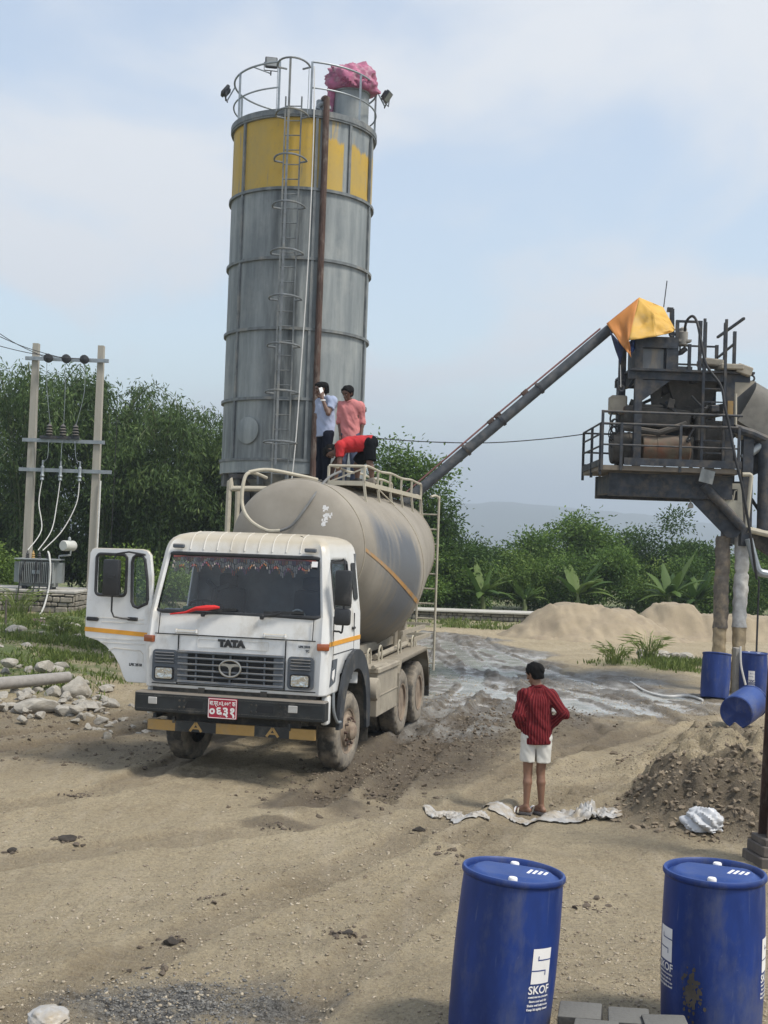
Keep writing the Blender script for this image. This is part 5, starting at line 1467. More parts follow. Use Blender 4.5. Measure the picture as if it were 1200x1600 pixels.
    hcyl(735, 1000, 930, 1180, 27.0, dm, 'mixer_drum')
    part('mixer_cover', MB().box(Q(480, 900, 27.2), (1.5, 1.0, 0.42), rotm(0, R(3), 0), 0, 0.08, 2).box(Q(430, 860, 27.2), (0.7, 0.8, 0.3), None, 0, 0.05).tube([Q(280, 950, 26.6), Q(520, 985, 26.5), Q(690, 930, 26.6)], 0.07, 8), dm)
    part('gearbox', MB().box(Q(830, 985, 27.0), (0.65, 0.6, 0.5), None, 0, 0.08, 2).box(Q(770, 960, 26.8), (0.2, 0.4, 0.6), None, 0, 0.03), dm)
    part('gearbox', MB().box(Q(260, 812, 27.0), (0.36, 0.4, 0.4), None, 0, 0.03), M['dusty'])
    part('chute', MB().beam(Q(640, 860, 27.1), Q(560, 750, 27.1), 0.12, 0.5).beam(Q(505, 820, 27), Q(490, 660, 27), 0.2, 0.2), dm)
    part('chute', MB().beam(Q(720, 880, 27.2), Q(930, 840, 27.2), 0.5, 0.25).beam(Q(720, 900, 26.9), Q(850, 800, 26.9), 0.4, 0.04), M['chassis'])
    part('gusset', MB().prism([(0, 0), (0.65, 0), (0, -0.5)], 0.05, frame(Q(400, 655, YA), (1, 0, 0), (0, 0, 1))))
    part('gusset', MB().prism([(0, 0), (0.55, 0), (0, -0.5)], 0.05, frame(Q(965, 660, YA), (1, 0, 0), (0, 0, 1))), M['dusty'])
    for p0, p1 in (((330, 700), (365, 650)), ((560, 790), (640, 870)), ((430, 730), (380, 800))): part('brace', MB().beam(Q(*p0, 26.7), Q(*p1, 26.7), 0.06, 0.06))
    # clutter of pipes, guards and brackets round the mixer
    gg = random.Random(12); kinds = ('hydraulic_hose', 'guard_plate', 'pipe', 'bracket')
    for k in range(34):
        u, v_ = gg.uniform(260, 930), gg.uniform(680, 1170); Y = gg.uniform(26.45, 27.6); a = Q(u, v_, Y); mt = gg.choice([M['steel'], M['chassis'], dm, dm, M['rust']])
        kk = gg.randrange(4)
        if kk == 0: part('hydraulic_hose', MB().tube(smoothpath([a, a + Vector((gg.uniform(-.3, .3), -.1, -gg.uniform(.1, .4))), a + Vector((gg.uniform(-.6, .6), 0, gg.uniform(-.5, .3)))], 5), 0.025, 6), M['wire'])
        elif kk == 1: part('guard_plate', MB().box(a, (gg.uniform(.15, .5), 0.03, gg.uniform(.12, .4)), rotm(0, gg.uniform(-.4, .4), gg.uniform(-.5, .5)), 0, 0.01), mt)
        elif kk == 2: part('pipe', MB().beam(a, a + Vector((gg.choice([0, gg.uniform(-.9, .9)]), 0, gg.choice([0, gg.uniform(-.8, .8)]) or 0.4)), 0.07, 0.07), mt)
        else: part('bracket', MB().box(a, (gg.uniform(.1, .3), gg.uniform(.1, .4), gg.uniform(.1, .3)), rotm(0, gg.uniform(-.2, .2), 0), 0, 0.02), mt)
    # hanging cable bundles on the left
    cb = MB()
    for k in range(7):
        u, v_ = 235 + 6 * (k % 3), 900 + 45 * (k % 4)
        cb.tube([Q(u, v_, 26.8) + Vector((0.10 * math.cos(a) * (1 + .2 * math.sin(k)), 0.03 * k - .1, 0.16 * math.sin(a))) for a in np.linspace(0, 6.283, 18, endpoint=False)], 0.014, 6, closed=True)
    part('cable_coil', cb, M['wire'])
    # motor on the top rail with black cable that runs down the tower
    part('vibrator', MB().lathe([(0.08, -0.22), (0.11, -0.2), (0.11, 0.08), (0.09, 0.1), (0.09, 0.16), (0.03, 0.2), (0.001, 0.2)], 16, Matrix.Translation(Q(668, 380, 26.8))).box(Q(668, 412, 26.8), (0.34, 0.2, 0.05)), M['conc'])
    part('valve', MB().lathe([(0.03, -0.12), (0.06, -0.05), (0.06, 0.1), (0.001, 0.12)], 10, Matrix.Translation(Q(665, 475, 26.8)) @ Matrix.Rotation(R(50), 4, 'Y')).tube([Q(650, 440, 26.8), Q(650, 500, 26.8)], 0.02, 6))
    part('cable', MB().tube(smoothpath([Q(680, 350, 26.6), Q(690, 290, 26.5), Q(725, 256, 26.4), Q(755, 290, 26.3), Q(780, 400, 26.1), Q(815, 560, 26.0), Q(905, 690, 25.95), Q(930, 820, 25.9), Q(965, 980, 25.9), Q(1000, 1160, 25.8), Q(1040, 1330, 25.8), Q(1085, 1590, 25.9), Q(1130, 1900, 26.2)], 6), 0.03, 8), M['wire'])
    part('antenna', MB().tube([Q(548, 200, 27.3), Q(569, 35, 27.3)], 0.012, 6))
    part('frame_stub', MB().beam(Q(570, 215, 27.3), Q(606, 218, 27.3), 0.08, 0.1).beam(Q(600, 212, 27.3), Q(600, 400, 27.3), 0.09, 0.09))
    part('junk_heap', MB().box(Q(840, 552, 26.7), (0.5, 0.5, 0.16), rotm(0, R(5), 0), 0, 0.03).box(Q(1040, 598, 26.5), (0.34, 0.4, 0.2), rotm(0, R(18), 0), 0, 0.02).box(Q(960, 580, 26.5), (0.5, 0.5, 0.12), None, 0, 0.02), M['dusty'])
    # cantilever bracket and mast under the deck
    cream = pmat('cream_plate', (0.42, 0.39, 0.31), 0.6, var=0.05, dirt=(0.22, 0.2, 0.17), dirt_amt=0.25)
    def plate(polys, Y, d, mt, name):
        pts = [[(Q(u, v_, Y).x, Q(u, v_, Y).z) for u, v_ in pl] for pl in polys]
        return part(name, MB().prism(pts, d, frame((0, Y - oy, 0), (1, 0, 0), (0, 0, 1))), mt)
    plate([[(800, 1300), (1030, 1302), (1045, 1575)], [(922, 1336), (1008, 1338), (1008, 1408), (985, 1408), (962, 1380), (945, 1408), (930, 1408), (922, 1385)]], 26.35, 0.03, cream, 'gusset_plate')
    part('plate_mark', MB().tube([Q(*p, 26.33) for p in ((940, 1410), (945, 1382), (978, 1378), (982, 1410))], 0.02, 6).tube([Q(*p, 26.33) for p in ((985, 1400), (992, 1350), (1006, 1345))], 0.016, 6), M['cream'])
    for Y in (26.42, 27.9): plate([[(700, 1392), (780, 1290), (1060, 1290), (1060, 1640), (960, 1640)]] if Y > 27 else [[(700, 1392), (790, 1300), (850, 1385), (1035, 1590), (1000, 1640), (940, 1640)]], Y, 0.05, st, 'bracket_plate')
    part('strut', MB().tube([Q(795, 1310, 26.25), Q(1045, 1580, 26.25)], 0.10, 12))
    part('strut', MB().tube([Q(795, 1310, 27.9), Q(1045, 1580, 27.9)], 0.10, 12))
    xm = Q(1052, 1450, 26.6).x
    for y in (26.5 - oy, 27.9 - oy): part('mast', MB().beam((xm, y, 3.2), (xm, y, ZD + 0.8), 0.22, 0.22))
    part('cross_beam', MB().beam((xm, 26.5 - oy, 3.35), (xm, 27.9 - oy, 3.35), 0.2, 0.2))
    part('worn_sheet', MB().box(Q(818, 1258, 25.9), (0.3, 0.02, 0.28), rotm(0, R(12), 0)), M['silotrim'])
    part('work_lamp', MB().tube([Q(716, 1392, 26.4), Q(716, 1425, 26.4)], 0.012, 6).lathe([(0.02, 0.05), (0.06, 0.0), (0.06, -0.06), (0.001, -0.08)], 12, Matrix.Translation(Q(717, 1435, 26.4))), M['conc'])
    # drain pipe and truss to the right carrying the skip track
    part('drain_pipe', MB().tube(smoothpath([Q(1040, 1246, 26.2), Q(1085, 1246, 26.2), Q(1096, 1262, 26.2), Q(1092, 1300, 26.2), Q(1065, 1575, 26.2)], 4), 0.045, 8), M['cream'])
    part('truss_beam', MB().tube([Q(985, 955, 26.4), Q(1100, 990, 26.4), Q(1300, 1080, 26.6)], 0.10, 10))
    part('truss_beam', MB().tube([Q(1040, 1145, 26.5), Q(1190, 1045, 26.5)], 0.09, 10), M['galv'])
    part('truss_post', MB().tube([Q(1178, 1040, 26.5), Q(1166, 1600, 26.5)], 0.13, 12))
    part('truss_post', MB().tube([Q(1290, 1080, 26.5), Q(1280, 1600, 26.5)], 0.13, 12))
    part('truss_beam', MB().tube([Q(1075, 1590, 26.4), Q(1300, 1640, 26.4)], 0.07, 8), M['cream'])
    part('truss_beam', MB().beam(Q(1055, 1600, 26.9), Q(1330, 1790, 26.9), 0.25, 0.3), M['chassis'])
    part('brace', MB().beam(Q(1090, 1390, 26.8), Q(1150, 1480, 26.8), 0.06, 0.06)); part('brace', MB().beam(Q(1140, 1440, 26.8), Q(1240, 1700, 26.8), 0.16, 0.1))
    part('side_plate', MB().prism([(0, 0), (0.75, -0.35), (0.75, -0.7), (0.1, -1.0), (0, -1.0)], 0.06, frame(Q(1045, 985, 26.9), (1, 0, 0), (0, 0, 1))))
    # skip cover: long half-round hood sloping down to the right
    a, e = Q(1025, 800, 27.4), Q(1560, 1120, 27.4); dd = (e - a).normalized(); sd = Vector((0, 1, 0)); upv = sd.cross(dd)
    if upv.z < 0: upv = -upv
    hood = MB(); k = 14
    for c in (a, e):
        for i in range(k + 1):
            t = math.pi * i / k
            hood.v.append(c + sd * (-0.75 * math.cos(t)) + upv * (0.55 * math.sin(t) ** 0.8))
        hood.v.append(c + sd * 0.75 - upv * 0.55); hood.v.append(c - sd * 0.75 - upv * 0.55)
    m_ = k + 3
    hood.f += [(i, (i + 1) % m_, m_ + (i + 1) % m_, m_ + i) for i in range(m_)] + [tuple(range(m_)), tuple(range(m_, 2 * m_))]; hood.m += [0] * (m_ + 2)
    part('conveyor_hood', hood, pmat('hood_sheet', (0.16, 0.15, 0.13), 0.75, var=0.15, dirt=(0.13, 0.12, 0.1), dirt_amt=0.35, stretch=(1, 1, 1)))
    part('post_marker', MB().box((xc3, YA - oy - 0.1, Q(957, 838, YA).z), (0.12, 0.02, 0.34)), M['ochre'])
    part('pipe', MB().tube([Q(998, 740, 26.3), Q(998, 935, 26.3)], 0.03, 8), M['cream'])
    return T


build_plant()
M['tarp'] = pmat('yellow_tarp', (0.62, 0.36, 0.06), 0.7, var=0.08, scale=2, dirt=(0.50, 0.33, 0.12), dirt_amt=0.4, dirt_scale=2.5)
M['tarpshade'] = pmat('shaded_tarp', (0.55, 0.21, 0.045), 0.7, var=0.1, scale=2)  # shaded half of the yellow tarp, its shade painted as orange
M['navy'] = pmat('navy_cloth', (0.022, 0.03, 0.07), 0.85, var=0.2)
M['bluecloth'] = pmat('blue_cloth', (0.03, 0.07, 0.24), 0.8)


def build_tarp():
    def Q(u, v, Y): return P(900 + u / 4, 430 + v / 4, Y)
    pk = Q(395, 138, 26.7)
    mats = [M['tarp'], M['tarpshade'], M['navy'], M['bluecloth']]
    b = MB()
    def sheet(c, m, n=14, sag=0.06, seed=0):
        """cloth patch over a triangle/quad given by corners (bilinear), pulled into folds"""
        c = [Vector(p) for p in c]; base = len(b.v)
        nr = (c[1] - c[0]).cross(c[3] - c[0]).normalized()
        for j in range(n + 1):
            for i in range(n + 1):
                s, t = i / n, j / n
                p = (c[0] * (1 - s) + c[1] * s) * (1 - t) + (c[3] * (1 - s) + c[2] * s) * t
                e = math.sin(math.pi * s) * math.sin(math.pi * t)
                fold = float(fbm(np.array([s * 3.2 + t * 1.1]), np.array([t * 1.2 + seed]), 3, seed)[0])
                b.v.append(p + nr * (fold * 0.14 * e ** 0.5) + Vector((0, 0, -sag * e)))
        for j in range(n):
            for i in range(n):
                k = base + j * (n + 1) + i
                b.f.append((k, k + 1, k + n + 2, k + n + 1)); b.m.append(m)
    L_, Bt, Rt = Q(190, 302, 26.7), Q(348, 512, 26.2), Q(622, 342, 26.6)
    mid = Q(330, 405, 26.15); rb = Q(500, 382, 26.2); top2 = Q(545, 200, 26.8); back = Q(420, 250, 28.2)
    sheet([pk, L_, Q(300, 455, 26.25), mid], 1, seed=1)
    sheet([mid, Q(300, 455, 26.25), Q(345, 516, 26.2), Q(338, 470, 26.2)], 1, 6, 0.0, seed=2)
    sheet([pk, mid, rb, Q(480, 230, 26.45)], 0, seed=3)
    sheet([pk, Q(480, 230, 26.45), Rt, top2], 0, seed=4)
    sheet([Q(480, 230, 26.45), rb, Q(600, 352, 26.3), Rt], 0, seed=5)
    sheet([pk, top2, Q(610, 345, 28.0), back], 0, seed=6)
    sheet([pk, back, Q(215, 330, 27.6), L_], 1, seed=7)
    sheet([Q(212, 350, 26.5), Q(300, 452, 26.35), Q(298, 470, 26.35), Q(277, 560, 26.4)], 2, 8, 0, seed=8)
    sheet([Q(325, 420, 26.5), Q(372, 388, 26.5), Q(372, 460, 26.5), Q(345, 490, 26.5)], 3, 6, 0, seed=9)
    o = b.build('tarpaulin', mats, None, 60, recalc=False)
    md = o.modifiers.new('thickness', 'SOLIDIFY'); md.thickness = 0.012
    tag(o, 'yellow tarpaulin with shade painted orange, draped over the head of the slanting conveyor', 'tarpaulin')
    pl = MB()
    a = Q(278, 560, 26.4); pl.tube([a, Q(280, 700, 26.4)], 0.008, 5)
    pl.build('tie_cord', M['whitepipe'], o)


build_tarp()

# wrapped posts under the tower
M['wrap1'] = pmat('muddy_wrapping', (0.17, 0.145, 0.12), 0.85, var=0.2, scale=6, dirt=(0.32, 0.25, 0.16), dirt_amt=0.4, dirt_scale=3, bump=0.6, bscale=16)
M['wrap2'] = pmat('white_wrapping', (0.52, 0.51, 0.49), 0.75, var=0.12, scale=7, dirt=(0.25, 0.23, 0.2), dirt_amt=0.3, dirt_scale=4, bump=0.6, bscale=18)
M['wrap3'] = pmat('tan_wrapping', (0.36, 0.28, 0.17), 0.8, var=0.15, scale=7, dirt=(0.2, 0.16, 0.11), dirt_amt=0.3, bump=0.4, bscale=18)


def wrapped(px, top_py, r, mats, label, seed, Y=26.7, lean=0.0):
    a = P(px, top_py, Y); b = P(px - 8, 1060, Y); x0, y0 = b.x, b.y; z0 = gz(x0, y0) - 0.05
    T = thing('wrapped_post', (x0, y0, z0), 0, label, 'post')
    H = a.z - z0; cut = 0.42
    for k, (za, zb, mt, nm) in enumerate(((0, H * cut, mats[0], 'lower_wrapping'), (H * cut - 0.02, H, mats[1], 'upper_wrapping'))):
        n = 40; seg = 22; m = MB(); prof = []
        vs = []
        for j in range(n + 1):
            z = za + (zb - za) * j / n
            for i in range(seg):
                an = 2 * math.pi * i / seg
                rr = r * (0.93 if k == 0 else 1.0) * (1 + 0.28 * float(fbm(np.array([math.cos(an) * 1.4 + 3 * seed]), np.array([math.sin(an) * 1.4 + z * 2.6]), 3, seed + k)[0]) + 0.05 * math.sin(z * 23 + 2 * an))
                if k and abs((z - H * 0.75)) < 0.04: rr *= 0.86
                vs.append((rr * math.cos(an) + (a.x - x0) * z / H, rr * math.sin(an), z))
        fs = [(j * seg + i, j * seg + (i + 1) % seg, (j + 1) * seg + (i + 1) % seg, (j + 1) * seg + i) for j in range(n) for i in range(seg)]
        fs.append(tuple(n * seg + i for i in range(seg)))
        mesh_obj(nm, vs, fs, mt, T, smooth=60)
    return T


wrapped(1130, 838, 0.155, (M['wrap3'], M['wrap1']), 'thick grey brown post wrapped in muddy sacking under the mixing tower', 1)
wrapped(1160, 832, 0.15, (M['wrap3'], M['wrap2']), 'post wrapped in white sheet above tan wrapping beside the blue drums', 2)
pv = MB(); Qp = lambda x, y: P(x, y, 26.3)
pv.tube(smoothpath([Qp(1170, 842), Qp(1180, 880), Qp(1186, 893), Qp(1200, 897), Qp(1240, 903)], 4), 0.09, 10)
o = pv.build('bent_pipe', M['galv']); tag(o, 'pale bent pipe elbow leading off beside the white wrapped post', 'pipe')
dp = MB(); a = P(1186, 905, 26.5); dp.tube([(a.x, a.y, a.z), (a.x - 0.02, a.y, 0.4)], 0.022, 6)
o = dp.build('hanging_hose', M['wire']); tag(o, 'thin black hose hanging down into the blue drum', 'hose')
# ------------------------------------------------------------------ vegetation
def leaf_mat(name, c1, c2, c3):
    m, nt, N, L, B = new_mat(name)
    at = N.new('ShaderNodeAttribute'); at.attribute_name = 'tint'
    cr = N.new('ShaderNodeValToRGB'); e = cr.color_ramp.elements
    e[0].color = (*c1, 1); e[1].color = (*c3, 1); x = e.new(0.55); x.color = (*c2, 1)
    L.new(at.outputs['Fac'], cr.inputs[0]); L.new(cr.outputs[0], B.inputs['Base Color'])
    B.inputs['Roughness'].default_value = 0.6; B.inputs['Specular IOR Level'].default_value = 0.25
    tr = N.new('ShaderNodeBsdfTranslucent'); L.new(cr.outputs[0], tr.inputs[0])
    mx = N.new('ShaderNodeMixShader'); mx.inputs[0].default_value = 0.28
    L.new(B.outputs[0], mx.inputs[1]); L.new(tr.outputs[0], mx.inputs[2]); L.new(mx.outputs[0], N['Material Output'].inputs['Surface'])
    return m


M['bamboo'] = leaf_mat('bamboo_leaf', (0.042, 0.075, 0.024), (0.092, 0.148, 0.042), (0.19, 0.245, 0.085))
M['leafd'] = leaf_mat('dark_leaf', (0.030, 0.064, 0.016), (0.062, 0.118, 0.026), (0.125, 0.185, 0.045))
M['leafm'] = leaf_mat('mid_leaf', (0.046, 0.095, 0.018), (0.095, 0.17, 0.032), (0.18, 0.26, 0.055))
M['leafl'] = leaf_mat('light_leaf', (0.065, 0.12, 0.02), (0.125, 0.20, 0.035), (0.22, 0.29, 0.07))
M['grassb'] = leaf_mat('grass_blade', (0.085, 0.125, 0.03), (0.165, 0.215, 0.055), (0.30, 0.30, 0.13))
M['bark'] = pmat('bark', (0.10, 0.085, 0.07), 0.9, var=0.2, stretch=(1, 1, .3))


def norm(a): return a / np.maximum(np.linalg.norm(a, axis=1, keepdims=True), 1e-6)


def leaves(name, c, d, ln, wd, tint, mat, parent=None, fold=0.15):
    """kite shaped leaves: base at c, pointing along d"""
    n = len(c); d = norm(d)
    rv = norm(rng.normal(size=(n, 3)) + np.array([0, 0, 0.6]))
    s = norm(np.cross(d, rv)); u = np.cross(s, d)
    ln = np.asarray(ln).reshape(-1, 1) * np.ones((n, 1)); wd = np.asarray(wd).reshape(-1, 1) * np.ones((n, 1))
    v = np.empty((n, 4, 3))
    v[:, 0] = c; v[:, 1] = c + d * ln * 0.45 + s * wd * 0.5 + u * wd * fold
    v[:, 2] = c + d * ln - u * ln * 0.1; v[:, 3] = c + d * ln * 0.45 - s * wd * 0.5 + u * wd * fold
    me = bpy.data.meshes.new(name)
    me.vertices.add(4 * n); me.vertices.foreach_set('co', v.ravel())
    me.loops.add(4 * n); me.loops.foreach_set('vertex_index', np.arange(4 * n, dtype=np.int32))
    me.polygons.add(n); me.polygons.foreach_set('loop_start', np.arange(0, 4 * n, 4, dtype=np.int32))
    me.update(calc_edges=True)
    a = me.attributes.new('tint', 'FLOAT', 'FACE'); a.data.foreach_set('value', np.clip(tint, 0, 1).astype(np.float32))
    me.materials.append(mat)
    return link(bpy.data.objects.new(name, me), parent)


def tree(x, y, h, w, mat, label, group, nclump=110, per=55, leaf=0.26, lw=0.5, trunk=True, base=0.12, droop=0.25, seed=0, cat='tree', name='tree', bright=0.0, lobes=7):
    g = np.random.default_rng(1000 + seed); nclump = int(nclump * 1.35); per = int(per * 1.5); leaf *= 0.68
    z0 = gz(x, y) if y < 60 else 0.0
    T = thing(name, (x, y, z0), 0, label, cat, group)
    # uneven crown made of several lobes
    lc = []
    for k in range(lobes):
        a = g.uniform(0, 6.283); rr = w * 0.34 * math.sqrt(g.uniform(0, 1))
        zz = h * (base + (1 - base) * g.uniform(0.22, 0.86))
        lc.append((rr * math.cos(a) * (1.25 - 0.5 * zz / h), rr * math.sin(a) * (1.25 - 0.5 * zz / h), zz, w * g.uniform(0.17, 0.30) * (1.2 - 0.45 * zz / h), h * g.uniform(0.10, 0.18)))
    lc.append((g.uniform(-.1, .1) * w, 0, h * 0.87, w * 0.15, h * 0.12))
    lc = np.array(lc)
    wts = lc[:, 3] ** 2 * lc[:, 4]; wts /= wts.sum()
    li = g.choice(len(lc), nclump, p=wts)
    dv = norm(g.normal(size=(nclump, 3))); rad = g.uniform(0.55, 1.08, nclump) ** 0.6
    cc = lc[li, :3] + dv * rad[:, None] * lc[li][:, [3, 3, 4]]
    cc[:, 2] = np.clip(cc[:, 2], h * base * 0.6, h * 1.02)
    n = nclump * per
    ci = np.repeat(np.arange(nclump), per)
    cr = g.uniform(0.45, 1.15, nclump) * w * 0.078 + 0.10
    off = g.normal(size=(n, 3)) * cr[ci][:, None] * np.array([1, 1, 0.62])
    c = cc[ci] + off
    d = dv[ci] * 0.6 + norm(off) * 0.7 + g.normal(size=(n, 3)) * 0.55 + np.array([0, 0, -droop])
    ct = g.normal(0.42 + bright, 0.17, nclump)
    t = ct[ci] + g.normal(0, 0.13, n) + 0.12 * (off[:, 2] / cr[ci])
    leaves('crown', c, d, g.uniform(0.65, 1.3, n) * leaf, g.uniform(0.7, 1.2, n) * leaf * lw, t, mat, T)
    if trunk:
        b = MB(); th = h * 0.62
        b.tube([(0, 0, -0.2), (0.03 * h * .3, 0, th * 0.3), (-0.02 * h, 0.02, th * 0.65), (0.02 * h, 0, th)], [0.028 * h, 0.022 * h, 0.016 * h, 0.008 * h], 8)
        for k in range(min(7, len(lc))):
            zb = th * g.uniform(0.35, 0.9); e = Vector(lc[k][:3])
            m_ = Vector((e.x * 0.5, e.y * 0.5, (zb + e.z) / 2 - 0.04 * h))
            b.tube([(0, 0, zb), m_, e], [0.012 * h, 0.008 * h, 0.003 * h], 6)
        b.build('trunk', M['bark'], T)
    return T


def bamboo(x, y, h, spread, label, seed, nculm=64, per=430):
    g = np.random.default_rng(3000 + seed)
    T = thing('bamboo_clump', (x, y, gz(x, y)), 0, label, 'bamboo', 'bamboo clumps behind the site')
    C = []; D = []; TT = []; Ls = []
    st = MB()
    for k in range(nculm):
        a = g.uniform(0, 6.283); hh = h * (g.uniform(0.45, 1.0) ** 0.8 if k % 9 else g.uniform(0.94, 1.03)); out = spread * g.uniform(0.25, 1.0)
        bx, by = 0.5 * math.cos(a) * g.uniform(0, 1.6), 0.5 * math.sin(a) * g.uniform(0, 1.6)
        t = np.linspace(0, 1, 14)
        px_ = bx + out * math.cos(a) * t ** 2.3; py_ = by + out * math.sin(a) * t ** 2.3
        pz = hh * (np.sin(t * math.pi * 0.60) / math.sin(math.pi * 0.60)) * np.where(t > .75, 1 - (t - .75) * 0.45, 1) * 0.96
        pts = np.stack([px_, py_, pz], 1)
        if k % 3 == 0: st.tube([tuple(p) for p in pts[::2]], [0.05, 0.05, 0.045, 0.04, 0.03, 0.02, 0.008], 5)
        u = g.uniform(0.03, 1.0, per) ** 0.85
        idx = u * 13; i0 = np.minimum(idx.astype(int), 12); fr = (idx - i0)[:, None]
        p = pts[i0] * (1 - fr) + pts[i0 + 1] * fr
        tuft = g.integers(0, 34, per); to = norm(g.normal(size=(34, 3))) * g.uniform(0.15, 0.75, 34)[:, None] * np.array([1, 1, 0.6])
        p = p + to[tuft] + g.normal(size=(per, 3)) * 0.13 + np.array([0, 0, -0.1])
        C.append(p); dd = to[tuft] * 0.8 + g.normal(size=(per, 3)) * 0.45 + np.array([0, 0, -0.75]); D.append(dd)
        TT.append(np.full(per, g.normal(0.33, 0.13)) + g.normal(0, 0.12, per) + (g.normal(0, 0.14, 34))[tuft] + 0.15 * (u - .6)); Ls.append(g.uniform(0.14, 0.32, per))
    C = np.concatenate(C); D = np.concatenate(D); TT = np.concatenate(TT); Ls = np.concatenate(Ls)
    C[:, 2] = np.maximum(C[:, 2], 0.25)
    leaves('foliage', C, D, Ls, Ls * 0.24, TT, M['bamboo'], T)
    st.build('stems', pmat('bamboo_stem', (0.10, 0.12, 0.05), 0.6), T)


bl = ['bamboo clump at the left edge of the picture behind the transformer', 'tall bamboo clump directly behind the twin concrete poles', 'bamboo clump between the right concrete pole and the open truck door',
      'dark bamboo clump rising above the open truck door', 'bamboo clump behind the truck cab left of the silo', 'bamboo clump half hidden by the silo']
for k, (x, y, h, s) in enumerate(((-18.6, 53, 8.9, 4.2), (-15.0, 51.5, 9.7, 3.9), (-12.0, 52.5, 9.5, 3.7), (-9.4, 51.5, 8.3, 3.5), (-6.6, 52.5, 7.7, 3.5), (-3.4, 53, 7.6, 3.2))):
    bamboo(x, y, h, s, bl[k], k)
for k, (x, y, h, s) in enumerate(((-20.5, 57, 10.2, 3.0), (-8.0, 58, 8.2, 3.4))):
    bamboo(x, y, h, s, ('wispy bamboo clump standing taller at the far left', 'bamboo clump showing its top behind the others near the silo')[k], 10 + k, 54, 330)
for k, x in enumerate(np.linspace(-23.5, -1.0, 11)):
    tree(float(x), 57.5 + (k % 3) * 0.8, 4.6 + (k % 2) * 0.7, 4.4, M['bamboo'], 'low dense thicket of dark foliage behind the bamboo clumps', 'thicket behind the bamboo', 95, 42, 0.36, trunk=False, base=0.0, seed=70 + k, cat='thicket', name='thicket', bright=-0.08, lobes=7)
# trees beyond the silo and right of it
tree(0.7, 53, 7.6, 5.2, M['leafm'], 'tall leafy tree right of the silo under the slanting conveyor', 'trees beyond the site', 190, 52, 0.27, trunk=True, seed=1)
tree(2.6, 55, 5.2, 3.8, M['leafd'], 'dark tree with a stepped crown just right of the tank ladder', 'trees beyond the site', 130, 50, 0.26, seed=2)
tree(-1.6, 55, 6.6, 4.5, M['leafd'], 'dark tree filling the gap between silo and tank', 'trees beyond the site', 130, 50, 0.27, seed=3)
tree(4.3, 60, 3.1, 4.6, M['leafd'], 'low dark tree at the foot of the sloping treeline', 'trees beyond the site', 120, 46, 0.26, seed=4)
tree(9.9, 63, 5.3, 4.2, M['leafm'], 'tallest bushy tree behind the sand pile', 'trees beyond the site', 150, 50, 0.28, seed=5, bright=0.06)
tree(7.3, 61, 3.7, 4.0, M['leafm'], 'bright green tree left of the sand pile top', 'trees beyond the site', 130, 50, 0.27, seed=6, bright=0.1)
tree(13.4, 66, 4.4, 4.4, M['leafd'], 'dark tree behind the big banana plant', 'trees beyond the site', 120, 48, 0.28, seed=7)
tree(16.0, 64, 5.2, 4.6, M['leafd'], 'round topped dark tree left of the mixing tower mast', 'trees beyond the site', 150, 50, 0.28, seed=8)
tree(18.2, 60, 3.7, 4.2, M['leafm'], 'leafy tree directly behind the wrapped posts', 'trees beyond the site', 130, 50, 0.27, seed=9)
tree(21.0, 62, 6.6, 4.8, M['leafl'], 'light green tree at the right edge behind the tower truss', 'trees beyond the site', 150, 50, 0.28, seed=10)
tree(23.6, 58, 4.6, 4.6, M['leafd'], 'dark tree at the right edge low behind the mast', 'trees beyond the site', 110, 46, 0.28, seed=11)
k = 0
for x, y, h, w, mt, br in ((4.2, 54.5, 2.4, 3.2, 'leafm', 0), (6.3, 56, 2.9, 3.0, 'leafl', 0), (8.4, 56.5, 2.6, 3.2, 'leafm', .05), (10.6, 57, 3.1, 3.0, 'leafm', .08), (12.6, 57, 2.7, 3.2, 'leafl', -.05),
                           (14.6, 57, 3.0, 3.2, 'leafm', 0), (16.8, 56.5, 2.8, 3.2, 'leafm', .1), (19.2, 55, 2.9, 3.4, 'leafm', 0), (2.2, 53.5, 2.8, 3.0, 'leafm', .1), (21.6, 54, 2.6, 3.2, 'leafm', 0)):
    tree(x, y, h, w, M[mt], 'low green shrub in the hedge line beyond the low wall and sand piles', 'shrubs below the treeline', 90, 46, 0.22, trunk=False, base=0.0, seed=30 + k, cat='shrub', name='shrub', bright=br, lobes=6); k += 1
for x, y, h, w, lb in ((-9.2, 43.5, 2.0, 1.9, 'bright green shrub between transformer plinth and truck door'), (-7.8, 46, 1.7, 2.2, 'bright green shrub seen through the truck door windows'),
                       (-14.6, 45.5, 2.2, 2.4, 'green shrub behind the transformer plinth at the left edge')):
    tree(x, y, h, w, M['leafl'], lb, 'shrubs by the transformer', 70, 44, 0.17, trunk=False, base=0.0, seed=50 + k, cat='shrub', name='shrub', bright=0.05, lobes=5); k += 1


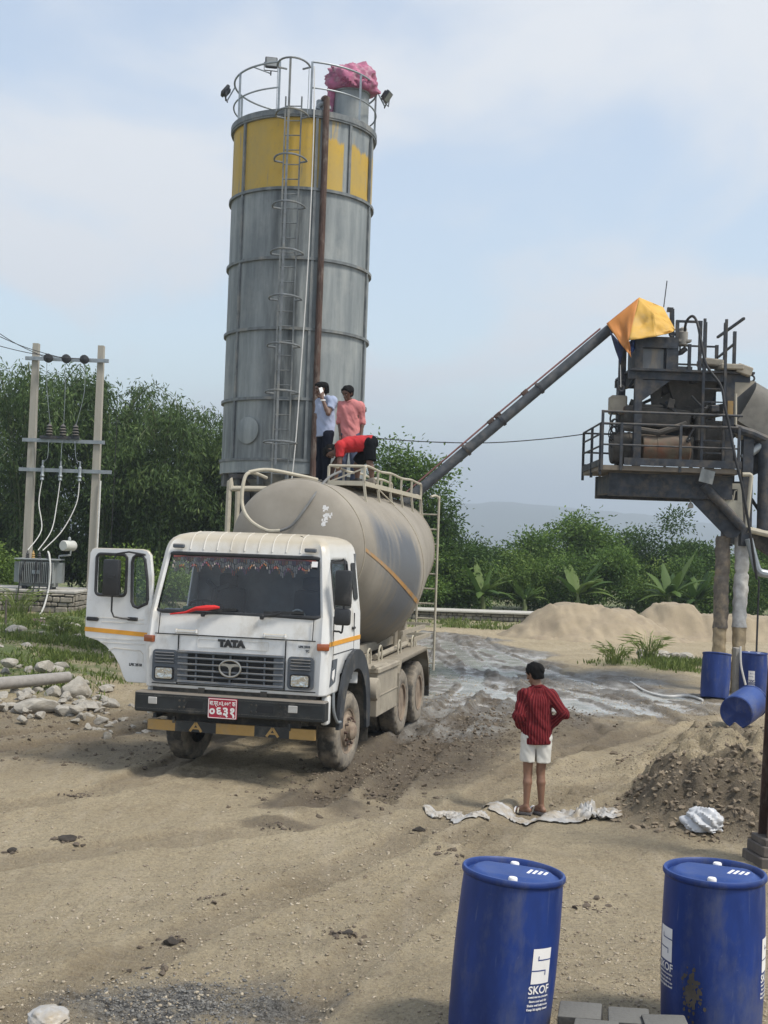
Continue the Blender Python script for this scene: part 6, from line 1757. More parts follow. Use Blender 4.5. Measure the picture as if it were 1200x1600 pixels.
def banana(x, y, h, label, seed, n=15):
    g = random.Random(seed)
    h *= 0.95; T = thing('banana_plant', (x, y, 0.0), 0, label, 'banana plant', 'banana plants in the treeline')
    MB().tube([(0, 0, -0.1), (0.05, 0, h * 0.2), (0.0, 0, h * 0.36)], [0.14, 0.11, 0.05], 10).build('stem', pmat('banana_stem', (0.14, 0.17, 0.06), 0.6), T)
    for k in range(n):
        a = g.uniform(0, 6.283) if k else 0.3; up = g.uniform(0.45, 1.0); L_ = h * g.uniform(0.55, 0.78); wd = L_ * 0.115
        m = MB(); N_ = 12
        rows = []
        for j in range(N_ + 1):
            t = j / N_
            r_ = L_ * t * (0.35 + 0.65 * (1 - up) + 0.1); z = h * 0.32 + L_ * (up * 1.0 * t - (1.25 - up) * 0.75 * t * t)
            p = Vector((math.cos(a) * r_, math.sin(a) * r_, z)); s = Vector((-math.sin(a), math.cos(a), 0))
            ww = wd * (math.sin(math.pi * min(1, t ** 0.7 * 0.97 + 0.03)) ** 0.6) if t > 0.14 else 0.03
            tear = 1 - 0.25 * g.random()
            rows.append((p - s * ww * tear - Vector((0, 0, ww * 0.35)), p, p + s * ww * tear - Vector((0, 0, ww * 0.35))))
        for r_ in rows: m.v += list(r_)
        for j in range(N_):
            for q in (0, 1): m.f.append((j * 3 + q, j * 3 + q + 1, j * 3 + q + 4, j * 3 + q + 3)); m.m.append(0)
        o = m.build('leaf', M['leafd'], T, 180, recalc=False)
        at = o.data.attributes.new('tint', 'FLOAT', 'FACE'); at.data.foreach_set('value', [min(1, max(0, g.gauss(0.75, 0.25)))] * len(m.f))


for a in ((4.4, 53.0, 2.9, 'banana plant in front of the hedge just right of the tank ladder', 1), (12.9, 54.5, 3.6, 'big banana plant with broad arching leaves behind the sand piles', 2),
          (8.8, 54.6, 3.4, 'banana plant with one bright upright leaf behind the sand pile top', 3), (14.2, 55.0, 3.0, 'smaller banana plant beside the big one near the tower', 4), (6.4, 54.5, 2.3, 'small banana plant behind the low wall', 5)):
    banana(*a)


# ------------------------------------------------------------------ grass, weeds
def grass_field():
    g = np.random.default_rng(77)
    x = g.uniform(-17, -2.6, 150000); y = g.uniform(19.5, 47, 150000)
    x = np.concatenate([x, g.uniform(4.5, 9.5, 16000), g.uniform(-1, 6.5, 14000)]); y = np.concatenate([y, g.uniform(28.5, 34.5, 16000), g.uniform(44, 49.5, 14000)])
    z, _, _, _, gr, _, _ = gz_many(x, y)
    pt = fbm(x * 0.9, y * 0.9, 3, 140)
    keep = g.random(len(x)) < gr * np.clip(0.32 + 1.9 * pt, 0.02, 1) * np.clip(26 / y, 0.3, 1)
    x, y, z, pt = x[keep], y[keep], z[keep], pt[keep]
    n = len(x); h = (0.07 + 0.11 * g.random(n) ** 2 + 0.13 * np.clip(pt, 0, 1)) * (1 + 0.015 * (y - 20))
    d = g.normal(size=(n, 3)) * 0.35 + np.array([0, 0, 1.0])
    o = leaves('grass', np.stack([x, y, z - 0.02], 1), d, h, 0.022 + 0.0007 * y, g.normal(0.45, 0.2, n), M['grassb'])
    o['kind'] = 'stuff'; o['label'] = 'short green grass and weeds on the rough ground'
    print('grass', n)


grass_field()


def weed(x, y, h, label, n=130, seed=0, spread=0.5):
    g = np.random.default_rng(500 + seed)
    T = thing('weed_clump', (x, y, gz(x, y)), 0, label, 'weeds', 'tall weed clumps')
    C = []; D = []; L_ = []
    a = g.uniform(0, 6.283, n); r_ = spread * 0.35 * g.random(n)
    base = np.stack([np.cos(a) * r_, np.sin(a) * r_, np.zeros(n)], 1)
    out = np.stack([np.cos(a), np.sin(a), np.zeros(n)], 1) * g.uniform(0.1, 0.9, n)[:, None]
    hh = h * g.uniform(0.5, 1, n)
    for s in range(3):
        d = out * (0.35 + 0.55 * s) + np.array([0, 0, 1.1 - 0.5 * s]); d = norm(d)
        C.append(base); D.append(d); L_.append(hh * 0.42); base = base + d * (hh * 0.36)[:, None]
    t = np.tile(g.normal(0.5, 0.17, n), 3)
    leaves('blades', np.concatenate(C), np.concatenate(D), np.concatenate(L_), 0.035, t, M['grassb'], T)


for a in ((-11.2, 37.6, 1.3, 'tall grassy weeds growing against the stone plinth', 90, 1, 1.1), (-12.6, 36.5, 0.9, 'lower weeds at the left end of the stone plinth', 60, 2, 1.0),
          (6.0, 31.0, 0.75, 'weed clump at the left of the grassy patch by the blue drums', 70, 3, 0.7), (7.2, 32.5, 1.0, 'tallest weed clump in the grassy patch behind the leaning drum', 90, 4, 0.8), (-8.1, 31, 0.8, 'thin tall weeds beside the plank on the grass', 50, 5, 0.4)):
    weed(*a)


# ------------------------------------------------------------------ stones, rubble, clods
def rock_mesh(seed, rough=0.35):
    b = bmesh.new(); bmesh.ops.create_icosphere(b, subdivisions=3, radius=1)
    g = random.Random(seed)
    planes = []
    for k in range(13):
        v = Vector((g.gauss(0, 1), g.gauss(0, 1), g.gauss(0, 1))).normalized(); planes.append((v, g.uniform(0.50, 0.9)))
    for v in b.verts:
        for n_, dd in planes:
            q = v.co.dot(n_) - dd
            if q > 0: v.co -= n_ * q * 0.9
    co = np.array([v.co[:] for v in b.verts])
    nz = fbm(co[:, 0] * 2 + seed, co[:, 1] * 2 + co[:, 2] * 1.7, 4, seed)
    for v, q in zip(b.verts, nz): v.co *= 1 + 0.16 * q
    me = bpy.data.meshes.new('stone'); b.to_mesh(me); b.free()
    me.polygons.foreach_set('use_smooth', [True] * len(me.polygons)); me.set_sharp_from_angle(angle=R(24))
    return me


M['stone'] = pmat('pale_stone', (0.37, 0.345, 0.30), 0.9, var=0.15, scale=2.5, dirt=(0.20, 0.165, 0.12), dirt_amt=0.35, dirt_scale=1.6, bump=0.4, bscale=9)
ROCKS = [rock_mesh(s) for s in range(8)]
for me in ROCKS: me.materials.append(M['stone'])


def stone(x, y, sx, sy, sz, rz, k, label, group, sink=0.35, tilt=0.0, zadd=0.0):
    o = bpy.data.objects.new('stone', ROCKS[k % len(ROCKS)]); COL.objects.link(o)
    o.location = (x, y, gz(x, y) + sz * (1 - sink) - 0.02 + zadd); o.scale = (sx, sy, sz); o.rotation_euler = (tilt, tilt * .6, rz)
    tag(o, label, 'stone', group)
    return o


def G(px, py, z=0.0):
    d = FWD + CR * ((px - 600) / FPX) + CU * ((800 - py) / FPX)
    t = (z - HC) / d.z
    return Vector((0, 0, HC)) + d * t


big = [((120, 1095), .30, .24, .22, 'blocky pale boulder at the right end of the grey log', 0.0), ((60, 1118), .40, .26, .15, 'long flat rounded boulder lying just below the grey log', 0), ((14, 1068), .20, .16, .12, 'rounded stone resting above the log at the left edge', 0.15),
       ((68, 1070), .24, .17, .14, 'upright pointed pale stone behind the middle of the log', 0.1), ((138, 1112), .30, .22, .11, 'flat pale slab right of the log end', 0), ((101, 1120), .26, .2, .13, 'pale stone below the right end of the log', 0), ((176, 1107), .2, .15, .11, 'pale stone farthest right towards the truck bumper', 0)]
for i, (p, a, b_, c_, lb, za) in enumerate(big):
    q = G(*p); stone(q.x, q.y, a, b_, c_, 0.4 * i, i, lb, None, zadd=za)
g = random.Random(4)
for i in range(150):
    px_, py_ = g.uniform(-20, 170), g.gauss(1098, 20)
    if i > 110: px_, py_ = g.uniform(100, 235), g.uniform(1105, 1150)
    if py_ < 1050 or py_ > 1150: continue
    q = G(px_, py_); s = g.choice([g.uniform(0.03, 0.09), g.uniform(0.05, 0.15)]) * (0.6 if i > 110 else 1)
    stone(q.x, q.y, s * g.uniform(.9, 1.6), s * g.uniform(.8, 1.2), s * g.uniform(.5, .9), g.uniform(0, 6), i, 'pale rubble stone in the heap around the grey log left of the truck', 'rubble stones around the log', tilt=g.uniform(-.3, .3), zadd=g.uniform(0, 0.08) if i < 50 else 0)
for i in range(26):
    px_, py_ = g.choice([(g.uniform(1000, 1075), g.uniform(1018, 1040)), (g.uniform(-10, 80), g.uniform(1000, 1045)), (g.uniform(60, 125), g.uniform(985, 1020))])
    q = G(px_, py_); s = g.uniform(0.10, 0.24)
    right = px_ > 500
    stone(q.x, q.y, s * 1.3, s, s * .6, g.uniform(0, 6), i, 'stone lying beside the grassy patch near the blue drums' if right else 'stone lying in the grass between rubble heap and transformer', 'stones by the grassy patch' if right else 'stones in the grass')

# loose gravel and crumbs of earth: nobody could count them
M['crumb'] = pmat('earth_crumb', (0.15, 0.115, 0.08), 0.95, var=0.3, scale=7, col2=(0.48, 0.415, 0.31))
M['mudcrumb'] = pmat('dark_clod', (0.085, 0.066, 0.047), 0.95, var=0.3, scale=2.5, col2=(0.165, 0.13, 0.092))
M['bankcrumb'] = pmat('bank_clod', (0.12, 0.093, 0.066), 0.95, var=0.3, scale=2.2, col2=(0.25, 0.20, 0.14), bump=0.5, bscale=30)
M['clodc'] = pmat('dark_crumb', (0.07, 0.055, 0.042), 0.95, var=0.3, scale=5, col2=(0.14, 0.11, 0.08))
M['ashcrumb'] = pmat('ash_crumb', (0.022, 0.021, 0.021), 0.95, var=0.3, scale=13, col2=(0.26, 0.25, 0.23))


def crumbs(name, x, y, s, mat, label, flat=0.65, seed=0, jag=0.35, smooth=True):
    g = np.random.default_rng(seed)
    z = gz_many(x, y)[0]
    t = (1 + 5 ** .5) / 2
    iv = np.array([(-1, t, 0), (1, t, 0), (-1, -t, 0), (1, -t, 0), (0, -1, t), (0, 1, t), (0, -1, -t), (0, 1, -t), (t, 0, -1), (t, 0, 1), (-t, 0, -1), (-t, 0, 1)]) / 1.9
    fi = np.array([(0, 11, 5), (0, 5, 1), (0, 1, 7), (0, 7, 10), (0, 10, 11), (1, 5, 9), (5, 11, 4), (11, 10, 2), (10, 7, 6), (7, 1, 8), (3, 9, 4), (3, 4, 2), (3, 2, 6), (3, 6, 8), (3, 8, 9), (4, 9, 5), (2, 4, 11), (6, 2, 10), (8, 6, 7), (9, 8, 1)])
    n = len(x)
    v = iv[None] * (1 + jag * g.normal(size=(n, 12, 1))) * (s[:, None] * g.uniform(0.7, 1.3, (n, 3)))[:, None, :] * np.array([1, 1, flat])
    a = g.uniform(0, 6.283, n); ca, sa = np.cos(a)[:, None], np.sin(a)[:, None]
    vx = v[:, :, 0] * ca - v[:, :, 1] * sa; vy = v[:, :, 0] * sa + v[:, :, 1] * ca
    v = np.stack([vx + x[:, None], vy + y[:, None], v[:, :, 2] + (z + s * flat * 0.3)[:, None]], 2)
    f = (fi[None] + 12 * np.arange(n)[:, None, None]).reshape(-1)
    me = bpy.data.meshes.new(name)
    me.vertices.add(12 * n); me.vertices.foreach_set('co', v.ravel())
    me.loops.add(len(f)); me.loops.foreach_set('vertex_index', f.astype(np.int32))
    me.polygons.add(len(f) // 3); me.polygons.foreach_set('loop_start', np.arange(0, len(f), 3, dtype=np.int32))
    me.update(calc_edges=True); me.polygons.foreach_set('use_smooth', np.full(len(f) // 3, smooth, dtype=bool))
    me.materials.append(mat)
    o = link(bpy.data.objects.new(name, me)); o['kind'] = 'stuff'; o['label'] = label


def scatter():
    g = np.random.default_rng(9)
    # pebbles over the yard, thicker in patches
    y = 6.3 + 22 * g.random(62000) ** 1.5; x = g.uniform(-0.36, 0.36, len(y)) * y * 1.1
    pt = fbm(x * 0.7, y * 0.5, 4, 300); keep = g.random(len(y)) < np.clip(0.3 + 2.2 * pt, 0.06, 1); x, y = x[keep], y[keep]
    crumbs('gravel', x, y, 0.0022 + 0.011 * g.random(len(x)) ** 6 + 0.0003 * y, M['crumb'], 'loose gravel and crumbs strewn over the dry yard', seed=1)
    # clods on the dug bank and along the wheel ruts
    n = 7500; a = g.uniform(0, 6.283, n); r = np.sqrt(g.random(n))
    c = np.array([(4.9, 16.4, 1.7, 2.8), (3.75, 13.6, 1.2, 1.3), (4.6, 13.3, 1.5, 0.9), (5.9, 18.4, 1.4, 1.8)])[g.integers(0, 4, n)]
    x = c[:, 0] + c[:, 2] * r * np.cos(a); y = c[:, 1] + c[:, 3] * r * np.sin(a)
    low = g.random(n) < np.where(y < 14.6, 1.0, 0.45); x, y = x[low], y[low]
    crumbs('mud_clods', x, y, 0.006 + 0.036 * g.random(len(x)) ** 5, M['bankcrumb'], 'dark clods of dug earth on the bank', flat=0.72, seed=2, jag=0.40, smooth=False)
    n = 2600; al = g.random(n); s = g.normal(0, 0.55, n)
    x = -0.7 + 4.0 * al + s; y = 13.9 + 9 * al + g.normal(0, .5, n)
    k2 = 900; x = np.concatenate([x, g.uniform(-6.5, -2.6, k2)]); y = np.concatenate([y, g.uniform(15.5, 20.5, k2)])
    crumbs('rut_clods', x, y, 0.008 + 0.028 * g.random(len(x)) ** 4, M['mudcrumb'], 'crumbled earth along the fresh wheel ruts', seed=3, smooth=False)
    cx, cy = [], []
    for px_, py_, k in ((105, 1312, 40), (20, 1329, 14), (268, 1470, 30), (543, 1467, 30), (232, 1513, 16), (655, 1298, 14), (440, 1290, 40), (130, 1240, 50), (600, 1240, 70), (330, 1405, 24), (700, 1330, 30), (930, 1420, 30)):
        q = G(px_, py_); cx += list(g.normal(q.x, 0.10, k)); cy += list(g.normal(q.y, 0.10, k))
    crumbs('clod_crumbs', np.array(cx), np.array(cy), 0.006 + 0.026 * g.random(len(cx)) ** 3, M['clodc'], 'dark crumbs broken off the clods in the yard', seed=5, smooth=False)
    n = 4200; a = g.uniform(0, 6.283, n); r = np.sqrt(g.random(n))
    crumbs('ash_crumbs', -1.15 + g.normal(0, 0.36, n), 7.7 + g.normal(0, 0.20, n), 0.002 + 0.011 * g.random(n) ** 4, M['ashcrumb'], 'burnt crumbs and ash flakes in the fire patch', seed=4)


scatter()
clodm = [rock_mesh(40 + s) for s in range(3)]
M['clod'] = pmat('dark_wet_clod', (0.05, 0.04, 0.031), 0.9, var=0.3, scale=3, bump=0.6, bscale=18)
for me in clodm: me.materials.append(M['clod'])
for i, (px_, py_, s, lb) in enumerate(((105, 1312, .10, 'largest dark earth clod on the dry yard at the left'), (20, 1329, .06, 'dark flat clod near the left edge of the yard'), (268, 1470, .07, 'flat dark clod in the middle of the yard'), (543, 1467, .055, 'dark clod left of the big blue drum'), (232, 1513, .05, 'small dark clod just above the ash patch'), (655, 1298, .08, 'long dark clod in front of the white sheet'))):
    q = G(px_, py_); o = bpy.data.objects.new('earth_clod', clodm[i % 3]); COL.objects.link(o)
    o.location = (q.x, q.y, gz(q.x, q.y) + s * 0.18); o.scale = (s * 1.0, s * .75, s * .42); o.rotation_euler = (0.1, 0, i * 1.3); tag(o, lb, 'clod')


# ------------------------------------------------------------------ sand piles, low wall
M['sand'] = pmat('sand', (0.335, 0.272, 0.185), 0.95, var=0.08, scale=1.2, dirt=(0.25, 0.20, 0.14), dirt_amt=0.5, dirt_scale=1.4, bump=0.5, bscale=20)


def sand_pile(peaks, x0, x1, y0, y1, label, seed):
    nx, ny = 130, 70
    X, Y = np.meshgrid(np.linspace(x0, x1, nx), np.linspace(y0, y1, ny)); x, y = X.ravel(), Y.ravel()
    z = np.full(len(x), -0.3)
    for px_, py_, h, rx, ry, flat in peaks:
        wx = x + 0.35 * fbm(x * 0.8, y * 0.8, 3, seed); wy = y + 0.35 * fbm(x * 0.8, y * 0.8, 3, seed + 3)
        d = np.sqrt(((wx - px_) / rx) ** 2 + ((wy - py_) / ry) ** 2)
        z = np.maximum(z, h * np.minimum(1 + 0.05 * (1 - d), (1 - d) / (1 - flat)))
    gul = np.abs(fbm(x * 1.6 + 0.2 * y, y * 0.35, 3, seed + 9))
    z = z - 0.20 * gul * (z > 0.1) + 0.07 * fbm(x * 3.5, y * 3.5, 4, seed + 12) + 0.05
    gzv = gz_many(x, y)[0]
    v = np.stack([x, y, np.maximum(z, gzv - 0.25)], 1)
    i = (np.arange(ny - 1)[:, None] * nx + np.arange(nx - 1)[None]).ravel()
    o = mesh_obj('sand_pile', v.tolist(), np.stack([i, i + 1, i + 1 + nx, i + nx], 1).tolist(), M['sand'], None, smooth=80, recalc=False)
    tag(o, label, 'sand pile')


sand_pile(((6.75, 42.6, 1.10, 2.6, 2.4, 0.30), (7.6, 42.6, 0.98, 3.0, 2.3, 0.35)), 3.3, 11.6, 39.3, 46, 'large smooth heap of pale sand in the middle distance', 400)
sand_pile(((10.7, 44.6, 1.12, 1.9, 1.9, 0.4), (13.5, 44.6, 0.80, 3.6, 1.9, 0.6), (16.5, 44, 0.8, 3, 1.9, 0.6)), 8.2, 19.5, 41.8, 48, 'lower long bank of pale sand to the right of the large heap', 430)


def masonry(name, x0, x1, y, z0, z1, depth, parent, mat, seed, ch=0.17, face='y'):
    """a face of rough stones laid in courses, one mesh"""
    g = random.Random(seed); b = MB(); z = z0
    while z < z1 - 0.03:
        h = min(ch * g.uniform(0.75, 1.25), z1 - z); x = x0
        while x < x1 - 0.02:
            w = min(g.uniform(0.16, 0.5), x1 - x); dz = g.uniform(-.012, .012)
            c = (x + w / 2, y + g.uniform(-0.025, 0.02), z + h / 2 + dz)
            sz = (w - 0.015, depth, h - 0.015)
            if face == 'x': c = (y + g.uniform(-0.02, 0.02), x + w / 2, z + h / 2 + dz); sz = (depth, w - 0.015, h - 0.015)
            b.box(c, sz, rotm(g.uniform(-.03, .03), g.uniform(-.03, .03), g.uniform(-.04, .04)), 0, 0.03)
            x += w
        z += h
    return b.build(name, mat, parent)


M['masonry'] = pmat('rubble_masonry', (0.30, 0.27, 0.22), 0.92, var=0.25, scale=2.4, dirt=(0.16, 0.14, 0.11), dirt_amt=0.4, dirt_scale=1.8, bump=0.5, bscale=9)
T = thing('low_wall', (0, 50.0, 0), 0, 'long low stone wall with a pale concrete top left of the sand heap', 'wall')
masonry('stone_face', -4.5, 7.2, 0, -0.1, 0.33, 0.3, T, M['masonry'], 3, 0.15)
MB().box((1.35, 0.6, 0.12), (11.7, 1.0, 0.5)).build('backing', M['conc'], T)
MB().box((1.35, 0.45, 0.39), (11.8, 1.5, 0.09), None, 0, 0.02).build('coping', pmat('pale_concrete', (0.50, 0.48, 0.43), 0.9, var=0.08, dirt=(0.3, 0.28, 0.24), dirt_amt=0.3), T)

# ------------------------------------------------------------------ transformer on its stone plinth, twin pole structure
YT = 39.5
T = thing('stone_plinth', (-11.9, 40.2, 0), 0, 'stone walled plinth with a concrete top under the grey transformer', 'plinth')
masonry('stone_face', -2.6, 2.12, -1.25, -0.1, 1.05, 0.35, T, M['masonry'], 5)
masonry('stone_face', -1.25, 1.3, 2.02, -0.1, 1.05, 0.3, T, M['masonry'], 6, face='x')
MB().box((-0.25, 0.1, 0.5), (4.4, 2.5, 1.0)).build('core', M['conc'], T)
MB().box((-0.22, 0.0, 1.11), (4.75, 2.75, 0.11), None, 0, 0.03).build('cap', pmat('pale_cap', (0.42, 0.40, 0.36), 0.9, var=0.1, dirt=(0.25, 0.23, 0.19), dirt_amt=0.35), T)


def build_transformer():
    M['trafo'] = pmat('grey_enamel', (0.27, 0.29, 0.29), 0.5, var=0.06, dirt=(0.17, 0.155, 0.13), dirt_amt=0.25, dirt_scale=3)
    x0, zb = -11.1, 1.17
    T = thing('transformer', (x0, YT, zb), R(2), 'grey finned power transformer standing on the stone plinth', 'transformer')
    MB().box((0, 0, 0.50), (1.12, 0.5, 0.86), None, 0, 0.01).build('tank', M['trafo'], T)
    for k in range(19): MB().box((-0.53 + 1.06 * k / 18, -0.38, 0.53), (0.018, 0.26, 0.66)).build('fin', M['trafo'], T)
    MB().box((0, -0.38, 0.86), (1.16, 0.02, 0.03)).box((0, -0.38, 0.2), (1.16, 0.02, 0.03)).build('fin_bar', M['trafo'], T)
    for s in (-1, 1):
        for k in range(6): MB().box((s * 0.66, -0.2 + 0.08 * k, 0.53), (0.2, 0.016, 0.66)).build('fin', M['trafo'], T)
    MB().box((0, -0.05, 0.955), (1.42, 0.85, 0.045), None, 0, 0.01).build('lid', M['trafo'], T)
    MB().box((0.0, -0.515, 0.55), (0.24, 0.012, 0.12)).build('rating_plate', M['galv'], T)
    for s in (-0.4, 0.4): MB().box((s, 0, 0.05), (0.14, 0.7, 0.10)).build('skid', M['steel'], T)
    for k, x in enumerate((-0.38, -0.2, 0.0, 0.28)):
        MB().lathe([(0.05, 0.97), (0.07, 1.0), (0.04, 1.03), (0.065, 1.06), (0.04, 1.09), (0.06, 1.12), (0.035, 1.15), (0.02, 1.2), (0.001, 1.24)], 12, Matrix.Translation((x, -0.1, 0))).build('bushing', M['ochre'] if k == 1 else M['black'], T)
    MB().lathe([(0.001, -0.27), (0.15, -0.27), (0.17, -0.24), (0.17, 0.24), (0.15, 0.27), (0.001, 0.27)], 24, Matrix.Translation((0.90, -0.05, 1.42)) @ Matrix.Rotation(R(65), 4, 'Z') @ Matrix.Rotation(R(90), 4, 'Y')).build('oil_tank', pmat('pale_tank', (0.52, 0.52, 0.48), 0.5, var=0.05), T)
    MB().tube([(0.62, -0.05, 0.98), (0.62, -0.05, 1.08), (0.98, -0.05, 1.12), (0.98, -0.05, 1.3)], 0.035, 8).lathe([(0.05, 1.58), (0.05, 1.66), (0.03, 1.7), (0.001, 1.72)], 12, Matrix.Translation((0.93, -0.05, 0))).build('oil_pipe', M['trafo'], T)


build_transformer()


def build_poles():
    M['pole'] = pmat('concrete_pole', (0.36, 0.335, 0.285), 0.9, var=0.1, scale=3, stretch=(2, 2, .3), dirt=(0.24, 0.215, 0.175), dirt_amt=0.3)
    Y = 40.6
    xl, xr, zt = P(50, 700, Y).x, P(152, 700, Y).x, P(57, 537, Y).z
    T = thing('pole_structure', ((xl + xr) / 2, Y, 0), 0, 'two tall concrete poles joined by steel cross arms behind the transformer', 'power poles')
    h = (xr - xl) / 2
    for s in (-1, 1):
        b = MB(); n = len(b.v)
        b.add([(s * h + x * w, y * w * 1.2, z) for z, w in ((-0.3, 0.135), (zt, 0.095)) for x, y in ((-1, -1), (1, -1), (1, 1), (-1, 1))], [(0, 1, 5, 4), (1, 2, 6, 5), (2, 3, 7, 6), (3, 0, 4, 7), (4, 5, 6, 7)])
        b.build('pole', M['pole'], T)
    def arm(py, dxl, dxr, dy=-0.17):
        z = P(105, py, Y).z
        MB().beam((-h - dxl, dy, z), (h + dxr, dy, z), 0.08, 0.12).build('cross_arm', M['galv'], T)
        return z
    z1 = arm(563, 0.3, 0.3); z2 = arm(690, 0.28, 0.28); z3 = arm(736, 0.35, 0.55)
    MB().beam((-0.75, -0.3, z2 + 0.1), (0.55, -0.3, z2 + 0.12), 0.12, 0.1).build('fuse_base', M['steel'], T)
    pts = []
    for x in (-0.58, 0.02, 0.62):
        MB().lathe([(0.03, -0.1), (0.13, -0.08), (0.15, 0.0), (0.13, 0.05), (0.15, 0.09), (0.05, 0.13), (0.001, 0.14)], 16, Matrix.Translation((x, -0.30, z1)) @ Matrix.Rotation(R(90), 4, 'X')).build('disc_insulator', M['black'], T)
    for x in (-0.45, 0.0, 0.42):
        MB().lathe([(0.06, 0.15), (0.13, 0.2), (0.07, 0.24), (0.13, 0.29), (0.07, 0.33), (0.12, 0.38), (0.06, 0.42), (0.10, 0.47), (0.05, 0.52), (0.001, 0.6)], 14, Matrix.Translation((x, -0.3, z2))).build('fuse_insulator', M['steel'], T)
    for x in (-0.62, -0.02, 0.62):
        MB().lathe([(0.03, -0.36), (0.07, -0.33), (0.05, -0.26), (0.08, -0.2), (0.05, -0.14), (0.06, 0.1), (0.03, 0.14), (0.03, 0.3), (0.001, 0.32)], 12, Matrix.Translation((x, -0.32, z3))).build('surge_arrester', M['galv'], T)
    ox = (xl + xr) / 2
    def W(name, pts, r, m, label, cat='cable', group=None):
        o = MB().tube(smoothpath(pts, 7), r, 6).build(name, m); tag(o, label, cat, group); return o
    tx = -11.1
    for k, (x, bx) in enumerate(((-0.62, -0.38), (-0.02, -0.05), (0.62, 0.1))):
        W('drop_cable', [(ox + x, Y - 0.32, z3 - 0.36), (ox + x - 0.05, Y - .4, z3 - 1.1), (ox + x * .55 - 0.12, Y - .7, z3 - 2.0), (tx + bx, YT - 0.1, 1.17 + 1.24)], 0.017, M['whitepipe'], 'white drop cable from the lower cross arm to the transformer, ' + ('left one of three', 'middle one of three', 'right one of three')[k], 'cable', 'white drop cables')
        W('jumper_wire', [(ox + x, Y - 0.35, z1 - 0.1), (ox + x + 0.06, Y - .4, (z1 + z2) / 2 + 0.3), (ox + (-0.45, 0, 0.42)[k] + 0.02, Y - .32, z2 + 0.55)], 0.009, M['galv'], 'thin jumper wire under the top cross arm, ' + ('left', 'middle', 'right')[k] + ' of three', 'wire', 'jumper wires')
        W('fuse_wire', [(ox + (-0.45, 0, 0.42)[k], Y - 0.35, z2), (ox + (-0.45, 0, 0.5)[k], Y - .4, (z2 + z3) / 2 - .1), (ox + x, Y - .32, z3 + 0.3)], 0.009, M['galv'], 'thin wire between the two lower cross arms, ' + ('left', 'middle', 'right')[k] + ' of three', 'wire', 'wires between cross arms')
        e = P(-60, (480, 497, 524)[k], 30 + 3 * k)
        W('power_line', [(ox + x, Y - 0.35, z1), ((ox + x + e.x) / 2, (Y + e.y) / 2, (z1 + e.z) / 2 - 0.12), tuple(e)], 0.012, M['wire'], 'overhead line leaving the top cross arm to the left, ' + ('uppermost', 'middle', 'lowest')[k] + ' of three', 'power line', 'overhead lines')
    W('conduit', [(xr + 0.2, Y - 0.2, z3 - 0.3), (xr + 0.2, Y - 0.25, 3), (xr + 0.16, Y - .25, 0.4)], 0.028, M['whitepipe'], 'white conduit running down the right concrete pole', 'conduit')
    W('earth_wire', [(xr + 0.62, Y, z3 + 2.0), (xr + 0.60, Y, 3.5), (xr + 0.55, Y, 0.2)], 0.010, M['wire'], 'thin stay wire hanging right of the right concrete pole', 'wire')
    W('thick_cable', [(tx + 0.28, YT - 0.12, 2.38), (tx + 0.42, YT - 0.45, 2.25), (tx + 0.52, YT - 0.62, 1.8), (tx + 0.50, YT - 0.7, 1.15), (tx + 0.42, YT - 1.05, 0.5), (tx + 0.18, YT - 1.3, 0.18)], 0.028, M['whitepipe'], 'thick pale cable hanging from the transformer over the plinth edge', 'cable')
    for k, x in enumerate((-0.42, 0.05, 0.22)):
        W('cable', [(tx + x * 0.8, YT - 0.5, 2.1), (tx + x, YT - 0.66, 1.5), (tx + x - 0.03, YT - 0.75, 1.0), (tx + x - 0.03, YT - 0.8, 0.75)], 0.022, M['wire'], 'black cable hanging down the transformer fins, ' + ('leftmost', 'middle', 'rightmost')[k] + ' of three', 'cable', 'black transformer cables')
    MB()


build_poles()
o = MB().tube(smoothpath([P(578, 684, 27), P(660, 690, 27), P(760, 692, 27), P(850, 686, 27), P(916, 678, 27.6)], 6), 0.012, 5).build('cable', M['wire']); tag(o, 'thin sagging cable strung from the silo to the mixing tower', 'cable')

# log, plank, stick
a, e = G(-30, 1098), G(106, 1086)
lg = MB().tube([(a.x, a.y, 0.30), ((a.x + e.x) / 2, (a.y + e.y) / 2, 0.31), (e.x, e.y, 0.33)], [0.115, 0.11, 0.10], 18).build('log', pmat('grey_log', (0.31, 0.29, 0.27), 0.85, var=0.12, stretch=(.4, 3, 3), dirt=(0.16, 0.145, 0.13), dirt_amt=0.3))
tag(lg, 'weathered grey log lying across the rubble heap', 'log')
a, e = G(55, 992), G(80, 1004)
o = MB().beam((a.x, a.y, 0.45), (e.x, e.y, 0.40), 0.3, 0.05).build('plank', M['rust']); tag(o, 'rusty brown plank lying in the grass below the plinth', 'plank')
q = G(8, 1000); o = MB().tube([(q.x, q.y, 0.1), (q.x - 0.02, q.y, 1.1)], 0.03, 8).build('stake', M['bark']); tag(o, 'thin wooden stake standing in the grass at the left edge', 'stake')

# ------------------------------------------------------------------ blue drums
def drum_mat():
    m = pmat('blue_drum_plastic', (0.010, 0.034, 0.172), 0.48, var=0.22, scale=4, dirt=(0.085, 0.095, 0.145), dirt_amt=0.30, dirt_scale=5.5, stretch=(1, 1, 0.35), spec=0.35, dust=(0.035, 0.085, 0.28), dust_amt=0.5, bump=0.15, bscale=7, scratch=(0.15, 0.18, 0.27))  # upward faces painted a lighter blue, as if lit from above
    return m


M['drum'] = drum_mat()
M['mudsplat'] = pmat('dried_mud', (0.085, 0.072, 0.058), 0.9, var=0.2)


